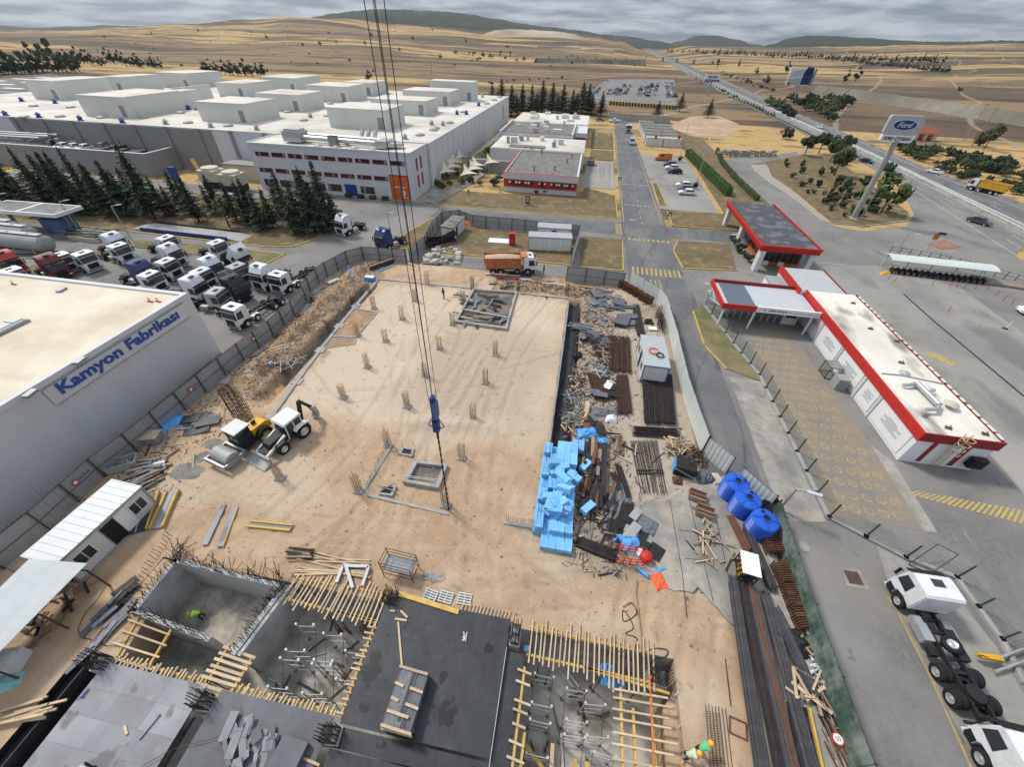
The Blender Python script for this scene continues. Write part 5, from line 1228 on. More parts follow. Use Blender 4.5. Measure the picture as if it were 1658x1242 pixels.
for a,c in (((612,790),(642,800)),((616,800),(640,786))):beam(t2,'batten','timber_old',(*g(*a),.38),(*g(*c),.38),.08,.06)
for k in range(2):a,c=gp([(657+k*3,779-k*2),(706+k*3,785-k*2)]);beam(p2,'pipe','prop_steel',(*a,.62),(*c,.62),.06,.06,6)
x,y=g(672,750);dowel(p2,x,y,.3,1.3)
for k in range(44):
    a=Vec(g(rnd(750,822),rnd(480,530)));an=rnd(-.5,.5)+(1.4 if rnd(0,1)<.25 else 0);l=rnd(.8,2.2)
    beam(p1,'plank',random.choice(['timber_old','ply_scrap','chassis','chassis','ply_mid']),(a.x-l*math.cos(an),a.y-l*math.sin(an),.25+rnd(0,.25)),(a.x+l*math.cos(an)*.6,a.y+l*math.sin(an)*.6,.25+rnd(0,.25)),rnd(.15,.5),.06)
beam(p1,'cross_wall','concrete',(*g(752,506),.4),(*g(825,520),.4),.3,.4)

# ================================================================ OPEN BASEMENT WITH FORMWORK
RZ,DZ=-3.5,0.30
struct(MB().box(HOLE[0],HOLE[1],RZ-.3,HOLE[2],HOLE[3],RZ).mk('raft_floor','raft'))
b=obj('basement_wall','earth and concrete sides of the open basement','retaining wall',(-9,9.4,0),w=True)
MB().box(HOLE[0],HOLE[3],RZ,HOLE[2],HOLE[3]+.3,.04).mk('wall','concrete_new',b);MB().box(HOLE[0]-.3,HOLE[1],RZ,HOLE[0],HOLE[3]+.3,.04).mk('wall','membrane',b);MB().box(HOLE[2],HOLE[1],RZ,HOLE[2]+.3,HOLE[3]+.3,.04).mk('wall','sand',b)
MB().box(HOLE[0]+.05,-16,RZ,HOLE[0]+1.0,3.2,-.4).mk('wall_formwork','black',b);MB().box(HOLE[0]+.8,-16,-1.5,HOLE[0]+.86,3.2,.1).mk('wall_panel','ply_black',b)
for k in range(24):beam(b,'plank','timber',(9.55,-3+k*.5,-.1),(9.75,-3+k*.5+.2,.0),.1,.05) if k % 3==0 else None
mb=MB();mb.prism([(-27.28,3.2),(-24.7,3.2),(-25.1,5.7),(-26.25,5.7),(-26.25,9.3),(-27.28,9.3)],RZ,.06);struct(mb.mk('earth_bank','sand'))
mb=MB();mb.prism([(8.2,-6),(9.69,-6),(9.69,7.9),(8.9,6.8)],RZ,-.5);struct(mb.mk('earth_bank','sand'))

w=obj('core_wall','grey concrete shaft walls open at the top with rebar stubs around the rim','concrete walls',(-22,7.4,RZ),w=True);CT=.34
def cwall(p,q,th=.32,z1=CT):
    p=Vec(p);q=Vec(q);d=(q-p).normalized();pn=Vec((-d.y,d.x))*(th/2);return MB().prism([tuple(p-pn),tuple(q-pn),tuple(q+pn),tuple(p+pn)],RZ,z1).mk('wall','concrete_new',w)
CW=[((-26.05,9.35),(-26.05,5.75)),((-26.2,9.3),(-17.2,9.0)),((-26.2,5.8),(-19.9,5.2)),((-17.15,9.15),(-17.9,4.7))]
for p,q in CW:cwall(p,q)
cwall((-16.75,9.15),(-17.5,4.7),.22)
struct(MB().prism([(-25.9,5.9),(-18,5.4),(-17.4,8.9),(-25.9,9.1)],RZ,RZ+.12).mk('pit_floor','loose_grey'))
for (p,q),n in zip(CW,(24,50,36,28)):
    p=Vec(p);q=Vec(q);d=(q-p).normalized();pn=Vec((-d.y,d.x))
    for k in range(n):
        for s in (-.1,.1):
            c=p.lerp(q,(k+.5)/n)+pn*s
            if rnd(0,1)<.72:dowel(w,c.x,c.y,CT-.02,rnd(.35,1.1),rnd(-.35,.35),rnd(-.35,.35),m=DW2)
for k in range(55):
    c=Vec((-26.2+rnd(0,9.6),9.2+rnd(-.1,.5)));dowel(w,c.x,c.y,CT-.1,rnd(.6,1.5),rnd(-.7,.7),rnd(-.7,.3),m=DW2)
for k in range(22):beam(w,'bent_bar','rebar_dark',(-17.3+rnd(-.5,.3),8.8+rnd(-.8,.6),CT+rnd(0,.5)),(-17.0+rnd(-.7,.7),8.9+rnd(-.9,.9),CT+rnd(.3,1.3)),.03,.03)
for k in range(22):beam(w,'bent_bar','rebar_dark',(-26.1+rnd(-.5,.3),9.8+rnd(-.5,.3),CT+rnd(-.2,.3)),(-26.3+rnd(-1,.9),10+rnd(-.6,.9),CT+rnd(.1,.7)),.03,.03)
dr=obj('dowel_row','row of rusty dowels standing in the sand left of the shaft walls','dowels',(-27.4,8,0),w=True)
for k in range(20):dowel(dr,-27.0-.05*k+rnd(-.05,.05)*2,6.0+k*.26,.05,rnd(.5,.8),-.5,rnd(-.1,.1),m=DW2)
mb=MB()
for k in range(6):mb.bar((-19.3+k*.17,8.75,RZ+.1),(-19.3+k*.17,8.75,RZ+1.7),.05,.05)
for z in (.3,.8,1.4):mb.bar((-19.4,8.72,RZ+z),(-18.3,8.72,RZ+z),.05,.05)
tag(mb.mk('steel_trestle','chassis'),'dark steel frame leaning inside the concrete shaft','frame')

# formwork decks: every plywood sheet is its own piece
def deck(label,x0,x1,y0,y1,z,m,sx,sy,jit=.0,group=None,tri=None):
    t=obj('formwork_deck',label,'formwork deck',(x0,y1,z),w=True);nx=max(1,round((x1-x0)/sx));ny=max(1,round((y1-y0)/sy))
    for i in range(nx):
        for j in range(ny):
            a0,a1=x0+(x1-x0)*i/nx,x0+(x1-x0)*(i+1)/nx;c0,c1=y0+(y1-y0)*j/ny,y0+(y1-y0)*(j+1)/ny;q=.003
            dz=rnd(-.003,.003);MB().box(a0+q,c0+q,z-.02,a1-q,c1-q,z+.012+dz).mk('plywood_sheet',m,t)
    MB().box(x0+.05,y0+.05,z-.16,x1-.05,y1-.05,z-.025).mk('joist_layer','chassis',t)
    return t
deck('large black plywood deck with wet patches in the middle foreground',-9.7,-1.0,2.75,9.75,DZ,'ply_black',1.25,2.5)
deck('black plywood strip a step lower along the right side of the large deck',-.92,.15,-6,8.0,DZ-.28,'ply_black',1.1,2.5)
deck('dark plywood strip a step lower in front of the large black deck',-9.7,-1.0,1.75,2.65,DZ-.3,'ply_black',2.5,1)
deck('near black plywood deck at the bottom edge of the picture',-9.7,-1.0,-8,1.68,DZ,'ply_black',1.25,2.5)
d2=deck('mid grey plywood deck littered with offcuts between the black and the pale deck',-17.3,-10.2,-8,3.0,DZ,'ply_mid',2.5,1.25)
deck('sunken dark gutter of plywood between the pale and mid grey decks',-18.2,-17.45,-8,1.6,DZ-.35,'black',1,2.5)
d3=deck('pale grey plywood deck with damp stains at the lower left',-25.2,-18.3,-8,3.0,DZ,'ply_grey',2.3,1.25)
tag(MB().tube((-1.0,8.1,DZ+.03),(-.85,-5,DZ+.03),.022,6).mk('alignment_rail','prop_steel'),'thin bright steel rail along the step of the black deck','rail')

def joists(label,beams,n,a0,a1,b0,b1,m='timber',jl=.25,w=.10,h=.10,group=None,z=DZ-.12):
    """n timber joists between two edge lines a0-a1 and b0-b1 resting on yellow beams"""
    t=obj('joist_grid',label,'formwork joists',(*a0,z),w=True)
    for p,q in beams:beam(t,'support_beam','beam_yellow',(*p,z-.12),(*q,z-.12),.14,.2)
    A0,A1,B0,B1=map(Vec,(a0,a1,b0,b1))
    for k in range(n):
        u=(k+rnd(-.22,.22))/(n-1);p=A0.lerp(A1,u);q=B0.lerp(B1,u);d=(q-p).normalized()
        p=p-d*rnd(0,jl);q=q+d*rnd(0,jl)
        beam(t,'joist',m,(p.x,p.y,z+.05),(q.x+rnd(-.05,.05),q.y,z+.05),w,h)
    return t
joists('dense row of yellow timber joists on two beams left of the black deck',[((-17.0,8.35),(-9.7,8.1)),((-16.6,9.75),(-9.6,9.9)),((-13,8.2),(-9.9,8.05))],23,(-16.9,8.2),(-9.9,7.95),(-16.7,9.85),(-9.9,10.0),jl=.5)
joists('row of loose timber joists over the right basement bay',[((.3,8.0),(8.6,7.85)),((.3,9.6),(8.3,9.45)),((4,7.95),(9.2,7.5))],26,(.5,7.75),(8.3,7.65),(.5,9.75),(8.4,9.55),jl=.8,w=.09)
joists('ladder of timber joists across the right end of the right basement bay',[((6.25,7.3),(6.2,-5)),((8.05,7.3),(7.95,-5)),((6.95,6.4),(6.9,-5))],22,(6.0,7.2),(5.9,-4),(8.9,7.3),(8.9,-4),jl=.4)
joists('short ladder of planks bridging from the pale deck over the raft',[((-18.6,5.2),(-18.5,2.8)),((-16.7,4.9),(-16.8,2.8))],8,(-18.8,4.95),(-18.9,2.75),(-16.5,4.75),(-16.7,2.7),jl=.15,w=.16,h=.05)
joists('yellow edge beam with joist stubs along the pale deck',[((-24.8,3.3),(-18.4,3.2))],22,(-24.6,2.9),(-18.8,2.9),(-24.6,3.35),(-18.8,3.3),jl=.3)
joists('yellow edge beam with joist stubs along the mid grey deck',[((-16.6,3.3),(-10,3.2)),],24,(-16.4,2.9),(-10.2,2.9),(-16.3,3.3),(-10.2,3.25),jl=.3)
joists('yellow side beam with joist stubs along the left edge of the black deck',[((-9.95,8.0),(-9.85,3.0))],14,(-9.6,7.7),(-9.6,3.2),(-10.1,7.7),(-10.05,3.2),jl=.3)
joists('timber stubs along the right edge of the black deck over the basement bay',[((.3,7.3),(.3,-4)),((.75,4.2),(.7,-4))],16,(.0,7.0),(.0,-3),(.75,6.9),(.8,-3.1),jl=.15,w=.12)
joists('timber frame over the pit corner above the pale deck',[((-25.6,5.6),(-24.9,3.0)),((-22.9,5.3),(-22.6,3.1))],4,(-26,5.2),(-25.6,3.2),(-22.6,4.9),(-22.4,3.1),jl=.2)
beam(None,'x','beam_yellow',(0,0,-60),(1,0,-60),.1,.1) if False else None
for lab,p,q,m in (('long yellow beam lying slanted across the right basement bay',(.6,4.2,-2.2),(3.6,2.0,-1.8),'beam_yellow'),('pale plank standing in the right basement bay',(2.5,4.2,-1.5),(2.5,1.6,-.6),'timber'),('yellow upright beam in the right basement bay, left one',(3.9,3.8,-2.0),(3.85,1.4,-.8),'beam_yellow'),('yellow upright beam in the right basement bay, right one',(4.6,3.8,-2.0),(4.6,1.4,-.8),'beam_yellow'),('wide yellow beam along the bottom edge of the right bay',(3.0,1.85,-.2),(6.2,1.75,-.2),'beam_yellow')):
    p,q=Vec(p),Vec(q);tag(MB().bar(p,q,.22,.16).mk('timber_beam',m),lab,'beam')
pl=tag(MB().bar((-9.0,9.95,DZ+.1),(-4.6,9.55,DZ+.05),.3,.12).mk('edge_board','beam_yellow'),'yellow edge board along the far side of the black deck','board')
for k in range(14):o=beam(pl,'stub','timber',(-4.5+k*.25,9.6,DZ-.05),(-4.4+k*.25,10.3,DZ-.05),.07,.06)

def prop_frame(loc,rz,label):
    t=obj('shoring_frame',label,'shoring frame',loc,rz,group='shoring frames on the basement floor')
    for x,y in ((-.6,-.75),(.6,-.75),(.6,.75),(-.6,.75)):
        MB().tube((x,y,0),(x,y,2.9),.045,6).mk('leg','prop_steel',t);MB().tube((x,y,2.9),(x,y,3.05),.02,6).box(x-.065,y-.065,3.05,x+.065,y+.065,3.08).mk('fork_head','prop_steel',t);MB().box(x-.1,y-.1,0,x+.1,y+.1,.02).mk('base_plate','rust',t)
    for z in (.5,1.5,2.6):
        for p,q in (((-.6,-.75),(.6,-.75)),((-.6,.75),(.6,.75))):MB().tube((*p,z),(*q,z),.025,5).mk('ledger','prop_steel',t)
    for x in (-.6,.6):MB().tube((x,-.75,.5),(x,.75,2.4),.02,5).mk('brace','rust',t)
    return t
pf=prop_frame((0,0,0),0,'galvanised shoring frame with fork heads standing on the basement floor')
for x,y,r in ((-14.7,6.5,.15),(-12.6,6.3,.12),(-14.6,4.5,.1),(-12.4,4.6,.15),(-10.7,5.6,.1),(1.6,6.5,.0),(3.7,6.1,.05),(1.6,4.2,0),(4.9,5.6,.1),(3.7,3.9,.05),(5.4,3.4,0)):put(pf,USED,(x,y,RZ),r)
rp=obj('prop','single rusty telescopic prop standing on the basement floor','prop',(0,0,0),group='single props on the basement floor')
MB().tube((0,0,0),(0,0,2.0),.035,6).mk('outer_tube','rust',rp);MB().tube((0,0,2.0),(0,0,3.1),.026,6).mk('inner_tube','chassis',rp);MB().box(-.1,-.1,0,.1,.1,.02).mk('base_plate','rust',rp)
for k in range(16):
    x,y=(rnd(-16.5,-10.4),rnd(7.6,8.3)) if k<6 else (rnd(.6,8),rnd(7.4,8.0)) if k<12 else (rnd(-24,-18),rnd(3.2,3.8))
    put(rp,USED,(x,y,RZ),rnd(0,3))
for k in range(34):
    x,y=(rnd(-16,-10.2),rnd(3.4,8)) if k<18 else (rnd(.5,6),rnd(2.5,8));an=rnd(0,3.1);l=rnd(.6,1.8)
    tag(MB().bar((x,y,RZ+.06+k*.004),(x+l*math.cos(an),y+l*math.sin(an),RZ+.06+k*.004),rnd(.05,.16),.05).mk('scrap_piece',random.choice(['timber_old','rust','prop_steel','chassis'])),'loose scrap piece lying on the basement floor','scrap','scrap on the basement floor')

# column cages standing through the decks
def cage(lab,x,y,z,h,lean,nx=6,ny=5,w=.85,d=.65,rz=0,head=True):
    t=obj('column_cage',lab,'rebar cage',(x,y,z),rz)
    if head:MB().box(-w/2-.1,-d/2-.1,-1.0,w/2+.1,d/2+.1,-.05).mk('column_head','concrete_new',t)
    for i in range(nx):
        for j in range(ny):
            if 0<i<nx-1 and 0<j<ny-1:continue
            px,py=-w/2+w*i/(nx-1),-d/2+d*j/(ny-1);MB().tube((px,py,-.1),(px+lean[0]+rnd(-.08,.08),py+lean[1]+rnd(-.08,.08),h*rnd(.85,1.08)),.025,5).mk('bar','rebar_dark',t)
    for k in range(4):
        zz=.02+k*.16;mb=MB();a,c=w/2+.03,d/2+.03;o=(lean[0]*zz/h,lean[1]*zz/h)
        for p,q in (((-a,-c),(a,-c)),((a,-c),(a,c)),((a,c),(-a,c)),((-a,c),(-a,-c)),((-a,0),(a,0)),((0,-c),(0,c))):mb.bar((p[0]+o[0],p[1]+o[1],zz),(q[0]+o[0],q[1]+o[1],zz),.03,.03)
        mb.mk('tie','rebar_dark',t)
    return t
cage('dark column cage with long bars at the left corner of the pale deck',-25.4,2.9,DZ,1.5,(-.1,0),rz=.1)
cage('dark column cage between the pale deck and the mid grey deck',-17.9,2.3,DZ-.1,1.4,(0,0),rz=.1)
cage('dark column cage between the mid grey deck and the black deck',-9.95,2.2,DZ-.1,1.4,(0,0),rz=.1)
cage('tangled column cage at the far left corner of the black deck',-9.5,9.6,DZ-.1,1.1,(0,.1))
cage('slim column cage at the far right corner of the black deck',-.55,8.9,DZ-.1,1.5,(0,.0),4,5,.5,1.0)
cage('column cage with orange tape at the right end of the timber joists',8.6,8.2,DZ-.3,1.3,(.15,.15))
t=obj('wall_reinforcement','row of wall bars standing behind the right timber joists','reinforcement',(4,9.2,-.6),w=True)
for k in range(46):dowel(t,.4+k*.18,9.15+rnd(-.08,.08),-1.2,rnd(1.3,2.1),rnd(-.06,.06),rnd(-.08,.08),m=DW2)
t=obj('wall_reinforcement','row of wall bars standing between the left joists and the sand','reinforcement',(-13,9.2,-.6),w=True)
for k in range(30):dowel(t,-16.8+k*.24,9.1+rnd(-.08,.08),-1.2,rnd(1.2,2.0),rnd(-.1,.1),rnd(-.1,.1),m=DW2)
# ================================================================ VEHICLES (each drives towards its own +Y, origin on the ground under the front bumper)
WM={}
def wheel(parent,x,y,r,w,rim='rim',nm='wheel'):
    k=(r,w,rim)
    if k not in WM:
        ty=MB();n=18;prof=[(r*.55,-w/2),(r*.93,-w/2),(r,-w/2+.04),(r,w/2-.04),(r*.93,w/2),(r*.55,w/2)]
        ty.lathe(prof,n,caps=False);ty.v=[(z,a,b) for a,b,z in ty.v]
        rm=MB();rm.lathe([(r*.16,-w*.46),(r*.30,-w*.30),(r*.5,-w*.42),(r*.57,-w*.5),(r*.57,w*.5),(r*.5,w*.42),(r*.30,w*.30),(r*.16,w*.46)],14);rm.v=[(z,a,b) for a,b,z in rm.v]
        WM[k]=(ty.mesh('wheel','rubber',True),rm.mesh('rim',rim))
    o=link(nm,WM[k][0],parent,(x,y,r));link('rim',WM[k][1],o);return o
def taper(mb,z0,k,i0=0):
    mb.v[i0:]=[(x*(1-max(0,z-z0)*k),y,z) for x,y,z in mb.v[i0:]]
CABP={}
def truck(label,color,high=False,axles=(-1.35,-5.0),duals=(1,),length=6.2,tank=True,lights=True,group=None,tilt=False,bare=True,visor=True,dark_front=True):
    t=obj('truck',label,'truck',(0,0,0),group=group)
    top=3.75 if high else 3.0
    prof=[(-.03,.38),(.02,1.1),(0,1.7),(-.24,2.72)]+([(-.38,2.95),(-.75,3.55),(-1.1,3.75),(-2.15,3.8),(-2.25,3.6)] if high else [(-.42,2.95),(-.7,3.03),(-1.95,3.05),(-2.1,2.9)])+[(-2.15 if high else-2.05,1.05),(-2.0,.95),(-1.86,1.1),(-1.35,1.2),(-.84,1.1),(-.70,.85),(-.70,.38)]
    key=(high,color,'cab')
    def shared(nm,key,fn,mats,smooth=False):
        if key not in CABP:CABP[key]=fn().mesh(nm,mats,smooth)
        return link(nm,CABP[key],cab if nm not in ('chassis_frame','fifth_wheel','fuel_tank','mudguard','cross_member') else t)
    def f():
        mb=MB().side(prof,-1.24,1.24);taper(mb,1.6,.035);return mb
    if key not in CABP:
        me=f().mesh('cab',color);import bmesh;bm=bmesh.new();bm.from_mesh(me)
        bmesh.ops.bevel(bm,geom=[e for e in bm.edges if len(e.link_faces)==2 and e.calc_face_angle(0)>.9],offset=.06,segments=2,affect='EDGES');bm.to_mesh(me);bm.free();CABP[key]=me
    cab=link('cab',CABP[key],t)
    def f():
        mb=MB();q=[];zz=((1.72,.02),(2.62,-.2));return mb.add([(-1.1,zz[0][1],zz[0][0]),(1.1,zz[0][1],zz[0][0]),(1.06,zz[1][1],zz[1][0]),(-1.06,zz[1][1],zz[1][0]),(-1.1,zz[0][1]-.1,zz[0][0]),(1.1,zz[0][1]-.1,zz[0][0]),(1.06,zz[1][1]-.1,zz[1][0]),(-1.06,zz[1][1]-.1,zz[1][0])],[(0,1,2,3)[::-1],(0,1,5,4),(2,3,7,6),(0,3,7,4)[::-1],(1,5,6,2)[::-1]])
    shared('windscreen',('ws',),f,'glass')
    for s in (-1,1):
        def f(s=s):
            o=1.252;return MB().add([(s*o,-.22,1.68),(s*o,-1.2,1.6),(s*(o-.035),-1.2,2.55),(s*(o-.035),-.42,2.55),(s*(o-.1),-.22,1.68),(s*(o-.1),-1.2,1.6),(s*(o-.1),-1.2,2.55),(s*(o-.1),-.42,2.55)],[(0,1,2,3),(0,4,5,1),(1,5,6,2),(2,6,7,3),(3,7,4,0)])
        shared('side_window',('sw',s),f,'glass')
        shared('mirror',('mi',s),lambda s=s:MB().box(s*1.32-.06,-.02,1.75,s*1.32+.06,.14,2.45).bar((s*1.2,-.1,2.4),(s*1.34,.05,2.4),.05,.05),'black')
        shared('headlight',('hl',s),lambda s=s:MB().box(s*.98-.2,.0,.62,s*.98+.2,.06,.84),'headlamp')
        shared('step',('st',s),lambda s=s:MB().box(s*1.18-.07,-.66,.4,s*1.18+.08,-.12,.95),'black')
    shared('grille',('gr',dark_front),lambda:MB().box(-.72,.012,.72,.72,.05,1.5).box(-.9,.01,.42,.9,.06,.58),'black' if dark_front else 'tank_grey')
    shared('bumper',('bu',color),lambda:MB().box(-1.22,-.2,.3,1.22,.04,.42),color)
    shared('roof_hatch',('rh',high),lambda:MB().box(-.35,-1.25,top,.35,-.75,top+.09),'glass')
    if visor:shared('sun_visor',('sv',),lambda:MB().add([(-1.15,-.12,2.66),(1.15,-.12,2.66),(1.12,-.34,2.86),(-1.12,-.34,2.86),(-1.15,.1,2.60),(1.15,.1,2.60)],[(0,1,2,3),(4,5,1,0)]),'black')
    if tilt:cab.rotation_euler=(R(-38),0,0);cab.location=(0,.1,.2)
    L_=length
    shared('chassis_frame',('cf',L_),lambda:MB().box(-.50,-L_,.72,-.36,-.9,1.0).box(.36,-L_,.72,.50,-.9,1.0),'chassis')
    k=int((L_-2.4)/.75)
    for i in range(k+1):o=shared('cross_member',('cm',),lambda:MB().box(-.36,-.1,.78,.36,.1,.94),'chassis');o.location=(0,-L_+.2+i*.75,0)
    for i,y in enumerate(axles):
        for s in (-1,1):
            wheel(t,s*1.05,y,.52,.30)
            if i in duals:wheel(t,s*.70,y,.52,.30)
        if i in duals:
            for s in (-1,1):MB().box(s*.88-.33,y-.56,1.1,s*.88+.33,y+.56,1.14).mk('mudguard','chassis',t) if not bare else None
        ax=shared('cross_member',('ax',),lambda:MB().tube((-1.0,0,.52),(1.0,0,.52),.09,8).box(-.25,-.3,.3,.25,.3,.74),'chassis');ax.location=(0,y,0)
    if tank:
        for s in (-1,1):shared('fuel_tank',('ft',s),lambda s=s:MB().side([(-3.6,.45),(-3.6,.95),(-3.5,1.02),(-2.5,1.02),(-2.4,.95),(-2.4,.45)],s*.62 if s>0 else-1.15,1.15 if s>0 else-.62),'galvanised' if s<0 else 'steel_grey')
    shared('fifth_wheel',('fw',),lambda:MB().lathe([(.45,1.0),(.5,1.16),(.1,1.2)],14,0,-axles[-1]*0) ,'chassis').location=(0,axles[-1]+.3,0) if duals else (0,-3,0)
    MB().tube((-.9,-2.35,.9),(-.9,-2.35,3.0 if not high else 3.3),.08,8).mk('exhaust_stack','galvanised',t) if not high and length<7.9 else None if not high else MB().side([(-2.3,.7),(-2.3,2.6),(-2.5,2.6),(-2.5,.7)],-1.0,1.0).mk('air_deflector','chassis',t)
    return t
def head(o,px,py,hd,z=.35):
    x,y=g(px,py,z);o.location=(x,y,.004);o.rotation_euler=(0,0,R(hd-90));return o
YG='new tractor trucks parked in the factory yard'
YT=[('white high roofed tractor nearest the lamp post, behind another','truck_white',1,(206,412),-12,0),('white low roofed tractor just before the lamp post','truck_white',0,(212,423),-12,0),
 ('white low cabbed tractor with black bumper parked alone in the left row','truck_white',0,(157,437),-14,0),('white low roofed tractor between the tanks and the maroon cab','truck_white',0,(119,440),-14,0),
 ('dark maroon tractor half hidden behind the hall roof','truck_maroon',1,(106,450),-14,0),('bright red tractor at the left edge behind the hall roof','truck_red',1,(36,445),-14,0),
 ('white cab mostly hidden beside the red tractor','truck_white',0,(44,466),-14,0),('dark blue high roofed tractor among the white ones','truck_blue',1,(252,459),-6,0),
 ('white tractor in front of the dark blue one, nearest the hall roof','truck_white',0,(266,471),-4,0),('white tractor at the back of the middle row','truck_white',0,(288,410),-10,0),
 ('white high roofed tractor second from the back of the middle row','truck_white',1,(297,431),-8,0),('white low tractor third in the middle row','truck_white',0,(291,449),-6,0),
 ('white low cab partly hidden behind the tilted cab','truck_white',0,(368,418),-14,0),('white high roofed tractor with pale grille in the third row','truck_white',1,(361,453),-14,1),
 ('white low roofed tractor squeezed behind the two tall white ones','truck_white',0,(346,466),-10,0),('white tall tractor directly behind the silver one','truck_white',1,(338,485),-2,0),
 ('silver grey tractor at the front of the third row','truck_silver',0,(374,499),4,0),('black high roofed tractor beside the silver grey one','truck_black',1,(399,486),-16,0),
 ('pale silver tractor behind the black one','truck_silver',0,(401,458),-16,0)]
for lab,c,hi,p,hd,pale in YT:
    head(truck(lab+' in the yard',c,bool(hi),(-1.35,-5.0),(1,),6.1,group=YG,dark_front=not pale),*p,hd)
head(truck('white tractor with its cab tilted forward in the truck yard','truck_white',True,group=YG,tilt=True),392,434,-14)
head(truck('white high roofed tractor facing the site fence','truck_white',True,group=YG,bare=False),420,469,-100)
head(truck('white low cabbed truck with long bare chassis ending at the site fence','truck_white',False,(-1.35,-3.0,-6.2,-7.5),(2,3),8.4,group=YG),450,474,-100)
head(truck('white low cabbed truck with long bare chassis nearest the hall corner','truck_white',False,(-1.35,-3.0,-6.2,-7.5),(2,3),8.4,group=YG),378,531,-100)
head(truck('white tractor waiting by the conifers in front of the office block','truck_white',True,bare=False),551,380,-112)
head(truck('dark blue tractor parked just outside the far left bend of the site fence','truck_blue',True),615,404,-115)
# the two conventional cab over chassis at the lower right
T=truck('white cabbed truck with long bare six wheeled chassis parked on the lane','truck_white',False,(-1.35,-5.6,-6.95),(1,2),8.0)
T.location=(26.95,17.1,.01);T.rotation_euler=(0,0,R(1))
MB().side([(-2.9,.5),(-2.9,1.1),(-4.0,1.1),(-4.0,.5)],-1.2,-.6).mk('silver_tank','galvanised',T)
o=wheel(T,.15,-4.35,.52,.30,nm='spare_wheel');o.rotation_euler=(0,R(78),0);o.location=(.15,-4.1,1.25)
MB().box(.3,-4.9,.75,.9,-3.1,1.15).mk('battery_box','chassis',T);MB().box(-1.15,-4.75,.5,-.6,-4.3,.85).mk('air_tank','chassis',T);MB().box(-1.2,-8.15,.55,1.2,-8.0,.7).mk('rear_bumper','chassis',T)
T2=truck('white truck cab cut off by the lower right corner of the picture','truck_white',False,(-1.35,-5.6,-6.95),(1,2),8.0);T2.location=(27.0,8.7,.01);T2.rotation_euler=(0,0,R(-3))

def tipper(label,body,load=None,inner='chassis'):
    t=truck(label,'truck_white',False,(-1.35,-3.1,-5.9,-7.2),(2,3),8.2,visor=False)
    b=MB();x=1.25
    b.side([(-2.45,1.2),(-8.3,1.2),(-8.7,2.9),(-2.45,2.9)],-x,-x+.07);b.side([(-2.45,1.2),(-8.3,1.2),(-8.7,2.9),(-2.45,2.9)],x-.07,x);b.box(-x+.07,-2.55,1.2,x-.07,-2.45,3.1);b.box(-x+.07,-8.3,1.2,x-.07,-2.55,1.3)
    b.add([(-x+.07,-8.3,1.2),(x-.07,-8.3,1.2),(x-.07,-8.7,2.9),(-x+.07,-8.7,2.9),(-x+.07,-8.2,1.2),(x-.07,-8.2,1.2),(x-.07,-8.6,2.9),(-x+.07,-8.6,2.9)],[(0,1,2,3),(7,6,5,4),(2,6,7,3)])
    b.mk('tipper_body',body,t)
    for k in range(7):
        for s in (-1,1):MB().box(s*x-.05 if s<0 else s*x,-3.0-k*.85,1.25,s*x if s<0 else s*x+.05,-2.88-k*.85,2.8).mk('rib',body,t)
    for s in (-1,1):MB().box(s*x-.08,-8.7,2.86,s*x+.08,-2.4,2.98).mk('top_rail',body,t)
    MB().side([(-2.4,2.9),(-2.4,3.1),(-1.5,3.25),(-1.5,3.15)],-1.1,1.1).mk('cab_guard',body,t)
    if load:
        vs=[];fs=[];n=10
        for i in range(n+1):
            for j in range(5):yy=-2.6-i*.595;xx=-1.1+j*.55;vs.append((xx,yy,2.55+.55*math.sin(math.pi*i/n)**.6*math.sin(math.pi*(j+.6)/5.2)+rnd(-.04,.04)))
        for i in range(n):
            for j in range(4):fs.append((i*5+j,i*5+j+1,(i+1)*5+j+1,(i+1)*5+j))
        MB().add(vs,fs).mk('load',load,t,smooth=True)
    return t
head(tipper('orange tipper truck loaded with sand standing at the far end of the site','dump_orange','sand'),866,437,14)
head(tipper('yellow tipper truck driving along the highway','dump_yellow'),1566,303,123)

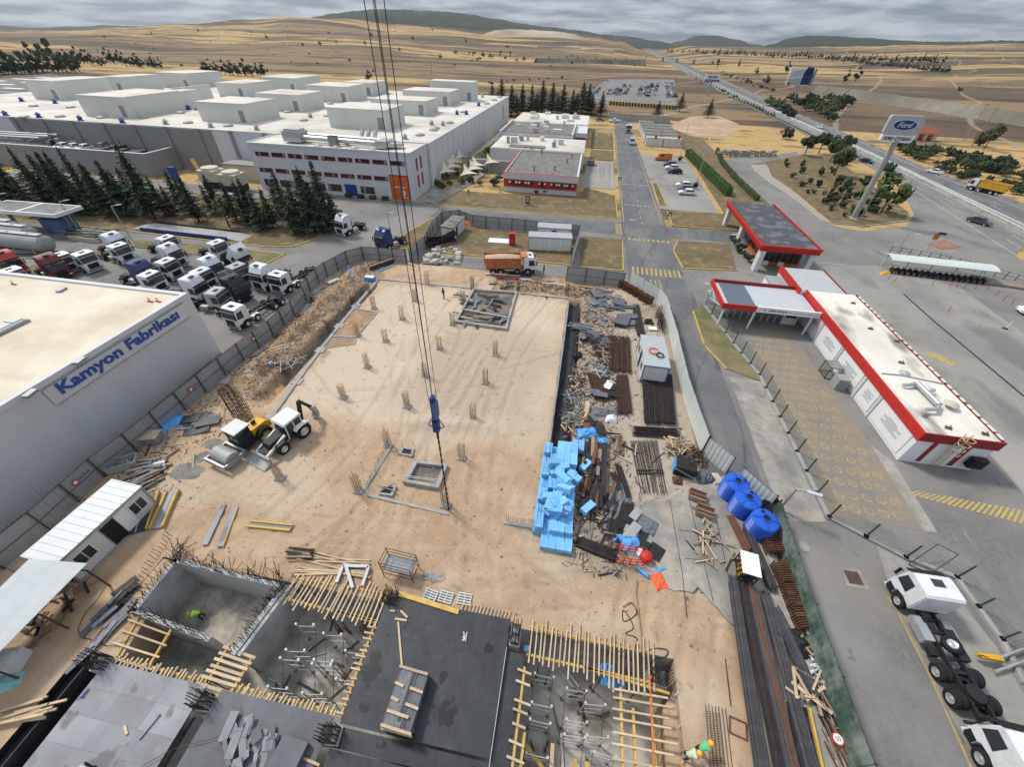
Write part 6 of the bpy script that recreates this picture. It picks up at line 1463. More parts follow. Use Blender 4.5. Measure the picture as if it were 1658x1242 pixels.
def car(label,color,kind='hatch',group=None):
    t=obj('van' if kind=='van' else 'pickup' if kind=='pickup' else 'car',label,'van' if kind=='van' else 'pickup' if kind=='pickup' else 'car',(0,0,0),group=group);W_=.9
    P={'hatch':([(0,.3),(.02,.62),(-.25,.8),(-1.0,.93),(-4.1,.98),(-4.25,.8),(-4.25,.3)],[(-.95,.92),(-1.75,1.42),(-3.4,1.47),(-4.1,.97)],4.25),
         'sedan':([(0,.3),(.02,.6),(-.25,.76),(-1.15,.9),(-3.7,.94),(-4.5,.9),(-4.55,.6),(-4.55,.3)],[(-1.1,.89),(-1.9,1.38),(-3.1,1.4),(-3.95,.93)],4.55),
         'van':([(0,.35),(.02,.8),(-.3,1.05),(-.9,1.2),(-5.4,1.3),(-5.45,.35)],[(-.8,1.18),(-1.6,2.05),(-2.0,2.2),(-5.35,2.25),(-5.42,1.3)],5.4),
         'pickup':([(0,.4),(.02,.8),(-.3,1.0),(-1.2,1.1),(-5.2,1.1),(-5.25,.4)],[(-1.1,1.09),(-1.8,1.72),(-3.0,1.75),(-3.4,1.1)],5.2)}[kind]
    if kind=='van':W_=1.0
    def bev(mb):
        me=mb.mesh('m',color);import bmesh;bm=bmesh.new();bm.from_mesh(me);bmesh.ops.bevel(bm,geom=[e for e in bm.edges if len(e.link_faces)==2 and e.calc_face_angle(0)>.5],offset=.09,segments=2,affect='EDGES');bm.to_mesh(me);bm.free();return me
    link('body',bev(MB().side(P[0],-W_,W_)),t)
    up=MB().side(P[1],-W_*.93,W_*.93);taper(up,.95,.14 if kind != 'van' else .06);link('cabin',bev(up),t)
    a,c=P[1][0],P[1][1];k=.12;f=W_*.78
    MB().add([(-f,a[0]+(c[0]-a[0])*k+.03,a[1]+(c[1]-a[1])*k+.03),(f,a[0]+(c[0]-a[0])*k+.03,a[1]+(c[1]-a[1])*k+.03),(f*.93,c[0]-(c[0]-a[0])*.08+.03,c[1]-.02+.02),(-f*.93,c[0]-(c[0]-a[0])*.08+.03,c[1]-.02+.02)],[(3,2,1,0)]).mk('windscreen','glass',t)
    if kind in ('hatch','sedan'):
        a,c=P[1][3],P[1][2];MB().add([(-f,a[0]+(c[0]-a[0])*.15-.03,a[1]+(c[1]-a[1])*.15+.03),(f,a[0]+(c[0]-a[0])*.15-.03,a[1]+(c[1]-a[1])*.15+.03),(f*.93,c[0]-.05,c[1]-.02),(-f*.93,c[0]-.05,c[1]-.02)],[(0,1,2,3)]).mk('rear_window','glass',t)
    z0,z1=(1.0,1.36) if kind != 'van' else (1.35,1.95)
    y0,y1=P[1][0][0]-.5,(P[1][3][0]+.35 if kind != 'van' else-2.6)
    for s in (-1,1):
        o=W_*.93*(1-(z0-.95)*.14)+.02;o2=W_*.93*(1-(z1-.95)*(.14 if kind != 'van' else .06))+.02;o=W_*.93+.004 if kind=='van' else o
        MB().add([(s*o,y0,z0),(s*o,y1,z0),(s*o2,y1+.3*(kind != 'van'),z1),(s*o2,y0-.38,z1)],[(0,1,2,3) if s<0 else (3,2,1,0)]).mk('side_window','glass',t)
        MB().box(s*W_*.7-.18,-.02,.58,s*W_*.7+.18,.035,.72).mk('headlight','headlamp',t)
        wheel(t,s*(W_-.09),-.85,.33,.2);wheel(t,s*(W_-.09),-P[2]+.85,.33,.2)
    return t
CARS=[('dark green sedan nearest on the highway','car_green','sedan',(1604,365),-58,None),('white sedan on the far carriageway behind the yellow tipper','car_white','sedan',(1500,276),122,None),('black sedan on the near carriageway left of the tall sign','car_black','sedan',(1413,264),-58,None),
 ('white car on the highway far carriageway above the roadside trees','car_white','hatch',(1276,188),110,None),('white car on the highway beyond the round dark shrub','car_white','hatch',(1322,205),112,None),('small white car far along the highway beside a dark one','car_white','hatch',(1184,157),-72,None),('small dark car far along the highway ahead of a white one','car_black','hatch',(1174,148),-72,None),
 ('white car at the near end of the side car park','car_white','hatch',(1098,312),182,None),('dark grey car between two white ones in the side car park','car_grey','hatch',(1096,306),182,None),('white car third from the front in the side car park','car_white','hatch',(1094,300),182,None),
 ('black car at the front of the upper row in the side car park','car_black','hatch',(1081,278),182,None),('white car beside the black one in the side car park','car_white','hatch',(1077,272),182,None),('grey car at the back of the upper row in the side car park','car_grey','hatch',(1074,266),182,None),
 ('orange and grey delivery van parked by the white site offices','van_orange','van',(1060,257),182,None),('white minivan driving along the main road','car_silver','van',(1023,234),-92,None),('white pickup truck at the far end of the main road','car_white','pickup',(986,196),184,None),('dark grey car left of the white pickup','car_grey','hatch',(979,195),4,None),
 ('black van parked at the kerb under the conifers','car_black','van',(91,349),4,None),('white car cut off by the right edge of the picture','car_white','hatch',(1648,503),170,None),('dark car half hidden beside the red banded pavilion','car_grey','hatch',(955,262),100,None),('silver car hidden behind the conifers by the office block','car_silver','hatch',(392,322),10,None)]
for lab,c,kd,p,hd,gr in CARS:head(car(lab,c,kd,gr),*p,hd,.3)
head(truck('white tractor driving towards the site along the main road','truck_white',False,bare=False),1017,214,-91)
for k in range(3):
    c=car('white car parked on the roof of the dark utility building, number %s from the left' % ('one','two','three')[k],'car_white','hatch');c['label']=('leftmost','middle','rightmost')[k]+' of three white cars parked on the roof of the utility building';c.location=(-141+k*3.4,99.4,4.26);c.rotation_euler=(0,0,R(180));c['group']='white cars on the utility building roof'
# rows of cars in the far car park: too small to show more than body, glass and wheels
def tiny(color):
    mb=MB();mb.side([(0,.3),(.02,.62),(-.25,.8),(-1.0,.93),(-4.1,.98),(-4.25,.8),(-4.25,.3)],-.88,.88,0);i=len(mb.v);mb.side([(-.95,.92),(-1.75,1.42),(-3.4,1.47),(-4.1,.97)],-.82,.82,1);taper(mb,.95,.14,i);mb.box(-.68,-3.35,1.44,.68,-1.8,1.5,0)
    for s in (-1,1):
        for y in (-.85,-3.4):mb.tube((s*.7,y,.33),(s*.9,y,.33),.33,8,2)
    return mb.mesh('car',[color,'glass','rubber'])
TC=[tiny(c) for c in ('car_white','car_white','car_silver','car_white','car_grey','car_black')];TN=['white','white','silver','white','grey','black']
for (px0,py0,px1,py1,nm) in ((958,152,967,142,'first'),(990,153,995,143,'second'),(1005,154,1016,138,'third'),(1038,155,1044,139,'fourth'),(1053,156,1060,136,'fifth'),(1088,159,1082,134,'last')):
    A=Vec(g(px0,py0));B=Vec(g(px1,py1));k=int((B-A).length/4.4);
    for i in range(k):
        if rnd(0,1)<.15:continue
        q=random.randrange(6);p=A.lerp(B,i/k);o=link('car',TC[q],None,(p.x,p.y,.02),R(rnd(-3,3)+(90 if rnd(0,1)<.5 else-90)))
        tag(o,'small %s car in the %s row of the far car park' % (TN[q],nm),'car','cars in the far car park')
o=link('car',TC[0],None,(*g(979,132),.02),R(90));tag(o,'single white car at the far left corner of the far car park','car')

# ---- backhoe loader
def loader(label):
    t=obj('backhoe_loader',label,'backhoe loader',(0,0,0))
    for s in (-1,1):wheel(t,s*.95,-.4,.62,.42,'rim');wheel(t,s*.95,-2.75,.80,.50,'rim')
    MB().side([(.35,.7),(.45,1.2),(.3,1.5),(-1.4,1.6),(-1.5,.7)],-.48,.48).mk('bonnet','chassis',t)
    MB().box(-.5,-3.4,.6,.5,.2,.9).mk('frame','chassis',t)
    MB().side([(-1.5,.9),(-1.35,1.6),(-1.55,2.5),(-3.1,2.5),(-3.2,1.5),(-3.1,.9)],-.72,.72).mk('cab','glass',t)
    MB().side([(-1.3,2.5),(-1.4,2.72),(-3.2,2.75),(-3.3,2.5)],-.85,.85).mk('cab_roof','white',t)
    for x in (-.74,.74):
        for y0,y1 in ((-1.4,-1.5),(-3.15,-3.1),(-2.3,-2.3)):MB().bar((x,y0,.9),(x,y1,2.5),.08,.08).mk('cab_pillar','white',t)
        MB().side([(-2.0,1.35),(-2.2,1.65),(-3.3,1.65),(-3.5,1.3),(-3.3,1.5),(-2.3,1.5)],x*1.0 if x>0 else x-.45,x+.45 if x>0 else x).mk('rear_fender','white',t)
        MB().side([(.15,1.15),(0,1.3),(-.8,1.32),(-1.0,1.1),(-.8,1.2),(0,1.2)],.7 if x>0 else-1.15,1.15 if x>0 else-.7).mk('front_fender','chassis',t)
        MB().bar((x*.9,-1.2,1.5),(x*.9,1.1,.75),.14,.24).mk('lift_arm','white',t);MB().bar((x*.75,-.6,.9),(x*.75,.9,.95),.09,.09).mk('hydraulic_ram','chassis',t)
    MB().side([(1.1,.1),(1.9,.08),(2.0,.12),(1.3,.35),(1.25,.85),(1.1,.9)],-1.15,1.15).mk('front_bucket','tank_grey',t)
    MB().bar((0,-3.5,.9),(0,-4.0,3.2),.22,.35).mk('boom','chassis',t);MB().bar((0,-4.0,3.25),(0,-4.9,1.7),.2,.3).mk('dipper_arm','chassis',t)
    MB().bar((0.15,-3.6,1.2),(0.15,-4.2,2.9),.1,.1).mk('hydraulic_ram','black',t)
    MB().side([(-4.7,1.8),(-5.2,1.7),(-5.35,.5),(-4.9,.1),(-4.8,.3),(-5.05,.7)],-.35,.35).mk('rear_bucket','tank_grey',t)
    MB().box(-1.0,-3.6,.5,1.0,-3.4,1.1).mk('slew_frame','chassis',t)
    for s in (-1,1):MB().bar((s*.9,-3.5,.4),(s*1.1,-3.5,1.6),.14,.14).mk('stabiliser','white',t)
    return t
t=loader('white backhoe loader with raised black boom on the sand beside the roller');fw=Vec(g(463,734));rw=Vec(g(491.5,710));d=(fw-rw).normalized();hd=math.atan2(d.y,d.x)-math.pi/2
t.rotation_euler=(0,0,hd);rt=Vec((math.cos(hd),math.sin(hd)));c=fw-rt*.95 if rt.x>0 else fw+rt*.95;c=fw+Vec((-abs(rt.x),-rt.y if rt.x>0 else rt.y))*.95
t.location=(c.x+d.x*.4,c.y+d.y*.4,.1)
# ---- single drum roller
t=obj('road_roller','yellow and grey single drum roller with dark cab beside the backhoe loader','road roller',(0,0,0))
mb=MB();mb.lathe([(.2,-1.05),(.72,-1.05),(.75,-1.0),(.75,1.0),(.72,1.05),(.2,1.05)],28);mb.v=[(z,a+1.7,b+.75) for a,b,z in mb.v];mb.mk('drum','tank_grey',t,smooth=False)
mb=MB()
for s in (-1,1):mb.box(s*1.2-.07,.6,.55,s*1.2+.07,2.7,.95)
mb.box(-1.27,2.62,.5,1.27,2.8,1.0);mb.box(-1.27,.55,.5,1.27,.75,1.0);mb.mk('drum_yoke','steel_grey',t)
MB().box(-.85,-.9,.6,.85,.5,1.3).mk('platform','chassis',t);MB().box(-.7,-.8,1.3,.7,.45,2.6).mk('cab','glass',t);MB().box(-.85,-1.0,2.6,.85,.6,2.75).mk('cab_roof','steel_grey',t)
for x in (-.72,.72):
    for y in (-.8,.45):MB().bar((x,y,1.3),(x,y,2.6),.08,.08).mk('cab_pillar','chassis',t)
    wheel(t,x*1.25,-1.75,.75,.55,'machine_yellow')
me=MB().side([(-.95,.8),(-.95,1.75),(-2.5,1.7),(-2.9,1.3),(-2.9,.8)],-.62,.62).mk('bonnet','machine_yellow',t);MB().box(-.1,-1.9,1.7,.0,-1.5,2.1).mk('exhaust','chassis',t);MB().box(-.5,-2.96,.9,.5,-2.903,1.3).mk('rear_grille','chassis',t)
dc=Vec(g(372,748));rcn=Vec(g(416,712));d=(dc-rcn).normalized();hd=math.atan2(d.y,d.x)-math.pi/2;t.rotation_euler=(0,0,hd);t.location=(dc.x-d.x*1.7,dc.y-d.y*1.7,.1)
# ================================================================ TREES AND PLANTS
def leaf(mb,p,s,n,m=0):
    """one small leaf spray: a bent quad facing roughly n"""
    n=n.normalized();a=n.orthogonal().normalized();a=Matrix.Rotation(rnd(0,6.28),3,n)@a;b=n.cross(a);k=rnd(.6,1.2)*s
    q=p+n*k*.25
    mb.add([p-a*k-b*k*.5,p+a*k*.2-b*k*.6,q+a*k+b*k*.1,q-a*k*.1+b*k*.7],[(0,1,2,3)],m)
def rdir(zmin=-.4):
    while True:
        v=Vec((rnd(-1,1),rnd(-1,1),rnd(zmin,1)))
        if .1<v.length<1:return v.normalized()
def clumps(mb,cen,rad,nc,per,s,m=0):
    """leaf sprays gathered in uneven clumps through an ellipsoid, with gaps between them"""
    for _ in range(nc):
        d=rdir(-.7);c=Vec((cen[0]+d.x*rad[0]*rnd(.35,.92),cen[1]+d.y*rad[1]*rnd(.35,.92),cen[2]+d.z*rad[2]*rnd(.3,.92)));cr=rnd(.22,.42)*min(rad)
        for _ in range(per):
            e=rdir(-.9);leaf(mb,c+e*cr*rnd(.4,1.0),s,(e+d*.6+Vec((0,0,.3))),m)
def t_conifer(h,r,seed,lean=.0):
    random.seed(seed);mb=MB();z=h*.13;tr=MB().tube((0,0,-.2),(0,0,h*.93),.05*h**.6,6,0,.03)
    while z<h*.95:
        f=1-(z-h*.10)/(h*.90);rr=r*1.35*(.25*f+.75*f**1.2)+.1;nb=max(3,int(3+4*f));a0=rnd(0,6.28)
        for i in range(nb):
            a=a0+6.283*i/nb+rnd(-.4,.4);l=rr*rnd(.55,1.2);steps=max(2,int(l/.30));up=rnd(.0,.3)
            if f>.3:tr.tube((0,0,z),(math.cos(a)*l*.8,math.sin(a)*l*.8,z+up*l*.8-.12*l),.035,4,0,.012)
            for k in range(steps):
                u=(k+.7)/steps;wd=.30*l*(1-u*.75)
                for _ in range(3):
                    o=rnd(-wd,wd);p=Vec((math.cos(a)*l*u-math.sin(a)*o,math.sin(a)*l*u+math.cos(a)*o,z+up*l*u-.15*l*u*u-abs(o)*.15+rnd(-.07,.07)));leaf(mb,p,.20+.10*(1-u),Vec((math.cos(a)*.4+rnd(-.4,.4),math.sin(a)*.4+rnd(-.4,.4),rnd(.3,1))))
        z+=rnd(.45,.75)*max(.5,f)
    for k in range(12):leaf(mb,Vec((rnd(-.06,.06),rnd(-.06,.06),h*(.90+.009*k))),.13,rdir(0))
    random.seed(seed+99);return mb,tr
def t_round(h,r,seed,nc=26,per=26,s=.34,trunk=.28):
    random.seed(seed);mb=MB();clumps(mb,(0,0,h*(1+trunk)/2),(r,r,h*(1-trunk)/2),nc,per,s);tr=MB().tube((0,0,-.2),(rnd(-.3,.3),rnd(-.3,.3),h*.55),.16*(h/5)**.7,6,0,.07)
    for k in range(4):a=rnd(0,6.28);tr.tube((0,0,h*rnd(.25,.4)),(math.cos(a)*r*.6,math.sin(a)*r*.6,h*rnd(.6,.8)),.08,5,0,.03)
    random.seed(seed+99);return mb,tr
def mk_tree(nm,parts,leafm,label,cat):
    t=obj(nm,label,cat,(0,0,0));parts[0].mk('crown',leafm,t);parts[1].mk('trunk','bark',t);return t
CON=[mk_tree('conifer_tree',t_conifer(h,r,s),'foliage_dark','dark green conifer','tree') for h,r,s in ((10.0,2.5,11),(9.0,2.3,12),(11.0,2.7,13),(8.0,2.1,14),(10.5,2.2,15))]
SPR=[mk_tree('spruce_tree',t_conifer(h,r,s),'foliage_dark','tall dark spruce','tree') for h,r,s in ((17,3.6,21),(15,3.3,22),(13,3.4,23))]
RND=[mk_tree('tree',t_round(h,r,s,nc,26,sz),m,'tree','tree') for h,r,s,nc,sz,m in ((6.5,2.6,31,30,.42,'foliage'),(5.5,2.6,32,26,.40,'foliage_dark'),(6,3.0,33,30,.42,'foliage_bright'),(7.0,2.4,34,24,.45,'foliage_olive'))]
SHR=[mk_tree('shrub',t_round(h,r,s,nc,20,sz,.02),m,'shrub','shrub') for h,r,s,nc,sz,m in ((1.8,.7,41,12,.20,'foliage_dark'),(1.2,.8,42,12,.20,'foliage'),(3.2,2.6,43,34,.36,'foliage_dark'),(2.8,2.4,44,30,.36,'foliage'))]
def far_tree(seed,h,r,m,nc=10,per=9,s=1.0):
    random.seed(seed);mb=MB();clumps(mb,(0,0,h*.55),(r,r,h*.45),nc,per,s);mb.tube((0,0,-.5),(0,0,h*.5),.3,5);random.seed(seed+5);return mb.mesh('tree',m)
FAR=[far_tree(51,7,3.2,'foliage_dark'),far_tree(52,6,3.6,'foliage'),far_tree(53,9,2.4,'foliage_dark'),far_tree(54,5,3.0,'foliage_olive'),far_tree(55,11,2.0,'foliage')]
random.seed(99)
def plant(proto,px,py,label,group=None,sc=None,z=.05):
    x,y=g(px,py);o=put(proto,USED,(x,y,z),rnd(0,6.28),label,group,sc or rnd(.88,1.12));return o
CONS=[(26,340,4,.8),(86,334,3,1.0),(110,328,2,.9),(145,348,3,.9),(168,340,0,.85),(194,336,1,.8),(218,352,3,1.0),(266,344,4,.8),(282,352,3,.8),(310,346,0,.75),(385,358,1,.8),(415,360,4,.8),(445,370,3,1.0),(515,362,0,.9),(13,336,2,1.05),(42,332,0,1.1),(70,322,4,1),(98,330,1,1.05),(122,345,2,1),(132,337,0,1),(152,336,4,1),(180,348,1,1.05),(206,350,2,1.0),(228,342,0,.95),(252,354,2,1.15),(240,335,4,1),
        (294,338,3,1.0),(322,360,1,.95),(344,350,3,.8),(402,367,3,.95),(428,372,3,.92),(470,367,1,1.05),(490,374,0,1.0),(508,376,4,1.1),(520,378,1,1.05),(534,368,2,1.05),(456,352,3,.95),(500,352,1,.9),(30,318,1,.9),(165,325,3,.95),(60,345,3,.9),(350,330,3,.8),(545,372,3,.9),(480,378,3,.85)]
for i,(px,py,k,s) in enumerate(CONS):
    plant(CON[k],px+rnd(-3,3),py+rnd(-3,3),'dark green conifer in the front strip '+('left of the yellow chute' if px<190 else 'between the utility building and the office block' if px<420 else 'in the dense clump before the office block'),'conifers along the yellow kerbed strip',(s*rnd(.95,1.3),s*rnd(.95,1.3),s*rnd(.9,1.15)))
plant(RND[3],372,368,'pale olive leafy tree among the dark conifers of the kerbed strip',None,.85)
for px,s in ((797,1.0),(812,.9),(828,.85),(845,.9),(860,.95),(877,1.0),(893,.95),(910,.92),(925,.9),(941,1.05),(785,.7),(771,.6),(950,.8),(806,.75),(836,.7),(868,.75),(902,.7),(932,.75)):
    plant(SPR[random.randrange(3)],px,186+rnd(-4,3),'tall dark spruce in the row behind the pavilions','spruces behind the pavilions',(s*rnd(1.5,2.0),s*rnd(1.5,2.0),s*rnd(.85,1.05)))
for px,py,k,s,lab in ((972,188,1,.95,'broad dark conifer at the left end of the concrete wall'),(1063,190,2,.75,'dark conifer leaning in front of the concrete wall'),(1100,180,2,.9,'broad dark pine right of the concrete wall'),(1146,190,2,.85,'lone dark pine in the middle of the gravel loop'),(957,183,2,.9,'dark conifer closing the right end of the spruce row')):plant(SPR[k],px,py,lab,None,(s*1.25,s*1.25,s*.8))
# far left woods and rows
random.seed(5)
def row(pts,n,ks,label,group,s=(.8,1.3),jit=2.0):
    for i in range(n):
        u=(i+rnd(.1,.9))/n*(len(pts)-1);j=min(int(u),len(pts)-2);f=u-j
        px=pts[j][0]+(pts[j+1][0]-pts[j][0])*f;py=pts[j][1]+(pts[j+1][1]-pts[j][1])*f+rnd(-jit,jit)
        x,y=g(px,py);o=link('tree',FAR[random.choice(ks)],None,(x,y,height(x,y)),rnd(0,6));k=rnd(*s);o.scale=(k,k,k*rnd(.85,1.2));tag(o,label,'tree',group)
def hit(px,py): # march the line of sight down to the terrain
    d=ray(px,py);t=100
    while t<6000 and HCAM+d.z*t>height(d.x*t,d.y*t):t+=6
    return d.x*t,d.y*t
def hilltree(px,py,ks,label,group,s):
    x,y=hit(px,py);o=link('tree',FAR[random.choice(ks)],None,(x,y,height(x,y)-.3),rnd(0,6));o.scale=(s,s,s*rnd(.8,1.1));return tag(o,label,'tree',group)
row([(-10,122),(60,118),(130,116)],26,(0,2,4),'dark tree in the wood beyond the far left hall','trees beyond the far left hall',(.9,1.6))
row([(30,96),(75,98),(110,105)],9,(1,3,4),'grey green tree standing taller in the far left wood','tall trees in the far left wood',(1.3,2.0))
row([(95,105),(180,104),(265,112)],30,(0,2),'dark tree in the long far row behind the factory roof','trees in the far row behind the factory',(.8,1.3))
row([(330,118),(375,122),(430,124)],14,(2,0),'dark conifer in the short row behind the plant rooms','conifers in the short row behind the plant rooms',(.9,1.3),1.0)
row([(690,146),(760,142),(830,132),(920,128)],14,(1,3),'low green bush along the field ditch','bushes along the field ditch',(.35,.6),.6)
hilltree(598,131,(0,),'single dark round tree just behind the factory roof',None,1.0)
for px,py,lab in ((170,62,0),(244,56,0),(320,50,0),(375,73,0),(407,53,0),(463,43,0),(490,74,0),(518,74,0),(545,70,0),(590,72,0),(650,83,0),(670,64,0),(714,94,0),(739,88,0),(766,88,0),(822,78,0),(757,68,0),(565,100,0),(605,60,0),(640,52,0),(700,50,0),(430,62,0),(535,55,0)):
    hilltree(px+rnd(-3,3),py,(0,1,3),'lone dark tree dotted on the dry hillside','lone trees on the dry hillside',rnd(.7,1.3))
for k in range(60):
    px=rnd(150,960);py=rnd(44,120)
    o=hilltree(px,py,(1,3),'small bush scattered on the dry fields','bushes scattered on the dry fields',rnd(.25,.6));o.name='bush';o['category']='bush'
for px in (758,765,772,778,783,790,798,812,818,828,836,848):hilltree(px+rnd(-2,2),92+rnd(-3,8),(0,1,4),'tree in the loose line across the dry fields','trees in the loose line across the fields',rnd(.7,1.3))
for px in list(range(890,1045,9)):hilltree(px+rnd(-3,3),100+rnd(-4,8),(4,3),'slim poplar below the pale slope left of the highway','poplars below the pale slope',rnd(.4,.9))
for k in range(80):hilltree(1080+k*5.6+rnd(-3,3),84+(k*.24)+rnd(-1.5,2),(0,2),'dark tree in the belt below the right hand hills','trees in the belt below the right hand hills',rnd(1.0,1.7))
for k in range(56):hilltree(1335+k*3.6+rnd(-2,2),96+k*.4+rnd(-1,1.5),(0,2),'dark tree in the lower belt across the highway','trees in the lower belt across the highway',rnd(.8,1.3))
for px,py,k,s in ((1365,135,2,1.5),(1384,132,2,1.6),(1195,108,2,1.3),(1160,112,4,1.4),(1162,90,1,1.6),(1272,118,2,1.6),(1224,120,0,1.0),(1240,136,0,1.3),(1209,134,0,.8),(1552,150,1,.9),(1582,240,3,1.3)):hilltree(px,py,(k,),'single dark tree standing apart across the highway','single trees across the highway',s)
for k in range(22):hilltree(1165+k*4.2+rnd(-2,2),118+k*1.5+rnd(-2,2),(0,1),'dark shrub along the far verge of the highway','shrubs along the far verge',rnd(.3,.55))
for k in range(30):hilltree(1118+k*4.6,122+k*2.35+rnd(-1,1),(0,),'clipped shrub along the near verge of the highway','shrubs along the near verge',rnd(.2,.38))
BIG=[(1245,165),(1262,172),(1280,158),(1300,168),(1318,165),(1335,172),(1350,168),(1360,160),(1310,156),(1340,158),(1270,180),(1325,178)]
for px,py in BIG+[(x+9,y+5) for x,y in BIG]:plant(SHR[2+random.randrange(2)],px,py+6,'large dark bush in the thicket below the billboard across the highway','bushes in the thicket below the billboard',rnd(1.3,2.0))
for k in range(52):px=1452+rnd(0,215);py=243+(px-1452)*.19+rnd(-8,12);plant(SHR[2+random.randrange(2)],px,py,'dark bush in the belt behind the far carriageway','bushes behind the far carriageway',rnd(.8,1.3))
for k in range(34):px=1510+rnd(0,160);py=268+(px-1510)*.30+rnd(-4,8);plant(SHR[2+random.randrange(2)],px,py,'low bush on the highway bank by the yellow tipper','low bushes on the highway bank',rnd(.45,.75))
plant(SHR[2],1346,196,'round dark shrub beside the far carriageway',None,1.2);plant(SHR[2],1273,225,'round dark shrub beside the slip road curve',None,1.35)
# the triangular verge under the tall sign
for px,py,k,s,lab in ((1302,252,1,.95,'dark leafy tree at the back of the sign verge'),(1325,248,1,1.0,'dark leafy tree second from the back of the sign verge'),(1343,262,0,.95,'light leaved tree in the middle of the sign verge'),(1362,250,1,.95,'dark leafy tree beside the near carriageway'),(1350,284,0,1.0,'spreading tree in the middle of the sign verge'),(1425,345,2,1.05,'bright green tree right of the tall sign pole'),(1430,312,1,.8,'dark tree just right of the tall sign pole'),(1395,310,1,.6,'small dark tree left of the tall sign pole'),(1428,290,1,.7,'dark tree behind the tall sign pole')):plant(RND[k],px,py,lab,None,s*1.3)
tl=[(1262,262),(1300,258),(1400,300),(1450,340),(1400,352),(1345,352),(1290,300)]
def inside(px,py,P):
    c=False
    for (x0,y0),(x1,y1) in zip(P,P[1:]+P[:1]):
        if (y0>py) != (y1>py) and px<(x1-x0)*(py-y0)/(y1-y0)+x0:c=not c
    return c
n=0
while n<62:
    px,py=rnd(1255,1460),rnd(255,355)
    if not inside(px,py,tl) or abs((py-258)-(px-1262)*.62)>34:continue
    plant(SHR[random.randrange(2)],px,py,'small dark shrub planted on the sign verge','small shrubs on the sign verge',rnd(.8,1.4));n+=1
for nm,px,py,L_ in (('nearer',945,84,150),('farther',905,79,110)):
    x,y=hit(px,py);t=obj('long_shed',nm+' of two long pale sheds far off left of the highway','shed',(x,y,height(x,y)-1),R(-4));MB().box(-L_/2,-7,0,L_/2,7,5).mk('wall','wall_panel',t);MB().prism([(-L_/2-1,-8),(L_/2+1,-8),(L_/2+1,8),(-L_/2-1,8)],5,6).mk('roof','roof_white',t)
def hedge(label,pts,w,h,m='hedge_green',dens=70):
    P=div([Vec(p) for p in pts],2.0);mb=MB();t=obj('hedge',label,'hedge',(*P[0],0),w=True)
    for a,b in zip(P,P[1:]):
        d=(b-a).normalized();pn=Vec((-d.y,d.x))
        for _ in range(int(dens*(b-a).length)):
            f=rnd(0,1);o=rnd(-1,1);zz=rnd(0,1);k=random.random()
            if k<.45:zz=1
            elif k<.95:o=math.copysign(1,o)
            p=a.lerp(b,f)+pn*o*w/2;leaf(mb,Vec((p.x,p.y,zz*h+rnd(-.12,.1))),.2,Vec((pn.x*o,pn.y*o,1.0 if zz>.98 else .2))+rdir()*.5)
    mb.mk('foliage',m,t);c=MB()
    for a,b in zip(P,P[1:]):c.bar((a.x,a.y,h*.46),(b.x,b.y,h*.46),w*.85,h*.9)
    c.mk('inner_growth',m,t)
hedge('thick bright green clipped hedge sloping down to the gate canopy',gp([(1112,252),(1140,280),(1178,318)]),1.7,2.2)
hedge('narrow dark hedge following the inside of the slip road',gp([(1160,245),(1168,265),(1190,292),(1225,326)]),.9,1.3,'foliage',45)
for px,py in ((748,298),(762,296),(777,300),(722,290),(716,305),(728,300),(800,300),(808,292),(740,284),(768,282),(785,280),(708,300),(735,272),(760,268)):plant(SHR[2+random.randrange(2)],px,py,'dark garden shrub under the shade sails','shrubs under the shade sails',rnd(.35,.6))
plant(RND[2],794,262,'pale green tree beside the shade sails',None,.75)
for px,py in ((1190,396),(1196,408),(1203,416),(1212,424),(1185,388)):plant(SHR[1],px,py,'low green shrub at the corner of the gate hut','shrubs by the gate hut',rnd(.9,1.3))
for px,py in ((868,314),(882,314)):plant(SHR[1],px,py,'small shrub under the red window band','shrubs under the red window band',.8)
for px,py in ((1124,306),(1100,262)):plant(SHR[0],px,py,'tall narrow shrub round the foot of a lamp post','shrubs at the lamp posts',1.1)
# fire scrub rising behind rubble wall
x,y=g(1205,247)
t=obj('rubble_wall','rough stone rubble wall at the head of the slip road','rubble wall',(x,y,0),w=True)
for k in range(150):
    px=1163+rnd(0,92);q=g(px,253.5);zz=rnd(0,1.5);MB().obox(q[0],q[1]+zz*.5,zz,rnd(.5,1.1),rnd(.4,.9),rnd(.4,.7),rnd(0,3)).mk('stone','stone',t)
# ================================================================ SITE CABINS, STORES AND LOOSE MATERIAL
random.seed(21)
def heap(nm,label,cat,cx,cy,n,fn,z=.1,group=None):
    t=obj(nm,label,cat,(cx,cy,z),group=group,w=True)
    for k in range(n):fn(t,k)
    return t
def pile(nm,label,cat,px,py,rx,ry,n,mats,piece='stick',ln=(.6,1.6),w=.07,z0=.15,zr=.5,rot=None,tube=0,h=None,tilt=.15):
    cx,cy=g(px,py)
    def fn(t,k):
        a=rnd(0,3.14) if rot is None else rot+rnd(-.15,.15);l=round(rnd(*ln)*2)/4;x=cx+rnd(-rx,rx);y=cy+rnd(-ry,ry);z=z0+zr*k/n
        beam(t,piece,random.choice(mats),(x-l*math.cos(a),y-l*math.sin(a),z+rnd(-tilt,tilt)*.5),(x+l*math.cos(a),y+l*math.sin(a),z+rnd(-tilt,tilt)*.5),w,h or w,tube)
    return heap(nm,label,cat,cx,cy,n,fn)
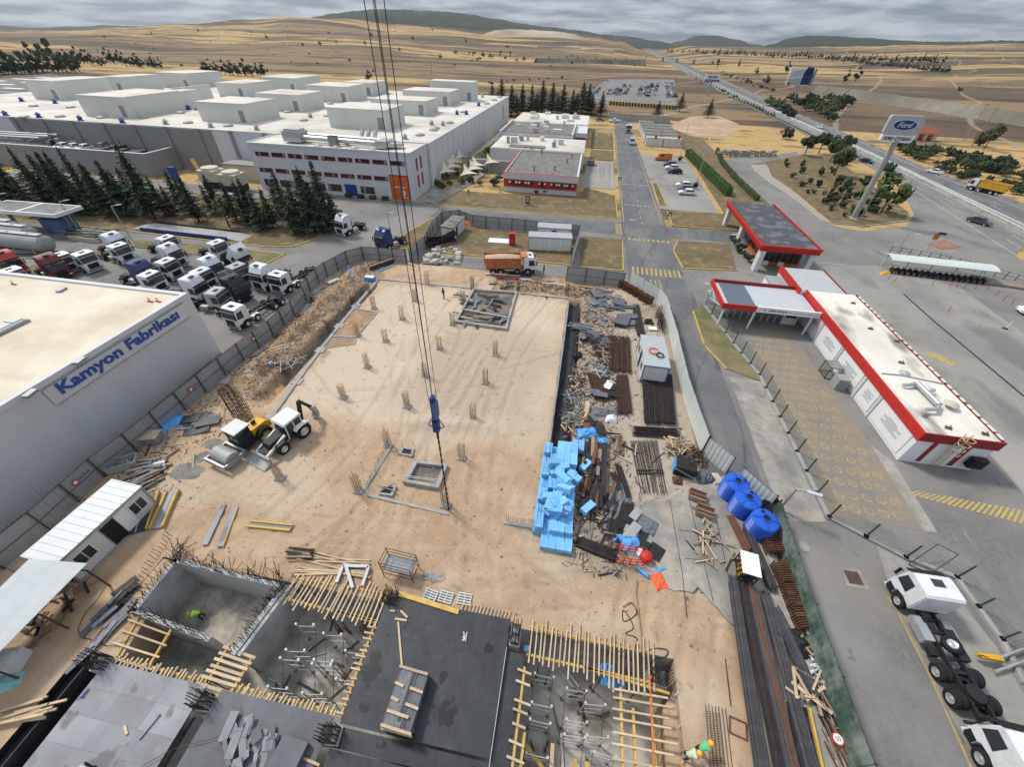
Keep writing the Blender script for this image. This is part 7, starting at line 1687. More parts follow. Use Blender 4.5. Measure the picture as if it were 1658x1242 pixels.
def plates(nm,label,cat,px,py,rx,ry,n,mats,piece='sheet',sz=(.6,1.6),z0=.15,zr=.4,rot=None,th=.03):
    cx,cy=g(px,py);t=obj(nm,label,cat,(cx,cy,.1),w=True)
    for k in range(n):
        a=rnd(0,3.14) if rot is None else rot+rnd(-.1,.1);MB().obox(cx+rnd(-rx,rx),cy+rnd(-ry,ry),z0+zr*k/n,rnd(*sz),rnd(*sz)*.6,th,a,0,rnd(-.12,.12)).mk(piece,random.choice(mats),t)
    return t
def drape(nm,label,cat,px,py,rx,ry,h,m,rz=0,z=.1,n=9):
    cx,cy=g(px,py);vs=[];fs=[];sd=rnd(0,50)
    for i in range(n+1):
        for j in range(n+1):
            u,v=i/n*2-1,j/n*2-1;e=1-max(abs(u),abs(v))**2.5;q=NZ.noise((u*2.2+sd,v*2.2,sd));k=1+.22*NZ.noise((u+sd,v*1.3,4))
            vs.append((u*rx*k,v*ry*k,max(.0,e)*h*(.55+.6*abs(q))+.05*NZ.noise((u*6,v*6,sd))*(e>.1)))
    for i in range(n):
        for j in range(n):fs.append((i*(n+1)+j,(i+1)*(n+1)+j,(i+1)*(n+1)+j+1,i*(n+1)+j+1))
    return tag(MB().add(vs,fs).mk(nm,m,loc=(cx,cy,z),rz=rz),label,cat)
def bars(label,a0,a1,b0,b1,n,m='bar_stack',w=.05,z=.25,lay=2,piece='bar',cat='rebar stack',nm='rebar_stack',jit=.25,tube=5,bearers=True):
    """a stack of long bars running from edge a to edge b (photograph pixels on the ground)"""
    A0,A1,B0,B1=[Vec(g(*q)) for q in (a0,a1,b0,b1)];t=obj(nm,label,cat,(*A0,.1),w=True)
    for l in range(lay):
        for k in range(n):
            u=(k+rnd(-.4,.4))/max(1,n-1);p=A0.lerp(A1,u);q=B0.lerp(B1,min(1,max(0,u+rnd(-.05,.05))));d=(q-p).normalized();p=p-d*rnd(-jit,jit);q=q+d*rnd(-jit,jit)
            beam(t,piece,m,(p.x,p.y,z+l*w*1.2),(q.x,q.y,z+l*w*1.2+rnd(0,.04)),w,w,tube)
    if bearers:
        for f in (.12,.5,.88):beam(t,'bearer','timber_old',(*A0.lerp(B0,f),.14),(*A1.lerp(B1,f),.14),.1,.1)
    return t
# ---- cabins
def cabin(label,corners,h,rz=0,roof='cabin_roof',wall='cabin_white',trim='steel_grey',seams=12,doors=(),z=0):
    """corners: west, east, south, north limits"""
    x0,x1,y0,y1=corners;t=obj('site_cabin',label,'site cabin',((x0+x1)/2,(y0+y1)/2,z),rz);a,c=(x1-x0)/2,(y1-y0)/2
    MB().box(-a,-c,.12,a,c,h).mk('wall',wall,t);MB().box(-a-.08,-c-.08,h,a+.08,c+.08,h+.10).mk('roof',roof,t)
    for k in range(seams+1):q=-c+2*c*k/seams;MB().box(-a-.06,q-.02,h+.10,a+.06,q+.02,h+.135).mk('roof_seam',roof,t)
    for s in (-1,1):
        for e in (-1,1):MB().box(s*a-.06,e*c-.06,0,s*a+.06,e*c+.06,h).mk('corner_post',trim,t)
    for s in (-1,1):MB().box(s*a-.05,-c+.06,0,s*a+.05,c-.06,.16).mk('base_rail',trim,t);MB().box(s*a-.05,-c+.06,h-.14,s*a+.05,c-.06,h-.01).mk('top_rail',trim,t);MB().box(-a+.06,s*c-.05,h-.14,a-.06,s*c+.05,h-.01).mk('top_rail',trim,t)
    for kind,side,u,w,z0,z1 in doors:
        mm='glass' if kind=='window' else 'black' if kind=='doorway' else 'white'
        fr=MB()
        def put_(mb,o0,o1,w2,zz0,zz1):
            if side=='e':mb.box(a+o0,u-w2,zz0,a+o1,u+w2,zz1)
            elif side=='w':mb.box(-a-o1,u-w2,zz0,-a-o0,u+w2,zz1)
            else:mb.box(u-w2,-c-o1,zz0,u+w2,-c-o0,zz1)
            return mb
        f=put_(MB(),.003,.04,w/2+.06,z0-.06,z1+.06).mk(kind,'white' if kind != 'doorway' else trim,t)
        if kind=='window':
            for s in (-1,1):
                mb=MB();q=w/4-.03
                if side=='e':mb.box(a+.041,u+s*w/4-q,z0,a+.055,u+s*w/4+q,z1)
                elif side=='w':mb.box(-a-.055,u+s*w/4-q,z0,-a-.041,u+s*w/4+q,z1)
                else:mb.box(u+s*w/4-q,-c-.055,z0,u+s*w/4+q,-c-.041,z1)
                mb.mk('pane',mm,f,loc=(0,0,0))
        else:put_(MB(),.041,.05,w/2,z0,z1).mk('leaf',mm,f,loc=(0,0,0))  # in an open doorway this is a black panel standing in for the dark interior
    return t
cabin('white site cabin with ribbed roof and open doorway, lower left beside the fence',(-1.35+-32.75,1.35-32.75,6.9,13.2),2.6,R(-3),'cabin_roof',doors=[('window','e',2.2,1.1,1.0,2.0),('doorway','e',.1,1.0,.2,2.3),('window','e',-1.9,1.2,1.0,2.0),('door','e',1.1,.8,.2,2.2)])
cabin('white and blue framed site container with ribbed roof beside the rebar',(9.5,12.2,37.2,43.3),2.6,0,'cabin_roof','cabin_white','cabin_blue',22,[('window','w',1.8,1.0,1.0,2.0),('doorway','w',.1,.8,.2,2.2),('window','w',-1.6,1.0,1.0,2.0)])
cabin('nearer white panelled cabin inside the fenced lawn',(-8.7,-.8,72.6,75.2),2.5,R(6),'cabin_roof','cabin_white','steel_grey',8,[('door','s',-1.9,.05,.1,2.4),('door','s',1.9,.05,.1,2.4),('door','s',0,.05,.1,2.4)],.1)
cabin('farther white cabin with windows inside the fenced lawn',(-7.6,-1.2,77.6,80.2),2.5,R(3),'cabin_roof','cabin_white','steel_grey',8,[('window','s',-2,.9,1,1.9),('doorway','s',0,.9,.2,2.1),('window','s',2,.9,1,1.9)],.1)
cabin('old white cabin with dirty flat roof in the corner of the fenced lawn',(-25.6,-23.0,73.4,80.2),2.4,R(-4),'roof_gravel','cabin_white','steel_grey',4,[('door','s',-.5,.8,.2,2.1),('doorway','e',-1.5,.8,.2,2.1)],.1)
for k,(p,s) in enumerate(((-.3,.55),(.35,.42))):
    x,y=10.95+p,39.9-k*.75;mb=MB();n=16
    for i in range(n):a0,a1=6.2832*i/n,6.2832*(i+1)/n;mb.tube((x+s*math.cos(a0),y+s*math.sin(a0),2.86),(x+s*math.cos(a1),y+s*math.sin(a1),2.86),.07,6)
    tag(mb.mk('hose_coil','safety_orange' if k==0 else 'rubber'),('orange' if k==0 else 'black')+' coil lying on the roof of the blue framed container','hose coil')
# site canteen canopy at the lower left
t=obj('shed_roof','large pale ribbed lean-to roof at the lower left edge','shed',(-31,4,0),w=True)
c4=[g(48,906,2.9),g(142,913,2.9),g(0,1057,2.6),g(-90,1040,2.6)];A,B_,C_,D_=map(Vec,c4);vs=[];fs=[];n=34
for i in range(n+1):
    u=i/n;p=A.lerp(B_,u);q=D_.lerp(C_,u);o=.035 if i % 2 else 0
    q=p+(q-p)*1.35;vs+=[(p.x,p.y,2.95+o),(q.x,q.y,2.55+o)]
for i in range(n):fs.append((2*i,2*i+2,2*i+3,2*i+1))
MB().add(vs,fs).mk('roof','cabin_roof',t)
for f in (.05,.5,.95):
    p=B_+(C_-B_)*f*1.2;beam(t,'post','brown_steel',(p.x,p.y,0),(p.x,p.y,2.6),.1,.1);q=A+(D_-A)*f*1.2;beam(t,'rafter','brown_steel',(p.x,p.y,2.55),(q.x,q.y,2.6),.08,.1)
o=drape('gas_bottle_cover','teal sheet over a heap at the left edge below the shed roof','cover',12,1108,.8,.5,.5,'tarp_teal',.5)
t=obj('power_unit','white boxy generator at the left edge below the shed roof','generator',(*g(22,1078),.05),R(20));MB().box(-.8,-.6,.1,.8,.6,1.1).mk('housing','cabin_white',t);MB().box(-.25,-.61,.6,.25,-.603,.9).mk('control_panel','black',t);MB().box(.3,-.3,1.1,.75,.3,1.35).mk('exhaust_box','cabin_white',t)
pile('timber_pile','dark jumble of timber under the lean-to roof','timber pile',95,985,1.0,1.8,22,['timber_old','chassis'],'plank',(.8,2),.12,.15,.5)

# ---- left fence line, from the roller down
drape('blue_sheeting','crumpled bright blue sheeting against the fence, left heap','sheeting',258,695,1.0,.8,.6,'tarp_blue');drape('blue_sheeting','crumpled bright blue sheeting against the fence, right heap','sheeting',283,684,1.1,.9,.6,'tarp_blue',.4)
plates('plywood_stack','black and grey formwork sheets stacked beside the blue sheeting','plywood stack',322,688,1.0,.9,9,['ply_mid','ply_black','ply_grey'],'sheet',(1.6,2.4),.15,.3,.5)
def skip(label,px,py,rz,m,L_=1.9,W_=1.1,lid=None):
    t=obj('skip',label,'skip',(*g(px,py),.1),rz);a,c=L_/2,W_/2
    for x0,y0,x1,y1 in ((-a,-c,a,-c+.06),(-a,c-.06,a,c),(-a,-c+.06,-a+.06,c-.06),(a-.06,-c+.06,a,c-.06)):MB().box(x0,y0,.15,x1,y1,.85).mk('side',m,t)
    MB().box(-a,-c,.1,a,c,.15).mk('base',m,t)
    if lid:MB().box(-a-.05,-c-.05,.86,a+.05,c+.05,.93).mk('lid',lid,t)
    else:
        for k in range(6):x,y=rnd(-a*.6,a*.6),rnd(-c*.5,c*.5);MB().obox(x,y,.2+rnd(0,.4),.5,.12,.1,rnd(0,3)).mk('waste','timber_old',t)
skip('grey skip with worn yellow lid against the fence',247,716,R(18),'steel_grey',lid='timber');skip('open grey steel skip holding timber waste beside the fence',205,757,R(36),'tank_grey',2.2,1.2)
pile('timber_pile','grey weathered timber heap beside the open skip','timber pile',222,790,1.1,1.4,40,['timber_old','ply_scrap'],'plank',(.8,2.2),.12,.1,.6,.9)
pile('timber_pile','weathered boards heaped below the yellow lidded skip','timber pile',245,758,1.1,.8,26,['timber_old','ply_scrap','tarp_grey'],'plank',(.8,2.0),.2,.1,.4,.4)
tag(MB().obox(*g(256,757),.35,1.3,.8,.04,.7).mk('white_board','white_board'),'dirty white board lying on the boards by the fence','board')
pile('board_stack','two grey formwork boards leaning across the earth bank','board stack',430,600,.5,.5,5,['ply_grey','ply_mid'],'board',(2.2,2.8),.5,.5,.35,1.0,h=.06)
pile('timber_stack','small stack of pale battens on the earth bank','timber stack',452,575,.5,.5,14,['timber'],'batten',(1.8,2.4),.08,.6,.3,1.0)
for k,(px,py) in enumerate(((440,605),(452,596))):x,y=g(px,py);tag(MB().tube((x,y,.3),(x+.1,y,1.9),.05,6).mk('marker_post','red'),('nearer' if k==0 else 'farther')+' red marker post standing on the earth bank','post')
for px,py,rx,ry in ((305,765,1.5,.9),(352,722,1.3,.7),(328,742,.6,.7),(370,722,1.0,.35)):
    x,y=g(px,py);n=18;sd=rnd(0,9);pl_=[(x+math.cos(6.283*i/n)*rx*(1+.45*NZ.noise((math.cos(6.283*i/n)*2,math.sin(6.283*i/n)*2,sd))),y+math.sin(6.283*i/n)*ry*(1+.45*NZ.noise((math.cos(6.283*i/n)*2,math.sin(6.283*i/n)*2,sd+3)))) for i in range(n)]
    mb=MB();mb.add([(x,y,site_h(x,y)+.03)]+[(x+(q[0]-x)*r,y+(q[1]-y)*r,site_h(x+(q[0]-x)*r,y+(q[1]-y)*r)+(.035 if r<1 else .012)) for r in (.33,.66,1) for q in pl_],[(0,1+i,1+(i+1) % n) for i in range(n)]+[(1+r*n+i,1+r*n+n+i,1+r*n+n+(i+1) % n,1+r*n+(i+1) % n) for r in (0,1) for i in range(n)])
    struct(mb.mk('concrete_spill','spill',smooth=True),'structure')
def trough(label,p,q,w,open_=True,m='ply_black',edge='beam_yellow'):
    """formwork panel pair with yellow edge beams"""
    P,Q=Vec(g(*p)),Vec(g(*q));d=(Q-P).normalized();pn=Vec((-d.y,d.x));t=obj('formwork_trough',label,'formwork panel',(*P,.1),w=True);l=(Q-P).length
    for s in (-1,1):
        a=P+pn*s*w*.27;b_=Q+pn*s*w*.27;beam(t,'panel',m,(*a,.25),(*b_,.25),w*.5,.04);a=P+pn*s*w*.54;b_=Q+pn*s*w*.54;beam(t,'edge_beam',edge,(*a,.32),(*b_,.32),.14,.28)
    beam(t,'rib','prop_steel',(*P,.29),(*Q,.29),.04,.05)
    for k in range(4):u=(k+.5)/4;a=P.lerp(Q,u);beam(t,'cross_bar','chassis',(*(a-pn*w*.5),.15),(*(a+pn*w*.5),.15),.1,.1)
trough('wide black formwork trough with yellow edges next to the white cabin',(222,866),(243,803),1.45);trough('narrow grey formwork panel with stacked yellow beams, second from the white cabin',(257,858),(283,798),.8,m='ply_grey')
for lab,p,q,m in (('left one of two long grey formwork strips on the sand',(334,885),(364,820),'ply_grey'),('right one of two long grey formwork strips, with a yellow edge',(358,888),(383,822),'ply_grey')):
    P,Q=Vec(g(*p)),Vec(g(*q));t=obj('formwork_strip',lab,'formwork panel',(*P,.1),w=True);beam(t,'panel',m,(*P,.22),(*Q,.22),.42,.10)
    if 'yellow' in lab:beam(t,'edge_beam','beam_yellow',(P.x+.24,P.y,.2),(Q.x+.24,Q.y,.2),.07,.16)
P,Q=g(405,850),g(474,857);t=obj('beam_pair','pair of yellow formwork beams lying in the middle of the sand','beams',(*P,.1),w=True)
for o in (-.22,.22):beam(t,'beam','beam_yellow',(P[0],P[1]+o,.2),(Q[0],Q[1]+o,.2),.16,.2)
beam(t,'web','ply_scrap',(*P,.18),(*Q,.18),.25,.05)
pile('timber_pile','small dark stack of boards on cross bearers above the timber joists','timber pile',488,900,.2,.35,22,['timber_old','rebar','chassis'],'board',(1.5,1.9),.1,.15,.35,.05)
pile('timber_stack','long pale timber lengths lying behind the left joists','timber stack',542,912,.2,.4,5,['timber'],'batten',(5.0,5.8),.1,.2,.02,.06);pile('timber_stack','long pale timber lengths close behind the left joist row','timber stack',540,926,.2,.3,5,['timber'],'batten',(5,6),.1,.2,.02,.08)
t=obj('steel_angle_frame','grey steel box frame lying behind the left joists','steel frame',(*g(572,935),.1),R(6));
for p,q in (((-.9,-.6,.2),(-.9,.6,.2)),((-.9,.6,.2),(1.0,.7,.2)),((1.0,.7,.2),(1.0,-.7,.2)),((-.6,.5,.25),(.4,-.9,.25))):MB().bar(p,q,.22,.3).mk('member','steel_grey',t)
t=obj('scaffold_tower','low dark tube scaffold with a grey platform standing on the sand','scaffold',(*g(651,927),.1),R(-3))
for x in (-1.15,1.15):
    for y in (-.55,.55):MB().tube((x,y,0),(x,y,2.1),.03,6).mk('standard','chassis',t)
    for z in (.5,1.5,2.0):MB().tube((x,-.55,z),(x,.55,z),.025,5).mk('transom','chassis',t)
for y in (-.55,.55):
    for z in (.5,1.1,1.55,2.0):MB().tube((-1.15,y,z),(1.15,y,z),.025,5).mk('ledger','chassis',t)
for k in range(2):MB().box(-1.1,-.5+k*.52,1.12,1.1,-.02+k*.52,1.17).mk('platform_board','ply_grey',t)
for px,py,rx,ry,n in ((702,936,.9,.35,140),):
    x,y=g(px,py);mb=MB()
    for k in range(n):a=rnd(0,6.28);q=rnd(0,1)**.6;mb.obox(x+math.cos(a)*rx*q,y+math.sin(a)*ry*q,.1,rnd(.06,.16),rnd(.05,.12),rnd(.04,.1),rnd(0,3))
    struct(mb.mk('gravel_patch','concrete'),'stuff')
for k,(px,py) in enumerate(((697,966),(722,969),(752,972))):
    t=obj('pallet','pale lattice pallet leaning behind the edge board of the black deck, '+('left','middle','right')[k],'pallet',(*g(px,py),.15),R(-8+k*4))
    for q in range(5):MB().box(-.5,-.38+q*.17,.05,.5,-.30+q*.17,.10).mk('slat','timber_pale' if 'timber_pale' in M else 'prop_steel',t)
    for q in range(3):MB().box(-.46+q*.43,-.4,-.04,-.38+q*.43,.4,.05).mk('runner','prop_steel',t)
pile('board_stack','black weathered formwork boards in a strip beside the shaft walls','board stack',185,985,.35,1.4,26,['ply_scrap','ply_mid','chassis'],'board',(.8,1.8),.3,.12,.25,R(78),h=.04)
pile('board_stack','grey boards lying along the edge of the basement at the left','board stack',168,1035,.3,1.6,12,['ply_scrap','ply_mid'],'board',(1.2,2),.3,.12,.2,R(84),h=.04)
pile('timber_stack','stack of pale timber at the lower left edge of the sand','timber stack',45,1155,.7,.4,14,['timber'],'batten',(1.8,2.4),.12,.12,.3,R(20))
t=obj('cable_run','thin dark cables curling over the sand beside the shed roof','cable',(*g(150,960),.1),w=True)
for s in range(4):
    mb=MB();p=Vec(g(140+s*12,925+s*8));a=-1.9;pts=[]
    for k in range(26):pts.append((p.x,p.y,.17));a+=rnd(-.45,.45);p=p+Vec((math.cos(a),math.sin(a)))*.28
    mb.path(pts,.02,4).mk('cable','safety_orange' if s==0 else 'rubber',t)
# ---- far edge of the site
P,Q=g(600,442),g(638,428);t=obj('formwork_trough','black formwork trough with yellow top edge at the far left corner of the site','formwork panel',(*P,.1),w=True);P,Q=Vec(P),Vec(Q);MB().bar((*P,.55),(*Q,.55),.06,.9).mk('panel','ply_black',t);beam(t,'edge_beam','beam_yellow',(P.x,P.y+.1,1.05),(Q.x,Q.y+.1,1.05),.12,.16);beam(t,'base_panel','tank_grey',(P.x+.3,P.y-.5,.2),(Q.x+.3,Q.y-.5,.2),.8,.12)
drape('blue_sheeting','small blue cover near the far left corner of the site','sheeting',571,443,.7,.5,.7,'tarp_blue',.5,.4);x,y=g(600,455);t=obj('blue_box','open blue plastic tub on the bank beside the foundation corner','tub',(x,y,.3));MB().box(-.8,-.45,0,.8,.45,.5).mk('tub','tarp_blue',t);MB().box(-.7,-.36,.5,.7,.36,.52).mk('filling','white',t)
x,y=g(541,459);tag(MB().obox(x,y,.2,2.0,.7,.35,R(60)).mk('steel_channel','galvanised'),'pale metal channel lying by the fence bend','channel')
pile('timber_pile','loose boards and offcuts along the inside of the fence bend','timber pile',517,478,.5,2.4,18,['timber_old','ply_scrap'],'board',(.8,2),.2,.15,.2,R(65),h=.05)
pile('steel_pile','grey steel scrap heap in the far left corner of the site','scrap heap',600,432,2.2,.8,30,['prop_steel','tank_grey','rust'],'bar',(.8,2.2),.08,.15,.3)
pile('rebar_pile','tangled rebar offcuts in the left trench','scrap heap',560,481,.5,1.6,26,['rebar','chassis'],'bar',(.5,1.4),.04,.1,.3)
pile('rebar_pile','tangled wire and bars on the bank below the leaning boards','scrap heap',470,592,1.2,1.6,40,['steel_grey','tank_grey','chassis'],'bar',(.5,1.6),.05,.2,.2)
rk=[MB().add([(rnd(.7,1)*a,rnd(.7,1)*b,rnd(.6,1)*c) for a,b,c in ((-1,-1,0),(1,-1,0),(1,1,0),(-1,1,0),(-.8,-.8,1.3),(.9,-.6,1.2),(.7,.8,1.4),(-.7,.9,1.1))],[(3,2,1,0),(4,5,6,7),(0,1,5,4),(1,2,6,5),(2,3,7,6),(3,0,4,7)]).mesh('boulder','rock') for _ in range(4)]
for k in range(34):
    x,y=g(rnd(688,745),rnd(402,428));o=link('boulder',random.choice(rk),None,(x,y,rnd(0,.3)),rnd(0,6));s=rnd(.35,.75);o.scale=(s,s*rnd(.7,1.2),s*rnd(.5,.9));tag(o,'pale broken boulder in the heap left of the orange tipper','boulder','boulders heaped left of the orange tipper')
mb=MB();A=Vec((-27.2,69,2.4));vs=[];fs=[];n=10
for i in range(n+1):
    for j in range(7):u,v=i/n,j/6;x=-27.0+u*4.2;y=69.0+u*4.6;vs.append((x+.25*math.sin(v*9+u*5),y-.4+.25*NZ.noise((u*5,v*5,2)),.15+(2.2-.5*math.sin(math.pi*u))*(1-v)))
for i in range(n):
    for j in range(6):fs.append((i*7+j,i*7+j+1,(i+1)*7+j+1,(i+1)*7+j))
tag(mb.add(vs,fs).mk('black_netting','black'),'black netting hung between the fence and the old white cabin','netting')
drape('orange_rags','heap of orange material behind the old white cabin','heap',757,364,1.2,.8,1.0,'safety_orange');x,y=g(810,391);tag(MB().obox(x,y,.12,4.6,2.2,.08,R(4)).mk('white_sheeting','white_board'),'white panels lying flat on the dry lawn','panels')
t=obj('toilet_cubicle','red narrow cubicle standing on the dry lawn','cubicle',(*g(829,397),.1),R(5));MB().box(-.55,-.5,0,.55,.5,2.2).mk('wall','red_dark',t);MB().box(-.6,-.55,2.2,.6,.55,2.3).mk('roof','red',t);MB().box(-.35,-.53,.1,.35,-.503,2.0).mk('door','red',t)
drape('black_sheet','black plastic sheet on the bank below the orange tipper','sheet',842,447,1.8,.8,.5,'black',0,.2)
pile('timber_pile','boards and pipes scattered on the bank at the far edge of the site','timber pile',850,457,5.5,.6,26,['timber_old','ply_scrap','red_dark','white_board'],'board',(1,4),.14,.5,.3,.05,h=.08)
pile('timber_pile','planks lying at the foot of the entrance fence panels','timber pile',970,472,2.6,.8,20,['timber_old','ply_scrap','concrete'],'plank',(.8,2.6),.22,.15,.4,R(-8),h=.08)
# ---- storage yard right of the trench
plates('tarpaulin_heap','dark grey tarpaulins and sheets heaped at the far end of the store','heap',985,490,2.2,1.8,24,['tarp_grey','ply_scrap','ply_mid'],'sheet',(1.0,2.2),.15,.5)
drape('tarpaulin','crumpled grey tarpaulin at the far end of the storage yard','tarpaulin',965,493,1.4,1.2,.6,'tarp_grey',.3);drape('tarpaulin','grey tarpaulin over boards in the far store, middle','tarpaulin',970,523,1.5,.9,.6,'tarp_grey',.1);drape('tarpaulin','pale folded sheeting on the dark heap','tarpaulin',988,496,.5,1.4,.7,'timber_old',.3)
t=obj('plywood_stack','stack of grey formwork sheets tied on dark bearers, tilted','plywood stack',(*g(1006,524),.15),R(-14))
for k in range(5):MB().obox(0,0,.3+k*.06,1.9,2.6,.045,rnd(-.04,.04)).mk('sheet','ply_mid',t)
for k in range(4):MB().obox(-.7+k*.47,0,.05,.12,2.7,.22,0).mk('bearer','chassis',t)
plates('plywood_stack','loose grey sheets leaning right of the tied sheet stack','plywood stack',1022,522,.7,1.2,7,['ply_mid','tarp_grey'],'sheet',(1.2,2.2),.15,.4,.3)
pile('pipe_bundle','bundle of dark pipes lying at the far end of the store','pipes',1008,499,.3,.45,9,['chassis','tank_grey'],'pipe',(3.2,3.8),.2,.2,.3,R(4),6);pile('channel_stack','grey metal channels beside the black trench','channels',944,533,.3,.8,12,['tank_grey','tarp_grey'],'channel',(2.6,4),.22,.15,.3,R(-4),h=.1)
bars('black bars running from the far store to the blue framed container',(1025,497),(1033,497),(1032,545),(1042,545),7,'rebar_dark',.14,.2,2,nm='bar_bundle',cat='bar bundle',tube=0)
def rust_rack(label,px,py,rz,n=6,grp=None,s=1.0):
    t=obj('formwork_rack',label,'frame stack',(*g(px,py),.12),rz,group=grp)
    for k in range(n):
        y=-.45+k*.9/n;mb=MB()
        for x in (-.6,-.2,.2,.6):mb.box(x*s-.03,y-.035,0,x*s+.03,y+.035,1.1*s)
        for z in (.03,.4,.75,1.07):mb.box(-.63*s,y-.025,z*s-.03,.63*s,y+.025,z*s+.03)
        mb.mk('frame','rust',t)
    return t
for k,(px,py) in enumerate(((1008,467),(1016,472),(1024,476),(1032,481),(1041,487),(1049,491))):rust_rack('rusty steel frames stacked along the pale fence near the crosswalk',px,py,R(-32),5,'rusty frame stacks along the pale fence')
pile('rebar_pile','dark rebar cages leaning on the pale fence behind the container','scrap heap',1068,520,.4,2.6,50,['rebar','rebar_dark','chassis'],'bar',(1.0,2.6),.06,.2,.9,R(80));drape('dark_heap','small dark heap with a white sheet by the pale fence','heap',1050,523,.6,.6,.8,'rebar_dark');tag(MB().obox(*g(1056,535),.2,1.1,.7,.2,.1).mk('white_sheet','white'),'white sheet beside the small dark heap','sheet')
bars('tall rusty rebar stack left of the blue framed container',(984,548),(1018,550),(985,604),(1020,606),30,'rebar',.05,.3,4)
bars('rusty rebar stack behind the grey tarpaulin, slanting',(950,607),(975,610),(962,650),(990,650),22,'rebar',.05,.3,3)
bars('narrow rusty rebar stack between the two wide ones',(997,612),(1014,612),(999,672),(1022,672),20,'rebar',.05,.3,4)
bars('wide dark rebar stack in front of the blue framed container, left half',(1038,612),(1064,610),(1042,688),(1068,689),24,'rebar_dark',.06,.35,4);bars('wide dark rebar stack in front of the blue framed container, right half',(1067,610),(1086,612),(1072,688),(1092,692),22,'rebar_dark',.06,.35,4)
bars('dark rebar stack lying crosswise by the white fence',(1026,694),(1026,708),(1096,698),(1104,714),12,'rebar_dark',.05,.2,3)
t=bars('steel mesh mats laid flat on the sand in front of the store',(1020,716),(1063,715),(1036,800),(1080,802),24,'rebar_dark',.04,.16,1,nm='mesh_mat',cat='steel mesh',bearers=False)
A0,A1,B0,B1=[Vec(g(*q)) for q in ((1020,716),(1063,715),(1036,800),(1080,802))]
for k in range(24):f=k/23*.66;beam(t,'cross_bar','rebar_dark',(*A0.lerp(B0,f),.2),(*A1.lerp(B1,f),.2),.035,.035,5)
for f in (.60,.66):beam(t,'binding_bar','rebar_dark',(*A0.lerp(B0,f),.24),(*A1.lerp(B1,f),.24),.09,.09)
plates('sheet_pile','dark sheets and boards thrown between the tarpaulins and the first rebar stack','sheets',965,548,2.0,1.2,26,['tarp_grey','chassis','ply_mid','ply_black'],'sheet',(.8,2.0),.12,.4)
plates('sheet_pile','dark wet sheets beside the middle of the trench','sheets',955,690,.9,1.0,14,['tarp_grey','chassis','rust','ply_black'],'sheet',(.6,1.6),.12,.4)
pile('formwork_pile','dark boards strewn right of the black bar row','formwork heap',990,835,.8,2.4,36,['ply_black','chassis','rust','tarp_grey'],'board',(.8,2.2),.22,.1,.3,R(75),h=.05)
drape('tarpaulin','dark crumpled sheet beside the lower black bars','tarpaulin',1005,800,.8,1.6,.4,'tarp_grey',.2)
pile('pipe_heap','tangle of greenish scaffold tubes beside the black trench','pipe heap',929,662,1.0,2.2,70,['pipe_green','prop_steel','pipe_green'],'tube',(.6,1.8),.06,.15,.6,None,6)
pile('rubbish_heap','brown heap of offcuts and rubble along the trench, upper part','rubbish heap',935,618,.9,2.8,50,['timber_old','ply_scrap','timber','rust'],'scrap',(.3,1.0),.12,.1,.4);pile('rubbish_heap','brown heap of offcuts and rubble along the trench, lower part','rubbish heap',925,690,.8,1.8,36,['timber_old','timber','rust','ply_scrap'],'scrap',(.3,1.0),.12,.1,.4)
pile('rubbish_heap','pale offcuts heaped left of the tall rebar stack','rubbish heap',972,580,.9,2.6,60,['timber_old','timber_old','chassis','ply_scrap','rust'],'scrap',(.4,1.2),.14,.1,.5);pile('metal_heap','heap of grey metal offcuts left of the narrow rebar stack','scrap heap',968,604,1.0,.9,40,['prop_steel','tank_grey','ply_scrap'],'scrap',(.6,1.8),.1,.15,.4)
plates('white_boards','white boards jumbled beside the slanting rebar stack','boards',987,622,.6,1.0,6,['white_board','cabin_white','chassis'],'board',(.9,1.6),.2,.4,1.2);pile('timber_stack','two pale planks standing out of the rubbish heap','timber stack',948,672,.3,.8,8,['timber'],'plank',(1.5,2.6),.2,.2,.3,R(80),h=.06)
drape('bagged_material','black bagged heap beside the upper trench','bags',935,577,.6,.6,.7,'black');drape('bagged_material','grey wrapped bundle below the slanting rebar stack','bags',980,670,1.3,.7,.6,'tarp_grey');drape('bagged_material','white bag beside the grey wrapped bundle','bags',990,680,.6,.5,.7,'white_board')
plates('panel_stack','grey panels on the slanting rebar stack','panels',980,645,1.2,.4,6,['tarp_grey','chassis'],'panel',(1.0,1.6),.4,.3,0)
drape('blue_tarpaulin','bright blue tarpaulin over a heap above the foam blocks','tarpaulin',951,704,1.2,.8,.8,'tarp_blue',.2);drape('blue_tarpaulin','small scrap of blue tarpaulin on the dark boards','tarpaulin',975,721,.5,.4,.3,'tarp_blue',.2,.6)
pile('board_stack','brown board stack standing alone on the sand','board stack',1000,725,.2,.15,12,['timber_old','rust'],'board',(2.0,2.4),.3,.1,.5,R(80),h=.06)
pile('formwork_pile','dark heap of formwork boards and beams beside the foam blocks, upper part','formwork heap',957,752,.8,1.6,44,['ply_black','chassis','rust','timber_old'],'board',(1.0,2.6),.3,.15,.8,R(85),h=.1);pile('formwork_pile','dark heap of formwork boards and beams beside the foam blocks, lower part','formwork heap',958,800,1.0,1.6,46,['ply_black','chassis','rust','rebar_dark'],'board',(1.0,2.4),.25,.15,.7,R(80),h=.08)
bars('black bars in a long dark row beside the foam blocks',(967,722),(980,722),(962,810),(978,812),12,'rebar_dark',.1,.3,4,nm='bar_bundle',cat='bar bundle',tube=0)
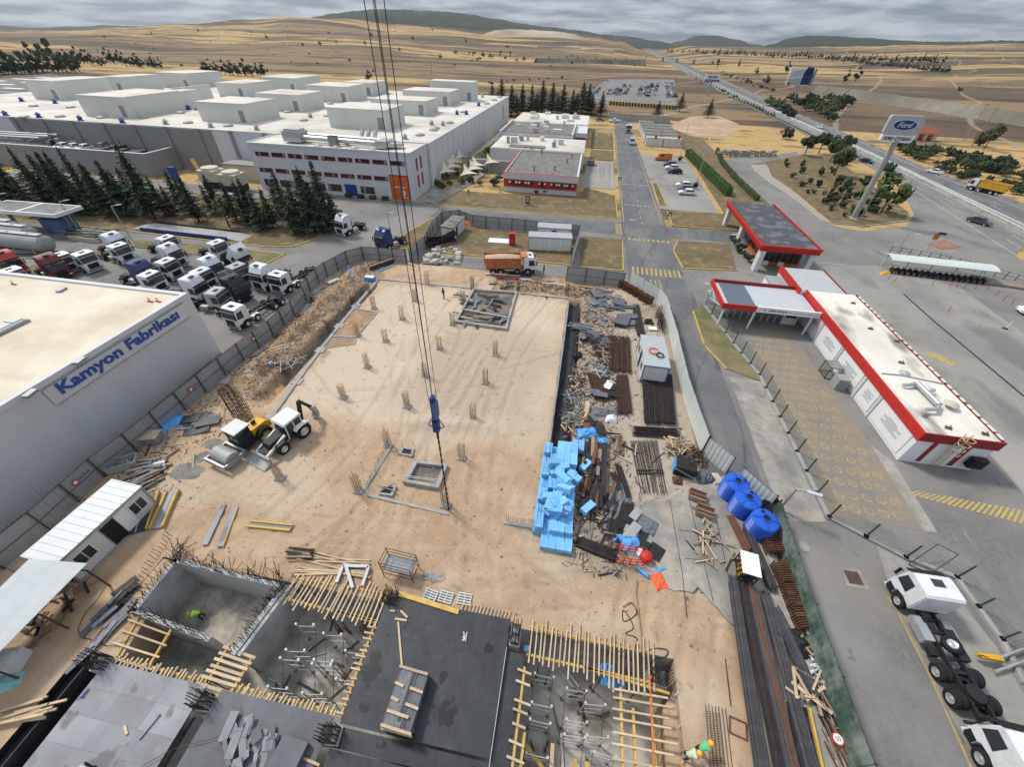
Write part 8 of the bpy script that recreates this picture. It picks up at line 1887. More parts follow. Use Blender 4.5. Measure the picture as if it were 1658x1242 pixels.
for lab,a0,a1,b0,b1,n in (('short black bar bundle lying on the sand, upper right one',(996,758),(1004,757),(1012,806),(1020,806),8),('short black bar bundle lying beside the upper right one',(988,770),(996,768),(998,797),(1006,797),7),('fan of black bars lying below the foam heap, right part',(1008,818),(1026,820),(990,862),(1004,862),14),('fan of black bars lying below the foam heap, left part',(986,842),(1004,846),(985,872),(996,872),10),('thick black bar fan beside the foot of the foam blocks',(936,872),(934,888),(995,893),(992,912),18)):
    bars(lab,a0,a1,b0,b1,n,'rebar_dark',.07,.2,3,nm='bar_bundle',cat='bar bundle')
pile('timber_pile','small offcuts scattered below the black bars','timber pile',975,850,1.0,.9,30,['timber','timber_old','chassis'],'offcut',(.4,1.4),.1,.1,.3)
plates('sheet_pile','grey metal sheets lying at the lower end of the dark stores','sheets',1040,868,1.0,1.6,12,['tarp_grey','chassis','tank_grey'],'sheet',(1.0,2.0),.15,.3,R(60));drape('blue_sheeting','blue sheeting heap beside the red cage','sheeting',1022,880,.9,.7,.6,'tarp_blue',.3);drape('blue_sheeting','small blue sheeting heap above the larger one','sheeting',1000,873,.6,.4,.4,'tarp_blue',.1)
t=obj('red_cage','low red mesh cage at the lower end of the stores','cage',(*g(1017,905),.12),R(2))
for x in (-1.0,-.5,0,.5,1.0):
    for y in (-.5,.5):MB().bar((x,y,0),(x,y,.9),.06,.06).mk('upright','red',t)
for z in (.1,.5,.9):
    for y in (-.5,.5):MB().bar((-1.0,y,z),(1.0,y,z),.06,.06).mk('rail','red',t)
tag(MB().lathe([(.1,0),(.42,.12),(.5,.4),(.4,.7),(.1,.85)],14).mk('red_drum','red',loc=(*g(1043,907),.12)),'round red drum beside the red cage','drum');tag(MB().lathe([(.1,0),(.3,.1),(.34,.4),(.1,.6)],12).mk('white_drum','white',loc=(*g(1035,900),.12)),'small white drum between the red cage and the red drum','drum')
drape('orange_netting','tangled orange safety netting at the corner of the sand','netting',1066,941,.5,.7,.4,'safety_orange',.4)
for k,(p,q) in enumerate((((1031,922),(1048,936)),((1056,930),(1075,921)))):tag(MB().bar((*g(*p),.2),(*g(*q),.2),.2,.18).mk('blue_beam','tarp_blue'),('left' if k==0 else 'right')+' of two blue painted beams below the red cage','beam')
# ---- foam blocks: each block its own thing
fb=[MB().box(-.3,-.625,0,.3,.625,.5).mesh('foam_block','foam'),MB().box(-.3,-.3,0,.3,.3,1.2).mesh('foam_block','foam'),MB().box(-.06,-.6,0,.06,.6,.6).mesh('foam_sheet','foam')]
def foam(x,y,z,rz,k=0,tilt=(0,0),lab='bright blue foam block in the big stack beside the trench'):
    o=link('foam_block',fb[k],None,(x,y,z));o.rotation_euler=(tilt[0],tilt[1],rz);return tag(o,lab,'foam block','blue foam blocks in the big stack')
for j in range(7):
    for i in range(5):
        x=-.1+i*.62;y=16.9+j*1.26
        if i<2:
            for l in range(5):foam(x-.15+l*.135+.0,y,.1 if (i+j) % 2 else .62,rnd(-.04,.04),2,(0,rnd(-.08,.08)),'bright blue foam sheet standing on edge in the big stack')
            foam(x,y,.08,0)
        else:
            for l in range(2 if j<5 else 3):foam(x,y,.1+l*.51,rnd(-.05,.05))
for k in range(26):foam(1.2+rnd(-.7,1.3),18.3+rnd(-1.6,4.2),1.12+rnd(0,.45),rnd(0,3.1),0,(rnd(-.35,.35),rnd(-.35,.35)),'bright blue foam block thrown loosely on top of the stack')
for i in range(4):foam(.6+i*.62,15.7,.1,rnd(-.05,.05),0);foam(1.0+i*.55,15.2,.1,rnd(-.05,.05),1,(R(-90),0)) if i<3 else None
for i in range(4):foam(1.5+i*.5,25.4,.1+(.5 if i>1 else 0),0,0)
for px,py,rz in ((950,830,R(-40)),(946,762,R(-35))):x,y=g(px,py);o=foam(x,y,.45,rz);o['label']='single blue foam block lying on the dark boards, '+('lower' if py>800 else 'upper')+' one'
# ---- lower right: tanks, racks, bars
tk=None
for k,(px,py,nm) in enumerate(((1180,802,'farthest'),(1197,828,'middle'),(1223,862,'nearest'))):
    t=obj('water_tank',nm+' of three ribbed blue water tanks beside the white fence','water tank',(*g(px,py),.1),R(40*k));x0,y0=t.location.x,t.location.y
    prof=[(.96,0)]
    for q in range(8):z=.08+q*.2;prof+=[(.97,z),(1.04,z+.04),(1.04,z+.12),(.97,z+.16)]
    prof+=[(1.0,1.72),(1.03,1.8),(.95,1.88),(.45,2.0)]
    MB().lathe(prof,26).mk('body','plastic_blue',t,smooth=False);MB().lathe([(.32,1.98),(.34,2.10),(.27,2.10),(.27,2.03)],16,.0,0,caps=False).mk('rim','plastic_blue',t);MB().lathe([(.27,2.02),(.02,2.03)],16).mk('opening','black',t)
    for q in range(4):a=q*1.57;MB().bar((math.cos(a)*.4,math.sin(a)*.4,2.03),(math.cos(a)*.95,math.sin(a)*.95,1.92),.1,.07).mk('rib','plastic_blue',t)
    MB().lathe([(.14,1.93),(.14,2.02),(.02,2.03)],10,.62,.2).mk('cap','black',t)
drape('black_tarpaulin','black tarpaulin draped over the fence behind the water tanks','tarpaulin',1243,826,.9,.9,2.0,'black',.6);drape('grey_tarpaulin','grey tarpaulin over a box near the white fence','tarpaulin',1140,775,.8,.8,1.1,'tarp_grey',.4);drape('bulk_bag','cream bulk bag beside the farthest water tank','bag',1158,778,.6,.7,.6,'tank_cream',.3)
t=obj('compressor','dark machine with a blue door at the edge of the store','machine',(*g(1105,765),.12),R(-10));MB().box(-.9,-.7,.1,.9,.7,1.2).mk('housing','chassis',t);MB().box(-.97,-.65,.15,-.903,.65,1.15).mk('door','tarp_blue',t);MB().tube((.3,0,1.2),(.3,0,1.7),.08,8).mk('exhaust','rust',t);MB().bar((-.9,-.75,1.0),(.9,-.75,.3),.08,.08).mk('brace','tank_grey',t)
pile('timber_pile','heap of broken timber behind the dark machine','timber pile',1095,728,1.0,.9,46,['timber','timber_old'],'plank',(.6,1.8),.09,.2,.8);pile('scrap_pile','dark scrap heap beside the dark machine','scrap heap',1122,745,1.0,1.0,30,['chassis','rust','rebar_dark'],'scrap',(.5,1.4),.1,.2,.7);drape('dark_heap','small brown heap in front of the dark machine','heap',1096,780,.45,.4,.6,'rust')
for k,(px,py) in enumerate(((1126,808),(1138,834))):
    t=obj('board_stack',('farther' if k==0 else 'nearer')+' dark brown board stack with pale ends on the concrete floor','board stack',(*g(px,py),.2),R(-15))
    for q in range(9):MB().box(-.65,-.5+q*.11,.05,.65,-.41+q*.11,.6+rnd(-.1,.08)).mk('board','rust' if q % 4 else 'timber_old',t)
pile('timber_pile','loose pale battens scattered over the concrete floor','timber pile',1150,873,1.0,2.2,26,['timber','timber_old','timber_old'],'batten',(.6,2.2),.09,.28,.25)
t=obj('work_table','white topped steel stand holding yellow tools on the concrete floor','stand',(*g(1200,930),.2),R(-8))
for x in (-.55,.55):
    for y in (-.8,.8):MB().bar((x,y,0),(x,y,1.5),.06,.06).mk('leg','chassis',t)
for z in (.3,.9):MB().box(-.55,-.8,z,.55,.8,z+.05).mk('shelf','chassis',t)
MB().box(-.62,-.88,1.5,.62,.88,1.56).mk('top','white_board',t)
for k in range(7):MB().obox(-.35,-.6+k*.2,.35 if k % 2 else .95,.3,.12,.4,rnd(0,1)).mk('tool','machine_yellow',t)
for k in range(9):
    px,py=1238+k*6.8,875+k*17.0
    if k in (2,):continue
    rust_rack('rusty brown formwork frames stacked beside the green fence, '+('upper end' if k<2 else 'middle of the row' if k<6 else 'lower end'),px,py,R(8+rnd(-4,4)),6,'brown frame stacks beside the green fence',.9)
t=obj('guard_rail','dark green handrail standing behind the brown frame stacks','handrail',(*g(1290,950),.3),w=True)
for a,c in (((1265,905),(1283,958)),((1283,958),(1303,995))):
    for z in (.35,.8,1.25):beam(t,'rail','green_steel',(*g(*a),z),(*g(*c),z),.06,.06)
for q in ((1265,905),(1283,958),(1303,995)):beam(t,'post','green_steel',(*g(*q),.1),(*g(*q),1.3),.07,.07)
LB=[('long bundle of black bars along the edge of the sand',(1176,942),(1188,942),(1225,1300),(1243,1300),12,'bar_stack'),('second long bundle of dark bars beside the sand edge bundle',(1193,952),(1203,952),(1258,1300),(1272,1300),10,'rebar_dark'),('third long bundle of grey black bars in the bar store',(1205,960),(1222,962),(1275,1300),(1296,1300),14,'bar_stack'),('long brown bar bundle in the middle of the bar store',(1206,950),(1212,950),(1288,1300),(1298,1300),6,'rust'),('long dark bundle right of the brown bars',(1228,965),(1240,968),(1312,1300),(1330,1300),10,'bar_stack'),('wide dark bundle of bars nearest the kerb',(1240,985),(1258,992),(1302,1130),(1318,1128),14,'bar_stack'),('short dark bar bundle above the white topped stand',(1176,842),(1184,842),(1202,898),(1212,896),7,'rust'),('dark bar bundle right of the white topped stand',(1198,858),(1208,858),(1240,958),(1252,956),9,'bar_stack')]
for lab,a0,a1,b0,b1,n,m in LB:bars(lab,a0,a1,b0,b1,n,m,.10,.36,3,nm='bar_bundle',cat='bar bundle',tube=6)
trough('long black steel trough with yellow edges at the lower right',(1310,1275),(1284,1142),1.3);t=obj('plank_pile','rough planks thrown across the black steel trough','planks',(*g(1290,1115),.4),w=True)
for k in range(12):a=g(rnd(1255,1320),rnd(1080,1140));b2=g(rnd(1280,1345),rnd(1110,1165));beam(t,'plank',random.choice(['timber','timber_old']),(*a,.55+k*.02),(*b2,.55+k*.02),rnd(.1,.2),.05)
pile('rubbish_heap','white and brown rubbish along the kerb of the green strip','rubbish heap',1313,1075,.35,1.6,46,['tank_grey','timber_old','prop_steel','timber','white_board'],'scrap',(.3,1.2),.1,.2,.4);pile('rubbish_heap','jumble of pipes and planks beside the round road sign','rubbish heap',1340,1190,.35,2.2,46,['timber_old','rust','prop_steel','chassis'],'scrap',(.6,2.4),.07,.2,.35,R(100))
drape('black_bag','big black sheet heap beside the green strip','heap',1290,1045,.7,1.0,.8,'black',.3);t=obj('road_sign','round white road sign with red rim lying in the rubbish','road sign',(*g(1348,1200),.55),R(10));MB().lathe([(.32,0),(.32,.02)],20).mk('plate','red',t);MB().lathe([(.25,.021),(.25,.03)],20).mk('face','white',t);me=lettering('50','ink',.25,(-.14,-.1,.033),(1,0,0),(0,1,0),width=.28,parent=t,depth=.004)
t=obj('reinforcement_mat','welded wire reinforcement cage lying on the sand at the lower right','reinforcement',(*g(1160,1200),.1),w=True);A0,A1,B0,B1=[Vec(g(*q)) for q in ((1140,1142),(1172,1148),(1150,1275),(1187,1275))]
for k in range(7):u=k/6;beam(t,'long_bar','rebar',(*A0.lerp(A1,u),.2),(*B0.lerp(B1,u),.2),.035,.035,5)
for k in range(30):u=.1+k/33;beam(t,'cross_bar','rebar',(*A0.lerp(B0,u),.24),(*A0.lerp(B0,u)+(A1.lerp(B1,u)-A0.lerp(B0,u))*.7,.24),.025,.025,5)
t=obj('steel_square','square brown steel frame lying on the sand','frame',(*g(1193,1180),.12),R(-12))
for p,q in (((-.45,-.4),(.45,-.4)),((.45,-.4),(.45,.4)),((.45,.4),(-.45,.4)),((-.45,.4),(-.45,-.4))):MB().bar((*p,.06),(*q,.06),.06,.08).mk('side','rust',t)
for k in range(5):a,b2=g(1172+k*3,1060+k*4),g(1180+k*3,1145);
tag(MB().path([(*g(1173,1068),.14),(*g(1182,1145),.14)],.03,5).mk('loose_bar','rebar'),'long loose bar lying on the sand beside the bar store','bar')
def hose(label,pts,r=.03,m='rubber'):
    P=[Vec((*g(*q),.16)) for q in pts];out_=[]
    for i in range(len(P)-1):
        a,b2,c,d=P[max(i-1,0)],P[i],P[i+1],P[min(i+2,len(P)-1)]
        for k in range(6):u=k/6;out_.append(.5*((2*b2)+(c-a)*u+(2*a-5*b2+4*c-d)*u*u+(-a+3*b2-3*c+d)*u**3))
    tag(MB().path(out_+[P[-1]],r,5).mk('hose',m),label,'hose')
hose('dark hose curled in loops on the sand',[(1008,985),(1022,978),(1030,995),(1010,1008),(1008,990),(1020,1005),(1024,1020),(1012,1028),(1030,1035),(1028,1052),(1036,1062),(1058,1052),(1080,1055),(1075,1066),(1060,1068)])
hose('pale hose running down the sand to the timber joists',[(1031,940),(1030,965),(1034,1000),(1038,1035),(1037,1062)],.04,'timber_old')
# ---- things lying on the decks
t=obj('sheet_bundle','bundle of grey plywood strips bound with timbers on the black deck','plywood bundle',(-6.25,4.35,DZ+.02),R(0));a=R(-2)
MB().obox(0,0,.12,1.7,2.9,.7,a).mk('stack','ply_mid',t);MB().obox(-.25,0,.83,.95,2.75,.05,a).mk('top_sheet','ply_scrap',t);MB().obox(.05,.1,.885,.18,2.3,.03,a).mk('strip','ply_black',t)
for y,x0,x1 in ((1.35,-.9,.9),(.55,-.85,-.3),(.45,.1,.9),(-.15,-.8,-.35),(-.3,.1,.9),(-.75,-.8,.5),(-1.4,-.9,.9)):MB().bar((x0,y+.05,.94),(x1,y-.05,.94),.14,.08).mk('cross_timber','timber',t)
MB().bar((-.9,-1.46,.6),(.9,-1.5,.55),.1,.12).mk('end_timber','timber',t);MB().bar((.35,-1.1,.92),(.36,-1.1,.94),.4,.03).mk('tool','chassis',t)
for y in (-1.2,0,1.2):MB().box(-.85,y-.08,0,.85,y+.08,.12).mk('bearer','timber_old',t)
for lab,p,q in (('long timber lying on the black deck pointing at the bundle',(645,1008),(652,1090)),('short timber at the far left corner of the black deck, left one',(632,990),(640,991)),('short timber at the far left corner of the black deck, middle one',(640,1003),(659,1006)),('short timber at the far left corner of the black deck, slanting one',(649,990),(660,1001)),('short board on the pale grey deck',(203,1176),(207,1190)),('pale strip lying on the pale grey deck',(260,1157),(226,1198)),('timber on the mid grey deck beside the offcuts',(430,1220),(415,1242)),('board lying at the right of the mid grey deck',(490,1228),(518,1240)),('timber lying against the offcut heap on the mid grey deck',(433,1208),(447,1215))):
    x,y=g(*p,DZ);x1,y1=g(*q,DZ);tag(MB().bar((x,y,DZ+.07),(x1,y1,DZ+.07),.12,.08).mk('timber','timber' if 'strip' not in lab else 'ply_grey'),lab,'timber')
t=obj('offcut_heap','heap of grey plywood offcuts on the mid grey deck','offcuts',(-13.4,.6,DZ),w=True)
for k in range(34):x,y=g(rnd(365,445),rnd(1175,1260),DZ);MB().obox(x,y,DZ+.02+k*.012,rnd(.3,1.6),rnd(.15,.5),.03,R(118)+rnd(-.5,.5),0,rnd(-.03,.06)).mk('offcut',random.choice(['ply_scrap','ply_mid','ply_grey']),t)
t=obj('plywood_box','square stack of dark plywood at the right of the mid grey deck','plywood stack',(*g(470,1225,DZ),DZ+.02),R(-4))
for k in range(8):MB().obox(rnd(-.03,.03),0,.05+k*.05,1.5,1.4,.04,rnd(-.03,.03)).mk('sheet','ply_mid',t)
hose('thin red hose lying across the gutter between the decks',[(395,1145),(392,1165),(372,1190),(330,1205),(290,1215),(240,1242)],.015,'rust');bpy.context.view_layer.update()
for o in [o for o in COL.objects if o.name.startswith('hose') and 'red hose' in o.get('label','')]:o.location.z=DZ
for nm,lab,px,py,m in (('cord','pale tangled cord dropped on the black deck',752,1030,'white'),('rope','dark blue rope heap at the far corner of the pale deck',137,1125,'cabin_blue')):
    x,y=g(px,py,DZ);tag(MB().path([(x+rnd(-.18,.18),y+rnd(-.35,.35),DZ+.03+k*.002) for k in range(18)],.014,4).mk(nm,m),lab,nm)
drape('blue_bundle','blue wrapped bundle lying among the right hand joists','bundle',985,1090,.4,.6,.5,'tarp_blue',0,-.4);tag(MB().obox(*g(990,1112,-2),-1.2,1.3,.7,.1,R(-18)).mk('blue_plate','tarp_blue'),'blue panel lying under the right hand joists','panel');tag(MB().obox(*g(853,1050,-.5),-.8,.4,.3,.3,.3).mk('blue_foam_piece','foam'),'small blue foam piece between the right hand joists','foam piece')
p0,p1=g(1052,1100,DZ),g(1058,1260,DZ);mb=MB();mb.add([(p0[0]-.03,p0[1],DZ+.06),(p0[0]+.03,p0[1],DZ+.06),(p1[0]+.03,p1[1],DZ+.07),(p1[0]-.03,p1[1],DZ+.07)],[(0,1,2,3)]);mb.box(p0[0]-.06,p0[1],DZ,p0[0]+.1,p0[1]+.2,DZ+.05);tag(mb.mk('warning_tape','safety_orange'),'orange warning tape running over the right hand planks','tape')

# countless stones, clods and scraps on the bare ground
def scatter(nm,n,fn,mats,s0,s1,stick=.0):
    mb=MB()
    for k in range(n):
        x,y=fn();z=site_h(x,y);s=rnd(s0,s1)*(2.2 if rnd(0,1)<.05 else 1);q=random.randrange(len(mats))
        if rnd(0,1)<stick:mb.obox(x,y,z,s*rnd(3,9),s*.5,s*.4,rnd(0,3.1),q,rnd(-.1,.1))
        else:mb.add([(x-s,y-s*.4,z-.01),(x+s*.6,y-s,z-.01),(x+s*.8,y+s*.7,z-.01),(x-s*.5,y+s,z-.01),(x+s*rnd(-.3,.3),y+s*rnd(-.3,.3),z+s*rnd(.5,1.1))],[(0,1,4),(1,2,4),(2,3,4),(3,0,4)],q)
    return struct(mb.mk(nm,mats),'stuff')
scatter('scattered_stones',7000,lambda:(rnd(-37,13.5),rnd(9.8,24) if rnd(0,1)<.6 else rnd(24,60)),['sand','rock','loose_soil'],.02,.07)
scatter('scattered_stones',2500,lambda:(random.gauss(-34.3,1.6),rnd(24,59)),['loose_soil','rock','sand'],.05,.16)
scatter('scattered_debris',3000,lambda:(rnd(2.3,6.8) if rnd(0,1)<.7 else rnd(2.3,13.4),rnd(14,56)),['timber_old','ply_scrap','chassis','rust','timber','rebar_dark','concrete','tarp_grey','trench_dark','ply_black'],.04,.15,.55)
scatter('scattered_debris',700,lambda:(rnd(-37,-31),rnd(11,34)),['timber_old','ply_scrap','chassis','rust','rock'],.04,.14,.5)
scatter('scattered_debris',500,lambda:(rnd(-12,5),random.gauss(57.4,.9)),['timber_old','ply_scrap','chassis','rust','rock'],.05,.2,.5)

# ================================================================ CRANE HOOK
t=obj('crane_hook','blue crane hook block hanging on four steel ropes over the slab','crane hook',(0,0,0));hx_,hy_=g(727,829);t.location=(hx_,hy_,0)
def zat(px,py): # height of a picture point straight above the hook's foot
    d=ray(px,py);k=(hx_*d.x+hy_*d.y)/(d.x*d.x+d.y*d.y);return HCAM+d.z*k
zb,zt=zat(708,697),zat(703,640)
MB().box(-.13,-.2,zt-.1,.13,.2,zb+1.0).mk('sheave_housing','hook_blue',t);MB().box(-.02,-.27,zt-.5,.23,.27,zb+1.3).mk('side_plate','cabin_blue',t)
for s in (-1,1):MB().path([(s*.14,0,zb+1.3),(s*.55,0,zb+.5),(s*.15,0,zb+.15)],.035,6).mk('guard_bar','letter_blue',t)
MB().box(-.2,-.2,zb,.2,.2,zb+1.1).mk('hook_block','hook_blue',t)
for k,(x,y) in enumerate(((-.28,-.15),(-.1,.15),(.12,-.15),(.3,.15))):MB().tube((x*.7,y,zt-.3),(x*1.5,y*1.5,75),.017,6).mk('rope','black',t)
MB().tube((0,0,zb),(0,0,zb-.8),.09,8).mk('hook','chassis',t)
n=26
for k in range(n):z0=zb-.7-(zb-1.0)*k/n;MB().tube((.03*(k % 2),.03*((k+1) % 2),z0),(0,0,z0-(zb-1.0)/n*.94),.07 if k % 2 else .05,6).mk('chain_link','rebar_dark',t)

# ================================================================ SIGNS, POSTS AND LAMPS
t=obj('pylon_sign','tall grey pylon sign with a blue oval above lettering','pylon sign',(63.7,108.5,0),w=True)
MB().tube((63.7,108.5,0),(63.5,108.5,15.8),.62,18,0,.5).mk('pole','tank_grey',t);MB().lathe([(1.1,0),(1.1,.12),(.7,.2)],14,63.7,108.5).mk('base','concrete',t)
def rbox(x0,x1,z0,z1,y0,y1,r):
    pr=[]
    for cx,cz,a0 in ((x1-r,z1-r,0),(x0+r,z1-r,90),(x0+r,z0+r,180),(x1-r,z0+r,270)):
        for k in range(5):a=R(a0+k*22.5);pr.append((cx+r*math.cos(a),cz+r*math.sin(a)))
    mb=MB();n=len(pr);mb.add([(x,y0,z) for x,z in pr]+[(x,y1,z) for x,z in pr],[tuple(range(n)),tuple(range(2*n-1,n-1,-1))]+[(k+n,(k+1) % n+n,(k+1) % n,k) for k in range(n)]);return mb
rbox(60.0,66.6,16.9,20.2,108.2,108.9,.45).mk('sign_board','sign_grey',t);rbox(60.2,66.3,15.5,16.85,108.2,108.9,.35).mk('name_board','white_board',t)
def oval(x,z,a,c,y,m,nm):
    n=28;MB().add([(x+a*math.cos(6.2832*k/n),y,z+c*math.sin(6.2832*k/n)) for k in range(n)]+[(x+a*math.cos(6.2832*k/n),y+.05,z+c*math.sin(6.2832*k/n)) for k in range(n)],[tuple(range(n))]+[(k+n,(k+1) % n+n,(k+1) % n,k) for k in range(n)]).mk(nm,m,t)
oval(63.3,18.6,2.25,.95,108.13,'white','oval_rim');oval(63.3,18.6,2.12,.85,108.10,'sign_blue','oval')
lettering('Ford','white',1.0,(62.0-63.7,108.07-108.5,18.18),(1,0,0),(0,0,1),width=2.7,height=.9,parent=t,depth=.04,shear=.35)
lettering('FORD OTOSAN','ink',.7,(60.7-63.7,108.17-108.5,15.88),(1,0,0),(0,0,1),width=5.1,height=.62,parent=t,depth=.04,shear=.1,bold=.02)
t=obj('billboard','white billboard with blue lettering and a purple stripe beside the highway','billboard',(86.4,399.4,0),w=True)
MB().tube((86.4,399.4,0),(86.4,399.4,9),.5,10).mk('pole','tank_grey',t);MB().box(80.9,399.0,8.7,91.6,399.8,13.2).mk('board','white_board',t);MB().box(80.9,398.9,8.7,91.6,398.98,10.2).mk('stripe','purple',t)
lettering('Aygen','letter_blue',2,(82.4-86.4,-.55,10.5),(1,0,0),(0,0,1),width=7.6,height=2.4,parent=t,depth=.05,shear=.3,bold=.05)
for k in range(9):MB().box(82+k*1.0,398.84,9.25,82.6+k*1.0,398.89,9.6).mk('small_print','white',t)
t=obj('billboard','large billboard picturing a dark blue lorry front across the highway','billboard',(143,382,0),w=True)
MB().tube((143.2,382.3,0),(141.8,382.3,10),.6,10).mk('pole','tank_grey',t);MB().box(133.2,381.8,9.8,150.2,382.6,19.4).mk('board','white_board',t)
def pic(pts,m,nm,o):MB().add([(x,381.78-o,z) for x,z in pts]+[(x,381.8,z) for x,z in pts],[tuple(range(len(pts)))]+[(k+len(pts),(k+1) % len(pts)+len(pts),(k+1) % len(pts),k) for k in range(len(pts))]).mk(nm,m,t)
pic([(133.3,9.9),(142.2,9.9),(142.2,14.4),(133.3,13.2)],'sign_grey','printed_ground',.02);pic([(133.3,14),(142,15),(142,18.8),(135.5,17.5)],'cabin_roof','printed_sky',.02)
pic([(142.4,10.2),(148.4,10.2),(148.8,15.5),(147.8,19.8),(143.6,20.2),(142.2,17)],'sign_blue','printed_cab',.03);pic([(143.2,15),(148.0,15.4),(147.4,19),(144,19.3)],'black','printed_windscreen',.05);pic([(143.4,10.8),(147.2,10.8),(147.2,14.2),(143.4,14.2)],'ink','printed_grille',.05);pic([(148.5,10),(150.1,10),(150.1,19.3),(149,19.3)],'glass_pale','printed_side',.02);pic([(133.6,10.1),(136,10.1),(136,11),(133.6,11)],'red_dark','printed_mark',.05)
def lamp_post(label,base,h,arm,rz=0,two=False,pole='galvanised',grp=None):
    t=obj('lamp_post',label,'lamp post',(*base,0),rz,group=grp);MB().tube((0,0,0),(0,0,h),.11,8,0,.07).mk('pole',pole,t)
    for s in ((1,-1) if two else (1,)):
        MB().bar((0,0,h),(s*arm,0,h+.25),.1,.1).mk('arm',pole,t);MB().bar((s*arm*.75,0,h+.2),(s*(arm+.75),0,h+.35),.32,.12).mk('lamp_head','cabin_roof',t)
    return t
def hat(px,py,b):
    d=ray(px,py);k=(b[0]*d.x+b[1]*d.y)/(d.x*d.x+d.y*d.y);return HCAM+d.z*k
for nm,bpx,tpx in (('leftmost grey lamp post by the silver storage tanks',(30,362),(3,314)),('grey lamp post between the storage tanks and the yard',(130,376),(97,326)),('grey lamp post with a small camera behind the white tractors',(213,388),(184,333))):
    b_=g(*bpx);lamp_post(nm,b_,hat(*tpx,b_),1.2,R(10))
for nm,bpx,tpx,two in (('tall double armed lamp post by the side car park',(1099,262),(1114,200),True),('tall double armed lamp post above the clipped hedge',(1126,302),(1145,228),True),('lamp post at the corner of the crossroads',(1003,408),(1007,356),False),('slim lamp post on the corner lawn by the gate',(1158,430),(1176,380),False),('short lamp post by the green strip',(1262,825),(1289,792),False),('thin lamp post beside the grass island near the blue tractor',(634,385),(626,345),False),('slim lamp post beside the triangular verge',(1392,355),(1418,300),False),('pale post beside the bike shelter',(1447,415),(1469,379),False),('lamp post behind the red banded pavilion',(1068,200),(1078,160),False)):
    b_=g(*bpx);lamp_post(nm,b_,max(2.5,hat(*tpx,b_)),.9 if not two else 1.8,R(-20) if not two else R(80),two)
def wood_pole(label,bpx,tpx,cross=True):
    b_=g(*bpx);h=max(5,min(14,hat(*tpx,b_)));t=obj('power_pole',label,'power pole',(*b_,-.2));MB().tube((0,0,0),(0,0,h),.24,7,0,.16).mk('pole','timber_old',t)
    if cross:MB().bar((-1.1,0,h-.4),(1.1,0,h-.4),.12,.14).mk('cross_arm','timber_old',t)
wood_pole('pale leaning power pole in the field at the far right, left one',(1561,226),(1618,158));wood_pole('lattice power pole in the field at the far right, right one',(1573,236),(1612,172));wood_pole('power pole on the dry field behind the factory',(700,132),(701,95));wood_pole('thin power pole right of the thicket',(1365,205),(1385,162));wood_pole('power pole standing beside the lettered billboard, left one',(1126,155),(1134,120),False);wood_pole('power pole standing beside the lettered billboard, right one',(1130,156),(1140,118),False)
t=plant(RND[3],1592,242,'bare grey tree leaning in the field at the far right',None,1.3)
x,y=g(1500,405);t=obj('direction_sign','yellow and black chevron sign with a blue arrow plate on a thin pole','road sign',(x,y,0),R(-10));h=min(5,hat(1515,378,(x,y)));MB().tube((0,0,0),(0,0,h),.05,6).mk('pole','galvanised',t);mb=MB()
for k in range(6):mb.add([(-.45,-.06,h-1.1+k*.18),(.45,-.06,h-.9+k*.18),(.45,-.06,h-.72+k*.18),(-.45,-.06,h-.92+k*.18)],[(0,1,2,3)],k % 2)
mb.box(-.45,-.05,h-1.1,.45,-.02,h-.1,0);mb.mk('chevron_plate',['machine_yellow','black'],t);MB().box(-.1,-.05,h-.05,1.3,-.02,h+.4).mk('arrow_plate','sign_blue',t)
for nm,px,py in (('small dark blue sign beside the main road',1001,290),('small blue sign on the lawn beside the hedge',1080,350)):
    t=obj('road_sign',nm,'road sign',(*g(px,py+14),.1));MB().tube((0,0,0),(0,0,2.4),.04,6).mk('pole','galvanised',t);MB().box(-.4,-.06,1.8,.4,-.03,2.6).mk('plate','sign_blue',t);MB().box(-.2,-.07,1.95,.2,-.061,2.3).mk('symbol','white',t)
t=obj('information_board','small red board standing on the lawn before the red banded pavilion','board',(*g(854,332),.1));MB().box(-.55,-.1,.2,.55,.1,2.0).mk('board','red_dark',t);MB().box(-.7,-.3,0,.7,.3,.2).mk('base','concrete',t)
for k in range(2):MB().box(-.3,-.13,.7+k*.6,.3,-.103,1.1+k*.6).mk('panel','tank_cream',t)
for k in range(2):
    t=obj('parasol',('left' if k==0 else 'right')+' closed cream parasol on the far lawn by the road','parasol',(*g(965+k*20,225),.1));MB().tube((0,0,0),(0,0,3.4),.05,6).mk('pole','timber',t);MB().lathe([(.45,.9),(.35,1.6),(.22,2.8),(.05,3.4)],10).mk('canopy','sail',t)
for k in range(2):
    t=obj('flag',('red and white flag, left one' if k==0 else 'red flag, right one')+' beside the white site offices','flag',(*g(1056+k*37,240),.0));MB().tube((0,0,0),(0,0,4.5),.05,6).mk('pole','galvanised',t);MB().add([(0,0,4.4),(.9,.1,4.1),(1.0,-.1,3.2),(.1,0,3.0)],[(0,1,2,3)]).mk('cloth','red',t)
